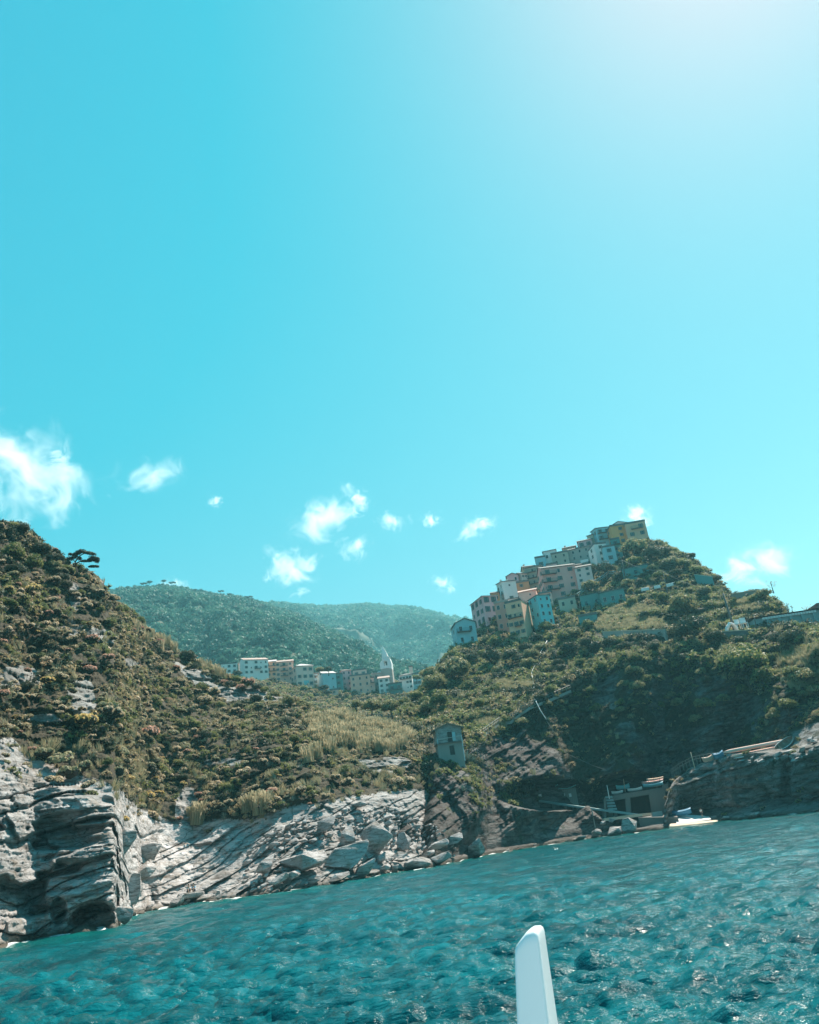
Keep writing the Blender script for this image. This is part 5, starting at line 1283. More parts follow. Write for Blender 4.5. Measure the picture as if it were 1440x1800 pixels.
def slab_wall(name, x0, y0, x1, y1, r0, r1, hpx, mat, label, cat, th=0.7, batt=0.0, cols=0):
    a = P(x0, y0, r0); b = P(x1, y1, r1); up, _ = px_scale(a); h = hpx / up
    d = b - a; L = float(np.hypot(d[0], d[1])); an = atan2(d[1], d[0])
    e = empty(name, a, an); tag(e, label, cat)
    # coursed stones: uneven blocks proud of a core
    mb = MB(); mb.add([(0, 0, -4), (L, 0, -4 + d[2]), (L, th, -4 + d[2]), (0, th, -4), (0, batt, h), (L, batt, h + d[2]), (L, th, h + d[2]), (0, th, h)], [(0, 3, 2, 1), (4, 5, 6, 7), (0, 1, 5, 4), (1, 2, 6, 5), (2, 3, 7, 6), (3, 0, 4, 7)])
    mb.build('wall_core', [mat], e)
    c = MB(); c.add([(-.1, batt - .12, h), (L + .1, batt - .12, h + d[2]), (L + .1, th + .1, h + d[2]), (-.1, th + .1, h), (-.1, batt - .12, h + .2), (L + .1, batt - .12, h + .2 + d[2]), (L + .1, th + .1, h + .2 + d[2]), (-.1, th + .1, h + .2)], [(0, 3, 2, 1), (4, 5, 6, 7), (0, 1, 5, 4), (1, 2, 6, 5), (2, 3, 7, 6), (3, 0, 4, 7)])
    c.build('coping', [MT['w_tan']], e)
    return e
rr = lambda x, y, T=None: float(np.hypot(*((T or TB).at(x, y)[0][:2])))
slab_wall('stone_wall', 1288, 1056, 1335, 1050, rr(1288, 1056) - .5, rr(1335, 1050) - .5, 12, MT['w_stone'], 'dry stone retaining wall under the rocky knoll at right', 'stone wall')
slab_wall('retaining_wall', 1226, 1030, 1258, 1034, rr(1226, 1030) - 1, rr(1258, 1034) - 1, 22, MT['w_teal'], 'smooth dark retaining wall left of the right skyline trees', 'retaining wall', batt=2.0)
slab_wall('terrace_wall', 1062, 1126, 1172, 1124, rr(1062, 1122) - .5, rr(1172, 1122) - .5, 16, MT['w_grey'], 'long dark terrace wall under the pale grass strip', 'terrace wall')
slab_wall('platform_wall', 1275, 1122, 1330, 1119, 212, 215, 12, MT['w_concrete'], 'low concrete platform wall left of the long railway building', 'platform wall')
def pole(x0, y0, x1, y1, rad=0.16, label='', name='utility_pole', T=TB, arm=True, cat='pole', mat='w_concrete'):
    b, _ = T.at(x1, y1); r = float(np.hypot(b[0], b[1])) - 0.6; b = P(x1, y1, r); t = P(x0, y0, r)
    e = empty(name, b); tag(e, label, cat)
    mb = MB(); v = Vector(t - b); mb.tube([v * -0.15, v * 0.5, v], [rad * 1.2, rad, rad * 0.7], 7); mb.build('shaft', [MT[mat]], e, True)
    if arm:
        m = MB(); c = v * 0.96; a = face_cam(b); dx = Vector((cos(a), sin(a), 0))
        m.tube([c - dx * 0.9, c + dx * 0.9], 0.06, 5); 
        for s in (-.8, 0, .8): m.tube([c + dx * s, c + dx * s + Vector((0, 0, .3))], 0.06, 5)
        m.build('cross_arm', [MT['iron']], e)
    return b, t
pole(1271, 1043, 1294, 1116, 0.3, 'tall leaning pole beside the railway platform')
_, M1 = pole(1093, 984, 1099, 1016, 0.2, 'mast standing left of the low green cottage')
_, M2 = pole(1165, 1003, 1174, 1044, 0.13, 'thin pole behind the white awnings')
pole(1028, 1027, 1032, 1044, 0.13, 'short pole beside the big pink house')
pole(1017, 1056, 1021, 1074, 0.13, 'short pole at the upper bend of the diagonal rail')
pole(980, 1084, 985, 1104, 0.13, 'short pole low on the slope under the turquoise house')
pole(1325, 1080, 1330, 1106, 0.14, 'thin post at the left corner of the railway building', arm=False)
def cable(pts, rad, label, name='cable', sag=0.0, mat='iron', cat='cable'):
    V = []
    for a, b in zip(pts[:-1], pts[1:]):
        for k in range(8):
            t = k / 8; V.append(Vector(a * (1 - t) + b * t) - Vector((0, 0, sag * 4 * t * (1 - t))))
    V.append(Vector(pts[-1])); mb = MB(); mb.tube(V, rad, 5)
    o = mb.build(name, [MT[mat]], smooth=True); tag(o, label, cat); return o
cable([M1, M2], 0.05, 'overhead cable between the mast and the thin pole', sag=1.2)
cable([M2, P(1226, 1030, 250)], 0.05, 'overhead cable from the thin pole down to the retaining wall', sag=0.8)
def on(T, pts, off=0.25, out=0.25):
    r = []
    for x, y in pts:
        p, n = T.at(x, y); h = np.hypot(p[0], p[1]); rr_ = h - out; q = P(x, y, rr_); r.append(q + np.array([0, 0, off]))
    return r
def monorail():
    pts = on(TB, [(980, 1077), (1005, 1060), (1035, 1037), (1060, 1020), (1070, 1013), (1084, 1012)], 0.9, 1.2)
    e = empty('monorail_track', pts[0]); tag(e, 'long diagonal double rail climbing past the green cottages', 'rail track')
    b = Vector(pts[0])
    for dz in (0, 0.75):
        mb = MB(); mb.tube([Vector(p) - b + Vector((0, 0, dz)) for p in pts], 0.17, 5); mb.build('rail', [MT['w_rail']], e)
    mb = MB(); mb.tube([(0, 0, -2.5), (0, 0, 0.75)], 0.09, 5); me = mb.mesh('support'); me.materials.append(MT['iron'])
    for a, c in zip(pts[:-1], pts[1:]):
        for t in (0.0, 0.33, 0.66):
            o = link('support', me, parent=e); o.location = Vector(a * (1 - t) + c * t) - b
monorail()
cable(on(TB, [(962, 1128), (950, 1150), (935, 1184)], 0.3, 1.5), 0.08, 'upper white drain pipe coming down beside the cliff path', 'drain_pipe', mat='whitep', cat='pipe')
cable(on(TB, [(935, 1185), (939, 1210), (943, 1236), (950, 1250), (961, 1267)], 0.3, 1.5), 0.08, 'lower white drain pipe crossing the fenced cliff path', 'drain_pipe', mat='whitep', cat='pipe')
cable(on(TB, [(961, 1268), (975, 1290), (983, 1306), (995, 1326), (1018, 1336), (1042, 1347), (1065, 1355), (1082, 1370), (1110, 1378)], 0.2, 1.0), 0.05, 'thin pale hose hanging down the dark cliff', 'hose', mat='iron', cat='hose')
def fence_on(pts, label, h=1.1, n=5, T=TB, name='path_fence', path=True):
    e = empty(name, pts[0]); tag(e, label, 'fence', 'fences along the cliff paths'); b = Vector(pts[0])
    for z in (h, h * 0.55):
        mb = MB(); mb.tube([Vector(p) - b + Vector((0, 0, z)) for p in pts], 0.05, 4); mb.build('rail', [MT['iron']], e)
    mb = MB(); mb.tube([(0, 0, -0.5), (0, 0, h + 0.1)], 0.06, 5); me = mb.mesh('post'); me.materials.append(MT['iron'])
    for a, c in zip(pts[:-1], pts[1:]):
        for k in range(n):
            o = link('post', me, parent=e); o.location = Vector(a * (1 - k / n) + c * (k / n)) - b
FP = [(850, 1292), (866, 1280), (880, 1270), (898, 1268), (915, 1254), (933, 1242), (965, 1230), (1004, 1213)]
def ledge_path(pts2, T, label, w=0.7, name='cliff_path'):
    pts = on(T, pts2, 0.0, 0.3); V = []; 
    for p in pts:
        d = np.array([p[0], p[1], 0]) / np.hypot(p[0], p[1]); V += [p - d * w, p + d * 2.5, p + d * 2.5 - np.array([0, 0, .6]), p - d * w - np.array([0, 0, .6])]
    F_ = []
    for k in range(len(pts) - 1):
        a = 4 * k; b = a + 4; F_ += [(a, b, b + 1, a + 1), (a + 3, b + 3, b, a), (a + 2, b + 2, b + 3, a + 3)]
    mb = MB(); mb.add(V, F_); o = mb.build(name, [MT['w_stone']]); tag(o, kind='structure')
ledge_path(FP, TB, '')
fence_on([p - np.array([p[0], p[1], 0]) / np.hypot(p[0], p[1]) * 0.6 for p in on(TB, FP, 0.0, 0.3)], 'thin fence along the pale path across the cliff')
ST1 = on(TB, [(829, 1321), (845, 1331), (861, 1342)], 0.0, 1.0); fence_on(ST1, 'upper railing of the steps below the stone hut', n=3, name='step_railing')
ST2 = on(TB, [(838, 1361), (858, 1371), (880, 1382), (905, 1394)], 0.0, 1.0); fence_on(ST2, 'lower railing of the steps leading to the boat shed', n=3, name='step_railing')
def awning(x, y, w, h, label):
    p, _ = TB.at(x, y); r = float(np.hypot(p[0], p[1])) - 1.5; p = P(x, y, r); k = mpp(p)
    e = empty('awning', p, face_cam(p) + random.uniform(-.3, .3)); tag(e, label, 'awning', 'white awnings on the terraces')
    W, H = w * k / 2, h * k
    mb = MB(); mb.box(-W, W, -1.2, 1.0, 0, 0.1, T=lambda a, b, c: (a, b, c + H * (0.35 + 0.35 * (b + 1.2) / 2.2) + 0.1 * sin(3 * a))); mb.box(-W, W, -1.25, -1.18, -H * .2, H * .35); mb.build('sheet', [MT['whitep']], e)
    m = MB(); m.tube([(0, 0, -2.5), (0, 0, H * .36)], 0.06, 5); me = m.mesh('leg'); me.materials.append(MT['iron'])
    for a in (-W + .1, W - .1):
        for b in (-1.1, 0.9):
            o = link('leg', me, parent=e); o.location = (a, b, 0)
awning(1135, 1038, 14, 9, 'leftmost of three white awnings on the terrace'); awning(1156, 1034, 11, 9, 'middle one of three white awnings, half hidden by bushes'); awning(1180, 1030, 13, 9, 'rightmost of three white awnings on the terrace'); awning(1029, 988, 14, 8, 'white sheet cover above the lighter pink house')
def plastic_chair(x, y, s, label):
    r = 214; p = P(x, y, r); e = empty('plastic_chair', p, face_cam(p) + 0.4); tag(e, label, 'chair', 'white chairs on the platform')
    mb = MB(); mb.box(-.5 * s, .5 * s, -.45 * s, .45 * s, .85 * s, .97 * s); mb.build('seat', [MT['whitep']], e)
    mb = MB(); mb.box(-.5 * s, .5 * s, .38 * s, .5 * s, .97 * s, 2.0 * s); mb.build('backrest', [MT['whitep']], e)
    m = MB(); m.box(-.06 * s, .06 * s, -.06 * s, .06 * s, 0, .85 * s); me = m.mesh('leg'); me.materials.append(MT['whitep'])
    for a in (-.42, .42):
        for b in (-.38, .38):
            o = link('leg', me, parent=e); o.location = (a * s, b * s, 0)
plastic_chair(1300, 1105, 1.25, 'left white chair on the platform wall'); plastic_chair(1311, 1104, 1.4, 'right white chair on the platform wall')
def hump():
    p = P(1296, 1104, 216); mb = MB(); mb.tube([(-1.6, 0, -2.0), (-1.0, 0, .3), (0, 0, 1.4), (.9, 0, 1.0), (1.6, 0, -2.0)], [.5, .5, .45, .5, .5], 8)
    o = mb.build('covered_bench', [MT['whitep']], smooth=True); o.location = p - np.array([1.5, 0, 0]); tag(o, 'humped white covered shape left of the platform chairs', 'covered bench')
hump()

# -- stone hut
def hut():
    r = rr(792, 1336) + 0.6; p = P(792, 1333, r); up, rt = px_scale(p); W = 46 / rt; H = 50 / up; D = 4.5
    e = empty('stone_hut', p, face_cam(p) + 0.12); tag(e, 'small two storey grey stone hut with gable front on the slope', 'hut')
    wm = rock_mat('hut stone', 0, (0.46, 0.50, 0.49), (0.30, 0.34, 0.33), (0.12, 0.12, 0.11), 3.0, False)
    Hm = H * 0.50; mb = MB()
    dw, dh = W * 0.09, H * 0.36; x0 = W * 0.06
    # walls with real door openings
    def wall(z0, z1, ox, ow, oz0, oz1, inset, mt, nm):
        m = MB(); Y0 = -D / 2 + inset; a, b = -W / 2 + inset, W / 2 - inset
        m.box(a, ox - ow, Y0, Y0 + .4, z0, z1); m.box(ox + ow, b, Y0, Y0 + .4, z0, z1)
        if oz0 > z0: m.box(ox - ow, ox + ow, Y0, Y0 + .4, z0, oz0)
        m.box(ox - ow, ox + ow, Y0, Y0 + .4, oz1, z1)
        m.box(a, a + .4, Y0 + .4, D / 2, z0, z1); m.box(b - .4, b, Y0 + .4, D / 2, z0, z1); m.box(a + .4, b - .4, D / 2 - .4, D / 2, z0, z1)
        m.build(nm, [mt], e)
    wall(-3.0, Hm, x0, dw, Hm * 0.15, Hm * 0.8, 0.12, MT['w_stone'], 'lower_wall')
    wall(Hm + .15, H, x0 - W * .02, dw, Hm + .15, Hm + .15 + dh, 0.0, wm, 'upper_wall')
    m = MB(); m.box(-W / 2 - .1, W / 2 + .1, -D / 2 - .25, D / 2, Hm, Hm + .15); m.build('floor_band', [MT['w_concrete']], e)
    g = MB(); h = W * 0.17
    for y in (-D / 2, D / 2 - .4): g.prism([(-W / 2, H), (W / 2, H), (0, H + h)], y, y + .4)
    g.build('gable', [wm], e)
    o = 0.55; rb = MB()
    rb.add([(x, y, z) for y in (-D / 2 - o, D / 2 + o) for x, z in ((-W / 2 - o, H - 0.2), (0, H + h), (W / 2 + o, H - 0.2), (W / 2 + o, H), (0, H + h + 0.2), (-W / 2 - o, H))],
           [(0, 1, 7, 6), (1, 2, 8, 7), (2, 3, 9, 8), (3, 4, 10, 9), (4, 5, 11, 10), (5, 0, 6, 11), (0, 5, 4, 1), (1, 4, 3, 2), (6, 7, 10, 11), (7, 8, 9, 10)])
    rb.build('roof', [MT['wood']], e)
    for (ox, z0, z1) in ((x0 - W * .02, Hm + .15, Hm + .15 + dh), (x0, Hm * .15, Hm * .8)):
        d = MB(); d.box(ox - dw + .02, ox + dw - .02, -D / 2 + .26, -D / 2 + .32, z0, z1 - .02); dd = d.build('door', [MT['door']], e)
    f = MB(); f.box(x0 - W * .02 + dw, x0 - W * .02 + dw * 2.3, -D / 2 - .07, -D / 2 - .004, Hm + .3, Hm + dh); f.build('shutter', [MT['w_blue']], e)
    rl = MB(); rl.tube([(-W / 2, -D / 2 - .3, Hm + .75), (0, -D / 2 - .3, Hm + .9), (W / 2, -D / 2 - .3, Hm + 1.0)], 0.05, 5); rl.build('handrail', [MT['frame']], e)
    for sx in (-W * .46, W * .47): 
        q = MB(); q.tube([(sx, -D / 2 - .3, -1.0 if sx > 0 else Hm), (sx, -D / 2 - .3, Hm + 1.0)], 0.07, 5); q.build('post', [MT['w_blue']], e)
hut()
# ------------------------------------------------------------------ boulders
import bmesh
def boulder_mesh(seed, flat=0.5, slabby=False):
    rg = random.Random(seed); bm = bmesh.new()
    n = 11 if slabby else 15
    for k in range(n):
        v = Vector((rg.gauss(0, 1), rg.gauss(0, 1), rg.gauss(0, 1))); v.normalize()
        m = max(abs(v.x), abs(v.y), abs(v.z)); v = v / (m ** (0.65 if slabby else 0.3)) * rg.uniform(0.85, 1.0)
        bm.verts.new((v.x, v.y * 0.8, v.z * flat))
    r = bmesh.ops.convex_hull(bm, input=bm.verts)
    bmesh.ops.delete(bm, geom=[v for v in bm.verts if not v.link_faces], context='VERTS')
    bmesh.ops.dissolve_limit(bm, angle_limit=radians(14), verts=bm.verts, edges=bm.edges)
    bmesh.ops.bevel(bm, geom=bm.edges[:], offset=0.025, segments=1, affect='EDGES')
    bmesh.ops.triangulate(bm, faces=bm.faces)
    bmesh.ops.subdivide_edges(bm, edges=bm.edges, cuts=2, use_grid_fill=True)
    co = np.array([v.co for v in bm.verts]); d = fbm(co * 2.3 + seed, 3) * 0.05 + fbm(co * 9 + seed, 2) * 0.035
    for v, a in zip(bm.verts, d): v.co += v.co.normalized() * a
    me = bpy.data.meshes.new('boulder'); bm.to_mesh(me); bm.free(); me.materials.append(MT['boulder'])
    return me
BO = [boulder_mesh(200 + k, 0.45, True) for k in range(7)] + [boulder_mesh(220 + k, 0.75) for k in range(6)]
ANCHR = [(240, 1600, 'beside the deep cleft'), (300, 1590, 'left of the seated pair'), (360, 1590, 'right of the seated pair'), (450, 1550, 'under the smooth slabs'), (520, 1520, 'around the flat roofed slab'), (500, 1450, 'at the scrub edge above the slabs'), (580, 1450, 'above the big grey rock'), (600, 1510, 'before the big grey rock'), (560, 1560, 'at the waterline under the big grey rock'),
         (660, 1520, 'under the leaning crag'), (700, 1470, 'right of the leaning crag'), (735, 1515, 'in the middle of the shore'), (770, 1500, 'below the dark gully'), (835, 1490, 'near the long pale slab'), (720, 1430, 'inside the dark gully'), (960, 1480, 'under the dark cliff'), (1060, 1455, 'under the concrete dock'), (1110, 1445, 'beside the dock wall'), (1270, 1435, 'right of the standing figure'), (1370, 1425, 'near the right end of the shore'), (1400, 1330, 'on the boat ledge'), (1430, 1290, 'at the right edge over the ledge')]
def boulder(px, py, wpx, hpx, T=TA, kind=None, tilt=-0.35, label=None, out=0.4, yaw=None, lift=0.1):
    """px, py: middle of the rock in the photo; wpx, hpx: its apparent width and height"""
    p, _ = T.at(px, py + hpx * 0.35); h = float(np.hypot(p[0], p[1])) - out
    p = P(px, py + hpx * 0.1, h); k = mpp(p)
    me = BO[kind] if kind is not None else random.choice(BO[:7] if hpx < wpx * 0.62 else BO)
    o = link('boulder', me); o.location = p
    o.rotation_euler = (random.uniform(-.15, .25), tilt + random.uniform(-.12, .12), face_cam(p) + (yaw if yaw is not None else random.uniform(-.5, .5)))
    f = 0.45 if BO.index(me) < 7 else 0.75
    sx = wpx * k / 2; o.scale = (sx, sx * 1.05, hpx * k / 2 / f * 0.95)
    tag(o, label, 'rock', 'boulders along the shore')
    if not label: later(o, ('small ' if wpx < 12 else 'large ' if wpx > 19 else '') + ('pale boulder' if BO.index(me) >= 7 else 'flat pale slab'), px, py, ANCHR)
    return o
B1 = [(221, 1470, 42, 56, 9, 0.1, 'tall dark faced block at the top of the deep cleft'), (236, 1556, 38, 62, 10, 0.15, 'upright grey block standing in the deep cleft'), (214, 1604, 44, 40, 8, -0.2, 'big block at the foot of the layered outcrop by the cleft'), (530, 1508, 92, 40, 0, -0.12, 'big flat topped slab with a dark shadowed underside'), (612, 1470, 46, 40, 1, -0.6, 'upright leaning pale slab above the big grey rock'), (608, 1502, 98, 52, 8, -0.55, 'largest grey rock of the shore, a tilted wedge'), (664, 1466, 62, 70, 9, 0.5, 'tall jagged crag leaning right over the shore'),
      (710, 1475, 32, 36, 10, 0.0, 'rounded brown rock right of the leaning crag'), (702, 1502, 32, 14, 2, -0.05, 'small flat table rock under the brown rock'), (732, 1516, 60, 24, 11, -0.1, 'wide blocky rock with a square dark front at the waterline'), (775, 1508, 42, 20, 3, -0.2, 'low dark sided rock left of the long pale slab'),
      (836, 1492, 60, 28, 4, -0.45, 'long pale slab rising to the right below the dark gully'), (800, 1472, 34, 18, 5, -0.3, 'ribbed slab behind the long pale slab'), (770, 1484, 44, 16, 6, -0.3, 'grey slab lying behind the table rock'), (510, 1536, 40, 18, 0, -0.2, 'white kite shaped slab under the big flat topped slab'),
      (468, 1518, 50, 26, 1, -0.4, 'broad white slab left of the big flat topped slab'), (490, 1546, 44, 18, 3, -0.3, 'low white slab at the water left of the kite shaped one'), (595, 1541, 46, 18, 2, -0.25, 'pale slab right at the water under the big grey rock'), (640, 1528, 60, 22, 4, -0.35, 'ribbed low rock under the leaning crag'),
      (572, 1446, 46, 24, 5, -0.35, 'grey slab half buried in scrub above the shore'), (632, 1412, 36, 12, 0, -0.2, 'pale ledge slab set in the scrub above the crag'), (265, 1490, 50, 40, 9, 0.1, 'dark faced block above the deep cleft'), (310, 1585, 40, 18, 1, -0.3, 'low brown rock left of the seated pair'), (250, 1530, 55, 30, 0, -0.5, 'tilted slab bridging the deep cleft'),
      (360, 1576, 34, 12, 2, -0.1, 'dark fronted slab at the water below the seated pair'), (385, 1570, 16, 12, 10, 0, 'small white round rock right of the seated pair')]
for x, y, w_, h_, kd, tl, lb in B1: boulder(x, y, w_, h_, TA if x < 745 else TB, kd, tl, lb, out=1.2)
rb = random.Random(3); used2 = [(a[0], a[1], a[2] * 0.42) for a in B1]; n = 0; tries = 0
while n < 190 and tries < 9000:
    tries += 1
    x = rb.uniform(430, 800); sh = float(seg_interp(np.array([x]), SHORE_A)[0]); top = np.interp(x, [430, 480, 520, 600, 680, 740, 800], [1500, 1460, 1440, 1425, 1420, 1440, 1470])
    y = rb.uniform(top, sh - 1); t = (y - top) / (sh - top)
    w_ = rb.uniform(8, 30) * (0.6 + 0.5 * t); 
    if any((x - a) ** 2 + ((y - b) * 1.5) ** 2 < (w_ * 0.32 + c) ** 2 for a, b, c in used2): continue
    used2.append((x, y, w_ * 0.32)); n += 1
    boulder(x, y, w_, w_ * rb.uniform(0.35, 0.65), TA if x < 745 else TB, None, rb.uniform(-.65, -.1), out=0.35)
for k in range(16):
    x = rb.uniform(215, 440); sh = float(seg_interp(np.array([x]), SHORE_A)[0]); w_ = rb.uniform(8, 20); boulder(x, sh - rb.uniform(1, 10), w_, w_ * 0.5, TA, None, -0.3, out=0.3)
for x, y, w_, h_, lb in [(1080, 1458, 32, 26, 'pale ribbed rock in front of the dock'), (1106, 1448, 36, 30, 'tall brown rock against the dock wall'), (1048, 1462, 22, 14, 'small white rock left of the pale ribbed rock'), (1060, 1446, 14, 8, 'small stone on top of the rocks left of the dock'), (1075, 1440, 14, 9, 'stone above the pale ribbed rock'), (1020, 1474, 30, 10, 'low pale rock under the cliff left of the dock'), (895, 1499, 22, 8, 'low white rock right of the long pale slab'), (1255, 1437, 14, 9, 'round rock right of the standing figure'), (1275, 1438, 28, 7, 'long low rock right of the standing figure'), (1325, 1434, 44, 12, 'pointed pale rock before the sea cave'), (1302, 1438, 18, 8, 'small pointed rock left of the cave rock')]:
    boulder(x, y, w_, h_, TB if x < 1180 else TD, None, -0.15, lb, out=1.5)
for k in range(26):
    x = rb.uniform(870, 1440)
    if 1120 < x < 1245: continue
    sh = float(seg_interp(np.array([x]), SHORE_B if x < 1180 else SHORE_D)[0]); w_ = rb.uniform(6, 16); boulder(x, sh - rb.uniform(0, 4), w_, w_ * 0.4, TB if x < 1180 else TD, None, -0.15, out=0.5)
for k in range(24):
    x = rb.uniform(1310, 1440); y = np.interp(x, [1310, 1380, 1410, 1440], [1338, 1325, 1312, 1285]) + rb.uniform(-4, 22 if x > 1390 else 6); w_ = rb.uniform(7, 20); boulder(x, y, w_, w_ * 0.5, TD, None, -0.25, out=0.3)

# ------------------------------------------------------------------ boat house, dock, boats
def boat_mesh(name, L, W, H, mo, mi, keel=0.35, closed=False):
    """lofted hull, x is length"""
    n = 14; mb = MB(); S = []
    for k in range(n + 1):
        t = k / n; u = 2 * t - 1; w = W / 2 * max(0.02, (1 - abs(u) ** 2.6)) ** 0.75; sheer = H * (1 + 0.35 * u * u); kz = H * keel * abs(u) ** 3
        S.append([(L / 2 * u, -w, sheer), (L / 2 * u, -w * 0.8, kz + (sheer - kz) * 0.35), (L / 2 * u, 0, kz), (L / 2 * u, w * 0.8, kz + (sheer - kz) * 0.35), (L / 2 * u, w, sheer)])
    vs = sum(S, []); fs = [(k * 5 + i, k * 5 + i + 1, k * 5 + 6 + i, k * 5 + 5 + i) for k in range(n) for i in range(4)]
    mb.add(vs, fs, 0)
    if closed:
        T2 = [[(s[0][0], s[0][1], s[0][2]), (s[0][0], 0, s[0][2] + H * .3), (s[4][0], s[4][1], s[4][2])] for s in S]; vs = sum(T2, []); mb.add(vs, [(k * 3 + i, k * 3 + 3 + i, k * 3 + 4 + i, k * 3 + 1 + i) for k in range(n) for i in range(2)], 0)
    else:
        T2 = [[(s[0][0], s[0][1] * 0.9, s[0][2]), (s[1][0], s[1][1] * 0.85, s[1][2] + .05), (s[2][0], 0, s[2][2] + .08), (s[3][0], s[3][1] * 0.85, s[3][2] + .05), (s[4][0], s[4][1] * 0.9, s[4][2])] for s in S]
        vs = sum(T2, []); mb.add(vs, [(k * 5 + i, k * 5 + 5 + i, k * 5 + 6 + i, k * 5 + i + 1) for k in range(n) for i in range(4)], 1)
        for s, q in ((0, 0), (4, 4)):
            vs = []; 
            for k in range(n + 1): vs += [S[k][s], T2[k][q]]
            mb.add(vs, [(2 * k, 2 * k + 1, 2 * k + 3, 2 * k + 2) for k in range(n)], 0)
    me = mb.mesh(name, True); me.materials.append(mo); me.materials.append(mi); return me
def boat(name, px, py, r, Lpx, H, W, mat, label, yaw=0.0, roll=0.0, pitch=0.0, closed=False, cat='boat', bench=2, z=None, group='boats laid up by the cove'):
    p = P(px, py, r); 
    if z is not None: p[2] = z
    _, rt = px_scale(p); L = Lpx / rt
    e = empty(name, p, face_cam(p) + yaw); e.rotation_euler = (roll, pitch, face_cam(p) + yaw); tag(e, label, cat, group)
    link('hull', boat_mesh('hull', L, W, H, mat, MT['wood']), parent=e) if not closed else link('hull', boat_mesh('hull', L, W, H, mat, mat, closed=True), parent=e)
    if not closed:
        for k in range(bench):
            b = MB(); x = (-0.25 + 0.5 * k / max(1, bench - 1)) * L; b.box(x - .12, x + .12, -W * .42, W * .42, H * .78, H * .84); b.build('bench', [MT['wood']], e)
    return e
MT['pinkp'] = plain('pink kayak plastic', (0.75, 0.38, 0.34), 0.45, 0.1); MT['bluep'] = plain('blue tarpaulin', (0.02, 0.20, 0.34), 0.6, 0.25); MT['cyanp'] = plain('light blue paint', (0.10, 0.42, 0.50), 0.5, 0.2); MT['brownp'] = plain('tan tarpaulin', (0.50, 0.36, 0.29), 0.8, 0.2)
RD = rr(1090, 1452) + 1.0                 # distance of the dock front
def boathouse():
    # outline of the raised concrete deck, front seen from the water
    A, B = P(1068, 1404, RD + 6), P(1173, 1388, RD + 4)
    k = mpp(A); e = empty('boat_house', A, face_cam((A + B) / 2)); tag(e, 'open concrete boat house with two dark bays and boats on its deck', 'boat house')
    inv = Matrix.Translation(Vector(A)) @ Matrix.Rotation(face_cam((A + B) / 2), 4, 'Z'); inv = inv.inverted()
    def Lc(px, py, dr=0): v = inv @ Vector(P(px, py, RD + 6 + dr)); return v
    def quadslab(name, tl, tr, br, bl, d, mat, dr=0):
        V = [Lc(*tl, dr), Lc(*tr, dr), Lc(*br, dr), Lc(*bl, dr)]; V += [v + Vector((0, d, 0)) for v in V]
        mb = MB(); mb.add(V, [(0, 1, 2, 3), (7, 6, 5, 4), (0, 4, 5, 1), (1, 5, 6, 2), (2, 6, 7, 3), (3, 7, 4, 0)]); return mb.build(name, [mat], e)
    quadslab('deck', (1066, 1400), (1172, 1383), (1173, 1391), (1067, 1409), 7, MT['w_concrete'])
    quadslab('pillar', (1140, 1391), (1168, 1386), (1176, 1432), (1146, 1434), 1.2, MT['w_concrete'], -0.25)
    quadslab('pillar', (1099, 1404), (1108, 1402), (1110, 1432), (1101, 1433), 1.0, MT['w_concrete'], -0.02)
    quadslab('pillar', (1064, 1410), (1076, 1408), (1078, 1434), (1065, 1436), 1.0, MT['w_concrete'], -0.02)
    quadslab('back_wall', (1060, 1405), (1175, 1388), (1178, 1440), (1062, 1445), 0.5, MT['door'], 5.5)  # near-black material paints the bays' shade onto this wall
    quadslab('parapet', (1165, 1379), (1175, 1377), (1175, 1386), (1165, 1388), 3, MT['w_concrete'], -0.3)
    for j in range(6):
        quadslab('step', (1064 + j * 1.2, 1400 + 5.2 * j), (1076 + j * 2.0, 1399 + 5.2 * j), (1077 + j * 2.0, 1402.5 + 5.2 * j), (1064 + j * 1.2, 1403.5 + 5.2 * j), 0.6, MT['w_rail'], -1.0 - 0.45 * j)
    quadslab('step_wall', (1062, 1402), (1065, 1402), (1066, 1440), (1062, 1440), 3.2, MT['w_concrete'], -3.5)
    # railing with posts on the deck
    for a, b in (((1132, 1374), (1162, 1369)), ((1132, 1379), (1162, 1374))):
        m = MB(); m.tube([Lc(*a, 1.5), Lc(*b, 1.5)], .05, 4); m.build('rail', [MT['iron']], e)
    for t in range(4):
        m = MB(); q = Lc(1132 + 10 * t, 1385 - 1.7 * t, 1.5); m.tube([q, q + Vector((0, 0, 1.5))], .05, 4); m.build('post', [MT['iron']], e)
boathouse()
def kay(nm, x, y, Lp, dr, mat, lb, W=0.8, H=0.35, cl=True, cat='kayak', yaw=0.0): return boat(nm, x, y, RD + 6 + dr, Lp, H, W, mat, lb, yaw=yaw, pitch=0.0, closed=cl, cat=cat)
kay('kayak', 1086, 1396, 20, 1.0, MT['whitep'], 'small white boat at the left end of the boat house deck', cl=False, W=1.2, H=.55, cat='boat')
kay('kayak', 1117, 1391, 26, 1.2, MT['whitep'], 'longer white boat in the middle of the boat house deck', W=1.2, H=.6, cat='boat', cl=False)
kay('kayak', 1096, 1388, 24, 3.5, MT['awning'], 'pale blue upturned boat behind the white boats on the deck', W=1.3, H=.7)
kay('kayak', 1149, 1383, 36, 1.4, MT['cyanp'], 'light blue boat under the pink kayak', W=1.0, H=.5)
kay('kayak', 1148, 1377, 38, 1.8, MT['pinkp'], 'pink kayak on top of the stack at the right of the deck', H=.4)
kay('kayak', 1152, 1371, 30, 2.4, MT['w_tan'], 'dull tan kayak lying behind the pink one on the rail', H=.3)
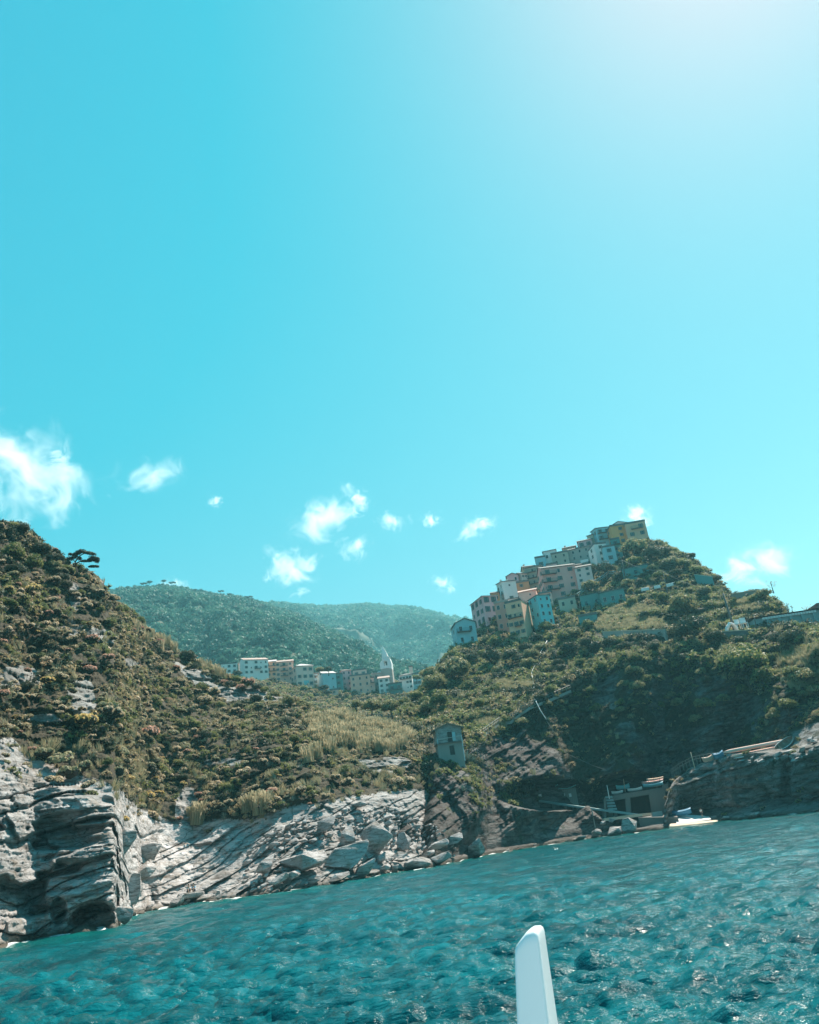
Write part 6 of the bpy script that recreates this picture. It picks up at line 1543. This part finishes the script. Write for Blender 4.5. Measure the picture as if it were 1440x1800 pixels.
def shed_at(x0, x1, yb, hpx, label, roofc, D=2.5):
    r = RD + 12; p = P((x0 + x1) / 2, yb, r); up, rt = px_scale(p); W = (x1 - x0) / rt; H = hpx / up
    e = empty('boat_shed', p, face_cam(p)); tag(e, label, 'shed', 'wooden boat sheds')
    mb = MB(); n = int(W / 0.35); 
    core = MB(); core.box(-W / 2 + .05, W / 2 - .05, .06, D, -2.5, H); core.build('wall', [MT['wood']], e)
    bd = MB(); bd.box(-.15, .15, 0, .055, -2.5, H - .02); me = bd.mesh('plank'); me.materials.append(MT['w_stone'])
    for k in range(n):
        o = link('plank', me, parent=e); o.location = (-W / 2 + W * (k + .5) / n, random.uniform(-.02, .0), random.uniform(-.1, 0)); o.scale = (W / n / .34, 1, 1)
    s = MB(); V = []
    for i in range(9):
        for j in range(3): V.append((-W / 2 - .2 + (W + .4) * i / 8, -.5 + (D + .6) * j / 2, H + .15 + .35 * (i / 8) + .16 * sin(i * 1.7 + j) - (.3 if 3 < i < 6 else 0)))
    s.add(V, [(i * 3 + j, i * 3 + 3 + j, i * 3 + 4 + j, i * 3 + 1 + j) for i in range(8) for j in range(2)]); o = s.build('roof', [roofc], e); m = o.modifiers.new('thick', 'SOLIDIFY'); m.thickness = .1
    return e, W, H
shed_at(953, 984, 1408, 22, 'left wooden boat shed with a sagging pale canvas roof', MT['awning'], 2.5)
e_, W_, H_ = shed_at(986, 1017, 1412, 26, 'right wooden boat shed with two white notices on its front', MT['awning'], 2.5)
for x, w_ in ((-W_ * .28, .62), (W_ * .12, .42)):
    m = MB(); m.box(x - w_ / 2 * 1.3, x + w_ / 2 * 1.3, -.14, -.06, H_ * .42, H_ * .42 + 1.0 * w_ + .3); m.build('notice', [MT['whitep']], e_)
boat('rowing_boat', 940, 1404, RD + 8, 26, .6, 1.3, MT['whitep'], 'small white rowing boat left of the sheds at the top of the ramp')
boat('rowing_boat', 942, 1397, RD + 9.5, 20, .9, 1.6, MT['bluep'], 'small blue covered boat behind the white rowing boat', closed=True)
def launch_ramp():
    A = P(915, 1402, RD + 9); B = P(1122, 1431, RD + 1.5); mb = MB(); d = Vector(B - A); L = d.length; side = d.cross(Vector((0, 0, 1))).normalized() * 0.9
    a = Vector(A); b = Vector(B); e = empty('launch_ramp', A); tag(e, 'long narrow concrete ramp sloping down from the sheds to the dock', 'ramp')
    V = [-side, side, d + side, d - side]; V += [v - Vector((0, 0, .35)) for v in V]
    mb.add(V, [(0, 1, 2, 3), (7, 6, 5, 4), (0, 4, 5, 1), (1, 5, 6, 2), (2, 6, 7, 3), (3, 7, 4, 0)]); mb.build('slab', [MT['w_rail']], e)
    for k in range(9):
        q = d * (0.08 + k * 0.105); m = MB(); m.box(-.25, .25, -.25, .25, -5.5, -.36); o = m.build('pier', [MT['w_concrete']], e); o.location = q
launch_ramp()
def dock():
    A = P(1092, 1441, RD + 1.2); e = empty('dock', P(1150, 1440, RD)); tag(e, 'low concrete dock with a sunlit white ramp running into the sea', 'dock'); b = Vector(e.location)
    def pb(name, pts, h, mat, dz=0):   # pts: pixel corners with distances, top surface; extruded down h
        V = [Vector(P(x, y, r)) - b for x, y, r in pts]; n = len(V)
        V2 = V + [v - Vector((0, 0, h)) for v in V]; mb = MB(); mb.add(V2, [tuple(range(n)), tuple(range(2 * n - 1, n - 1, -1))] + [(i, i + n, (i + 1) % n + n, (i + 1) % n) for i in range(n)]); return mb.build(name, [mat], e)
    z1 = 1.9
    def top(x, y, z):   # point on the pixel ray at height z -> distance
        d = ray(x, y); h = sqrt(d[0] ** 2 + d[1] ** 2); return (z - CAM_H) / d[2] * h
    pb('platform', [(1054, 1440, RD + .5), (1128, 1430, RD - 1.5), (1150, 1428, RD + 2.5), (1070, 1436, RD + 6)], .5, MT['w_tan'])
    pb('quay', [(1122, 1437, RD - 2.2), (1192, 1436, RD - 3.0), (1186, 1431, RD + 4), (1124, 1432, RD + 4)], 4.5, MT['w_concrete'])
    pb('slipway', [(1190, 1448, RD - 5.0), (1250, 1440, RD - 2), (1246, 1434, RD + 5), (1184, 1431, RD + 4)], 2.5, MT['whitep'])
    pb('kerb', [(1176, 1453, RD - 7), (1262, 1444, RD - 5), (1262, 1441, RD - 3.5), (1178, 1448, RD - 5.2)], 1.5, MT['w_tan'])
    m = MB(); q = Vector(P(1158, 1436, RD - 1)) - b; m.box(q.x - 1.0, q.x + .9, q.y, q.y + 1.2, q.z - .5, q.z + 1.0); m.build('block', [MT['w_rail']], e)
    m = MB(); q = Vector(P(1044, 1442, RD - 1)) - b; m.tube([q - Vector((0, 0, 2)), q + Vector((0, 0, 2.0))], .12, 6); m.build('mooring_post', [MT['w_stone']], e)
dock()
boat('covered_boat', 1197, 1434, RD + 1.5, 40, .8, 1.7, MT['bluep'], 'long boat under a deep blue cover lying on the dock', closed=True, yaw=-0.05)
def pole2(x0, y0, x1, y1, r, rad, label, mat='w_tan', name='pole', cat='pole'):
    b = P(x1, y1, r); t = P(x0, y0, r); mb = MB(); v = Vector(t - b); mb.tube([v * -.1, v], [rad, rad * .6], 6); o = mb.build(name, [MT[mat]], smooth=True); o.location = b; tag(o, label, cat)
pole2(1067, 1380, 1071, 1402, RD + 4, .12, 'white post at the left corner of the boat house deck', 'whitep'); pole2(1096, 1369, 1099, 1390, RD + 8, .09, 'thin mast among the boats on the deck')
# right ledge
RL = rr(1330, 1322, TD) + 2
def ledge_boats():
    boat('rowing_boat', 1381, 1312, RL + 1.5, 42, .8, 1.9, MT['whitep'], 'pale rowing boat propped on its side on the rocky ledge', yaw=0.3, roll=0.75, pitch=-0.45, bench=3)
    for (a, b, rad, mt, lb) in (((1270, 1323), (1402, 1298), .34, 'w_palepink', 'longest pale hull lying along the back of the ledge'), ((1285, 1330), (1370, 1313), .26, 'w_palepink', 'middle pinkish spar along the ledge'), ((1290, 1333), (1395, 1314), .12, 'whitep', 'thin white spar along the ledge'), ((1296, 1338), (1398, 1320), .10, 'w_blue', 'thin bluish pipe lowest along the ledge')):
        A = P(*a, RL + 1.6); B = P(*b, RL + 3.4); mb = MB(); mb.tube([A, A * .9 + B * .1, (A + B) / 2, A * .1 + B * .9, B], [rad * .3, rad, rad, rad, rad * .3], 8); o = mb.build('spar', [MT[mt]], smooth=True); tag(o, lb, 'spar')
    boat('covered_boat', 1266, 1334, RL + .2, 20, .9, 1.6, MT['bluep'], 'small boat under a bright blue cover on the ledge', closed=True, pitch=-.15)
    boat('covered_boat', 1248, 1338, RL + .3, 22, .7, 1.4, MT['brownp'], 'small boat under a tan cover left of the blue one', closed=True, pitch=-.2)
    F2 = [P(x, y, r) for x, y, r in [(1182, 1364, RL + 6), (1196, 1353, RL + 3), (1219, 1341, RL + 1.0), (1245, 1336, RL + .2), (1280, 1331, RL - .2)]]
    fence_on(F2, 'metal fence climbing the left end of the ledge', n=4, name='ledge_fence')
    pole2(1214, 1322, 1221, 1348, RL + 1.0, .10, 'tall thin post on the ledge fence')
ledge_boats()
# airy flower stalks on the right skyline
def stalks(x, y, hpx, wpx, n, label):
    p, _ = TB.at(x, y); r = float(np.hypot(p[0], p[1])) - 1; p = P(x, y, r); k = mpp(p); e = empty('flower_stalk_plant', p); tag(e, label, 'tall plant', 'airy flower stalks on the right skyline')
    a = face_cam(p); dx = Vector((cos(a), sin(a), 0))
    for q in range(n):
        h = hpx * k * random.uniform(.6, 1); lx = (q - n / 2) * wpx * k / n * .4; top_ = dx * (lx + random.uniform(-.5, 1) * wpx * k * .3) + Vector((0, 0, h))
        m = MB(); m.tube([dx * lx * .3 + Vector((0, 0, -.5)), (dx * lx + top_) * .5, top_], [.12, .09, .05], 5); s = m.build('stem', [MT['bark']], e)
        V = []; C = []
        for t in np.linspace(.4, 1, 9):
            c = (dx * lx * .3) * (1 - t) + top_ * t; sd = dx * random.uniform(-1, 1) * 1.3; C.append(np.array(c + sd + Vector((0, 0, .4)))); m2 = MB()
        C = np.repeat(np.array(C), 7, 0) + RNG.normal(0, .16, (len(C) * 7, 3)); v, f = quads(C, np.tile([0, 0, 1.0], (len(C), 1)), .17, .6, RNG, .3)
        me = np_mesh('flower_heads', v, f); link('flower_heads', me, [MT['olive_leaf']], e)
stalks(1392, 1092, 36, 30, 5, 'airy clump of tall flower stalks against the sky above the railway building'); stalks(1360, 1040, 22, 12, 2, 'thin flower stalk rising from the rocky right knoll'); stalks(1425, 1080, 14, 12, 2, 'small flower stalks just above the right end of the railway building')

# ------------------------------------------------------------------ people and gull
MT['skin'] = plain('skin', (0.50, 0.30, 0.21), 0.6, 0.1); MT['hair'] = plain('dark hair', (0.03, 0.02, 0.015), 0.7, 0.0); MT['cl_white'] = plain('white shirt', (0.75, 0.73, 0.70), 0.8, 0.1); MT['cl_blue'] = plain('light blue shirt', (0.25, 0.55, 0.75), 0.8, 0.1); MT['cl_dark'] = plain('dark shorts', (0.05, 0.05, 0.07), 0.8, 0.1)
def skin_body(name, J, E_, rads, mat, parent, root=0):
    me = bpy.data.meshes.new(name); me.from_pydata(J, E_, []); me.update()
    o = link(name, me, [mat], parent); md = o.modifiers.new('skin', 'SKIN'); md.use_smooth_shade = True
    for k, v in enumerate(me.skin_vertices[0].data): v.radius = (rads[k], rads[k]); v.use_root = (k == root)
    o.modifiers.new('sub', 'SUBSURF').levels = 1; o.modifiers['sub'].render_levels = 1
    return o
def person(p, rz, pose, shirt, label):
    e = empty('person', p, rz); tag(e, label, 'person')
    if pose == 'stand':
        J = [(0, 0, .95), (0, 0, 1.2), (0, 0, 1.42), (0, -.01, 1.52), (0, -.02, 1.66), (0, -.02, 1.76)]
        arms = lambda s: [(s * .2, 0, 1.40), (s * .26, .02, 1.12), (s * .22, -.12, .92), (s * .2, -.16, .82)]
        legs = lambda s: [(s * .1, 0, .88), (s * .11, -.02, .48), (s * .12, .02, .07), (s * .13, -.16, .03)]
    else:
        J = [(0, 0, .12), (0, -.04, .38), (0, -.08, .60), (0, -.10, .70), (0, -.14, .84), (0, -.14, .94)]
        arms = lambda s: [(s * .19, -.08, .58), (s * .26, -.20, .36), (s * .14, -.38, .40), (s * .10, -.44, .42)]
        legs = lambda s: [(s * .1, -.06, .12), (s * .13, -.46, .44), (s * .13, -.62, .06), (s * .13, -.76, .04)]
    R_ = [.13, .13, .12, .055, .095, .08]; E_ = [(0, 1), (1, 2), (2, 3), (3, 4), (4, 5)]
    for s in (-1, 1):
        b = len(J); J += arms(s); R_ += [.06, .045, .035, .03]; E_ += [(2, b), (b, b + 1), (b + 1, b + 2), (b + 2, b + 3)]
        b = len(J); J += legs(s); R_ += [.085, .06, .04, .035]; E_ += [(0, b), (b, b + 1), (b + 1, b + 2), (b + 2, b + 3)]
    skin_body('body', J, E_, R_, MT['skin'], e)
    b = 6
    skin_body('shirt', [J[0], J[1], J[2], J[6], J[7], J[14], J[15]], [(0, 1), (1, 2), (2, 3), (3, 4), (2, 5), (5, 6)], [.15, .15, .13, .08, .062, .08, .062], shirt, e)
    skin_body('shorts', [J[0], J[10], J[11], J[18], J[19]], [(0, 1), (1, 2), (0, 3), (3, 4)], [.155, .11, .075, .11, .075], MT['cl_dark'], e)
    v, f = blob((J[4][0], J[4][1] + .03, J[5][2] - .02), .105, 10, 7, .9); h = np_mesh('hair', v, f, smooth=True); link('hair', h, [MT['hair']], e)
p, _ = TA.at(331, 1568); q = P(331, 1569, float(np.hypot(p[0], p[1])) - .9); person(q, face_cam(q) + .3, 'sit', MT['cl_white'], 'person in white seated on the smooth slab near the water, left one of two')
q2 = P(341, 1567, float(np.hypot(p[0], p[1])) - .9); person(q2, face_cam(q2) - .4, 'sit', MT['cl_blue'], 'person in light blue seated on the smooth slab, right one of two')
for qq in (q, q2):
    m = MB()
m = MB(); m.box(-1.6, 1.6, -1.0, 1.4, -.7, 0, T=lambda a, b, c: (a + .2 * c * b, b, c + .04 * sin(3 * a))); o = m.build('flat_rock', [MT['boulder']]); o.location = (q + q2) / 2 + np.array([0, 0, .0]); o.rotation_euler = (0, 0, face_cam(q)); bv = o.modifiers.new('bev', 'BEVEL'); bv.width = .15; tag(o, 'flat rock that the seated pair sit on', 'rock', 'boulders along the shore')
q3 = P(1235, 1437, RD + 1.0); person(q3, face_cam(q3) + 2.4, 'stand', MT['cl_white'], 'person in a white shirt standing at the right end of the dock')
def gull():
    p = P(978, 1495, ground_r(978, 1495)); e = empty('gull', p, 0.6); tag(e, 'white gull floating on the sea below the dark cliff', 'gull')
    m = MB(); m.tube([(-.32, 0, .16), (-.2, 0, .1), (0, 0, .08), (.18, 0, .13), (.26, 0, .24), (.34, 0, .27)], [.02, .09, .14, .11, .06, .045], 8); m.build('body', [MT['whitep']], e, True)
    m = MB(); m.add([(-.1, .05, .2), (.1, .1, .18), (-.25, .3, .55), (-.1, -.05, .2), (.1, -.1, .18), (-.25, -.3, .55), (-.1, .05, .16), (.1, .1, .14), (-.25, .3, .52), (-.1, -.05, .16), (.1, -.1, .14), (-.25, -.3, .52)], [(0, 1, 2), (3, 5, 4), (6, 8, 7), (9, 10, 11), (0, 2, 8, 6), (3, 9, 11, 5), (1, 7, 8, 2), (4, 5, 11, 10)]); m.build('wing', [MT['w_grey']], e)
    m = MB(); m.tube([(.37, 0, .27), (.46, 0, .25)], [.018, .006], 5); m.build('beak', [MT['w_ochre']], e)
gull()

# ------------------------------------------------------------------ own boat: bow and its white post
def own_boat():
    e = empty('excursion_boat', (0, 0, 0)); tag(e, 'white boat bow whose tapered white post rises at the bottom of the view', 'boat')
    MT['gel'] = plain('white boat enamel', (0.84, 0.86, 0.87), 0.22, 0.06, 2.0, dirt=(0.6, 0.62, 0.6))
    # post, built on its real axis; a moulded box section that narrows to a rounded slanted head
    b0 = P(948, 1830, 2.15); t0 = P(930, 1632, 2.15); ax = Vector(t0 - b0); L = ax.length * 2.6; base = Vector(t0) - ax.normalized() * L
    yaw = face_cam(np.array(t0)) - 0.17; R = Matrix.Rotation(yaw, 3, 'Z'); zc = ax.normalized(); 
    n = 36; V = []; rings = []
    def sect(w, d, rr_=.18):
        o = []
        for k in range(n):
            t = 2 * pi * k / n; c, s_ = cos(t), sin(t); o.append((w * (abs(c) ** rr_ if c >= 0 else -abs(c) ** rr_), d * (abs(s_) ** rr_ if s_ >= 0 else -abs(s_) ** rr_)))
        return o
    hs_ = [(0, 1.9, .18, 0), (0.5, 1.36, .18, 0), (0.90, 1.03, .2, 0), (0.955, .99, .22, 0.0), (0.98, .97, .24, 0.0), (0.992, .92, .28, 0.0), (0.999, .82, .34, 0.0), (1.002, .6, .4, 0.0), (1.002, .02, 1, 0)]
    W, D = .031, .060
    for t, s_, q_, _ in hs_:
        for (x, y) in sect(W * s_, D * s_, q_):
            slant = 0.42 * (x / W) * W * 0 + 0.0
            v = R @ Vector((x, y, 0)); z = t * L; top = max(0, (t - .9) / .1)
            v2 = base + zc * (z - top * 0.028 * max(0.0, 0.12 - x / W)) + v
            V.append(v2)
    F_ = [(a * n + i, a * n + (i + 1) % n, (a + 1) * n + (i + 1) % n, (a + 1) * n + i) for a in range(len(hs_) - 1) for i in range(n)]
    mb = MB(); mb.add(V, F_); mb.build('post', [MT['gel']], e, True)
    # bow below the view
    c = Vector(t0); S = []
    zt = 1.9
    for (y, w, z) in ((-3.0, 1.7, zt - .1), (-1.0, 1.6, zt - .1), (0.5, 1.25, zt - .05), (1.8, .8, zt), (2.7, .35, zt + .05), (3.1, .03, zt + .08)):
        S.append([(-w, y, z), (-w * .8, y - .1, .6), (0, y - .35, -.5), (w * .8, y - .1, .6), (w, y, z)])
    vs = sum(S, []); m = MB(); m.add(vs, [(k * 5 + i, k * 5 + i + 1, k * 5 + 6 + i, k * 5 + 5 + i) for k in range(5) for i in range(4)]); vs2 = [(x, y, z) for s in S for x, y, z in (s[0], s[4])]
    m.build('hull', [MT['gel']], e)
    m = MB(); m.add([(x * .98, y, z - .03) for x, y, z in vs2], [(2 * k, 2 * k + 1, 2 * k + 3, 2 * k + 2) for k in range(5)]); m.build('deck', [MT['gel']], e)
own_boat()
# ------------------------------------------------------------------ clouds, then the haze
flush_labels()
def cloud(px, py, wpx, hpx, r, dens, label, seed, ang=0.0):
    p = P(px, py, r); k = mpp(p); W, H = wpx * k * 0.60, hpx * k * 0.60
    v, f = blob((0, 0, 0), 1.0, 24, 16); me = np_mesh('cloud', v, f, smooth=True)
    m, nt, out = newmat('cloud vapour')
    tc = nd(nt, 'ShaderNodeTexCoord'); L = nd(nt, 'ShaderNodeVectorMath', {0: tc.outputs['Object']}, operation='LENGTH')
    mp = nd(nt, 'ShaderNodeMapping', {'Vector': tc.outputs['Object']}); mp.inputs['Location'].default_value = (seed * 3.1, seed * 1.7, seed)
    mp.inputs['Scale'].default_value = (W / max(W, H), W / max(W, H), H / max(W, H))
    n1 = noise(nt, mp.outputs[0], 2.0, 8, 0.66, 0.9)
    d = math_(nt, 'SUBTRACT', math_(nt, 'ADD', math_(nt, 'MULTIPLY', n1, 3.8), -1.42), math_(nt, 'POWER', L.outputs['Value'], 1.3))
    d = math_(nt, 'MINIMUM', math_(nt, 'MAXIMUM', d, 0.0), 1.0)
    d = math_(nt, 'MULTIPLY', math_(nt, 'MULTIPLY', d, d), dens * 0.7 / W)
    vs = nd(nt, 'ShaderNodeVolumePrincipled', {'Density': d, 'Anisotropy': 0.3, 'Color': (0.97, 0.98, 1.0, 1)})
    nt.links.new(vs.outputs[0], out.inputs['Volume'])
    o = link('cloud', me, [m]); o.location = p; o.scale = (W, W * 0.7, H); o.rotation_euler = (0, ang, face_cam(p)); tag(o, label, 'cloud', 'small clouds over the coast')
CR_ = 4200
cloud(30, 835, 250, 250, CR_, 20, 'big white cloud at the left edge above the headland', 1.0)
cloud(105, 810, 60, 90, CR_, 8, 'wispy fringe cloud on the right side of the big left cloud', 2.0)
cloud(260, 835, 170, 62, CR_, 7, 'thin flat wisp of cloud right of the big left cloud', 3.0, -0.25)
cloud(378, 880, 34, 34, CR_, 7, 'tiny faint cloud between the wisp and the central clouds', 4.0)
cloud(572, 912, 190, 76, CR_, 16, 'largest of the central clouds, long and rising to the right', 5.0, -0.45)
cloud(630, 884, 46, 58, CR_, 12, 'knob shaped cloud on the right end of the largest central cloud', 5.6)
cloud(514, 996, 118, 96, CR_, 17, 'compact round white cloud just above the far hills', 6.0)
cloud(624, 964, 78, 52, CR_, 9, 'small thin cloud under the largest central cloud', 7.0, -0.3)
cloud(688, 917, 74, 38, CR_, 11, 'small cloud right of the largest central cloud', 8.0, 0.1)
cloud(758, 912, 46, 36, CR_, 8, 'faint little cloud left of the pointed one', 9.0)
cloud(838, 926, 90, 42, CR_, 12, 'small pointed cloud left of the hilltop village', 10.0, -0.25)
cloud(780, 1027, 56, 40, CR_, 6, 'faint low wisp just above the far mountain', 11.0, 0.3)
cloud(1120, 908, 70, 56, CR_, 9, 'faint cloud behind the ochre summit houses', 12.0)
cloud(1330, 993, 180, 84, CR_, 20, 'bright oval cloud above the right shoulder of the hill', 13.0, -0.15)
cloud(310, 1030, 76, 30, CR_, 6, 'faint cloud peeping over the far hill skyline', 14.0)

def haze():
    me = bpy.data.meshes.new('haze'); mb = MB(); mb.box(-1500, 2600, -80, 3300, -10.5, 730); me = mb.mesh('haze')
    m, nt, out = newmat('haze air')
    v = nd(nt, 'ShaderNodeVolumePrincipled', {'Density': HAZE, 'Anisotropy': 0.25, 'Color': (0.32, 0.86, 0.97, 1)})
    nt.links.new(v.outputs[0], out.inputs['Volume'])
    o = link('haze', me, [m]); tag(o, 'thin pale haze filling the bay and the valleys', kind='stuff')
HAZE = 0.00019
haze()
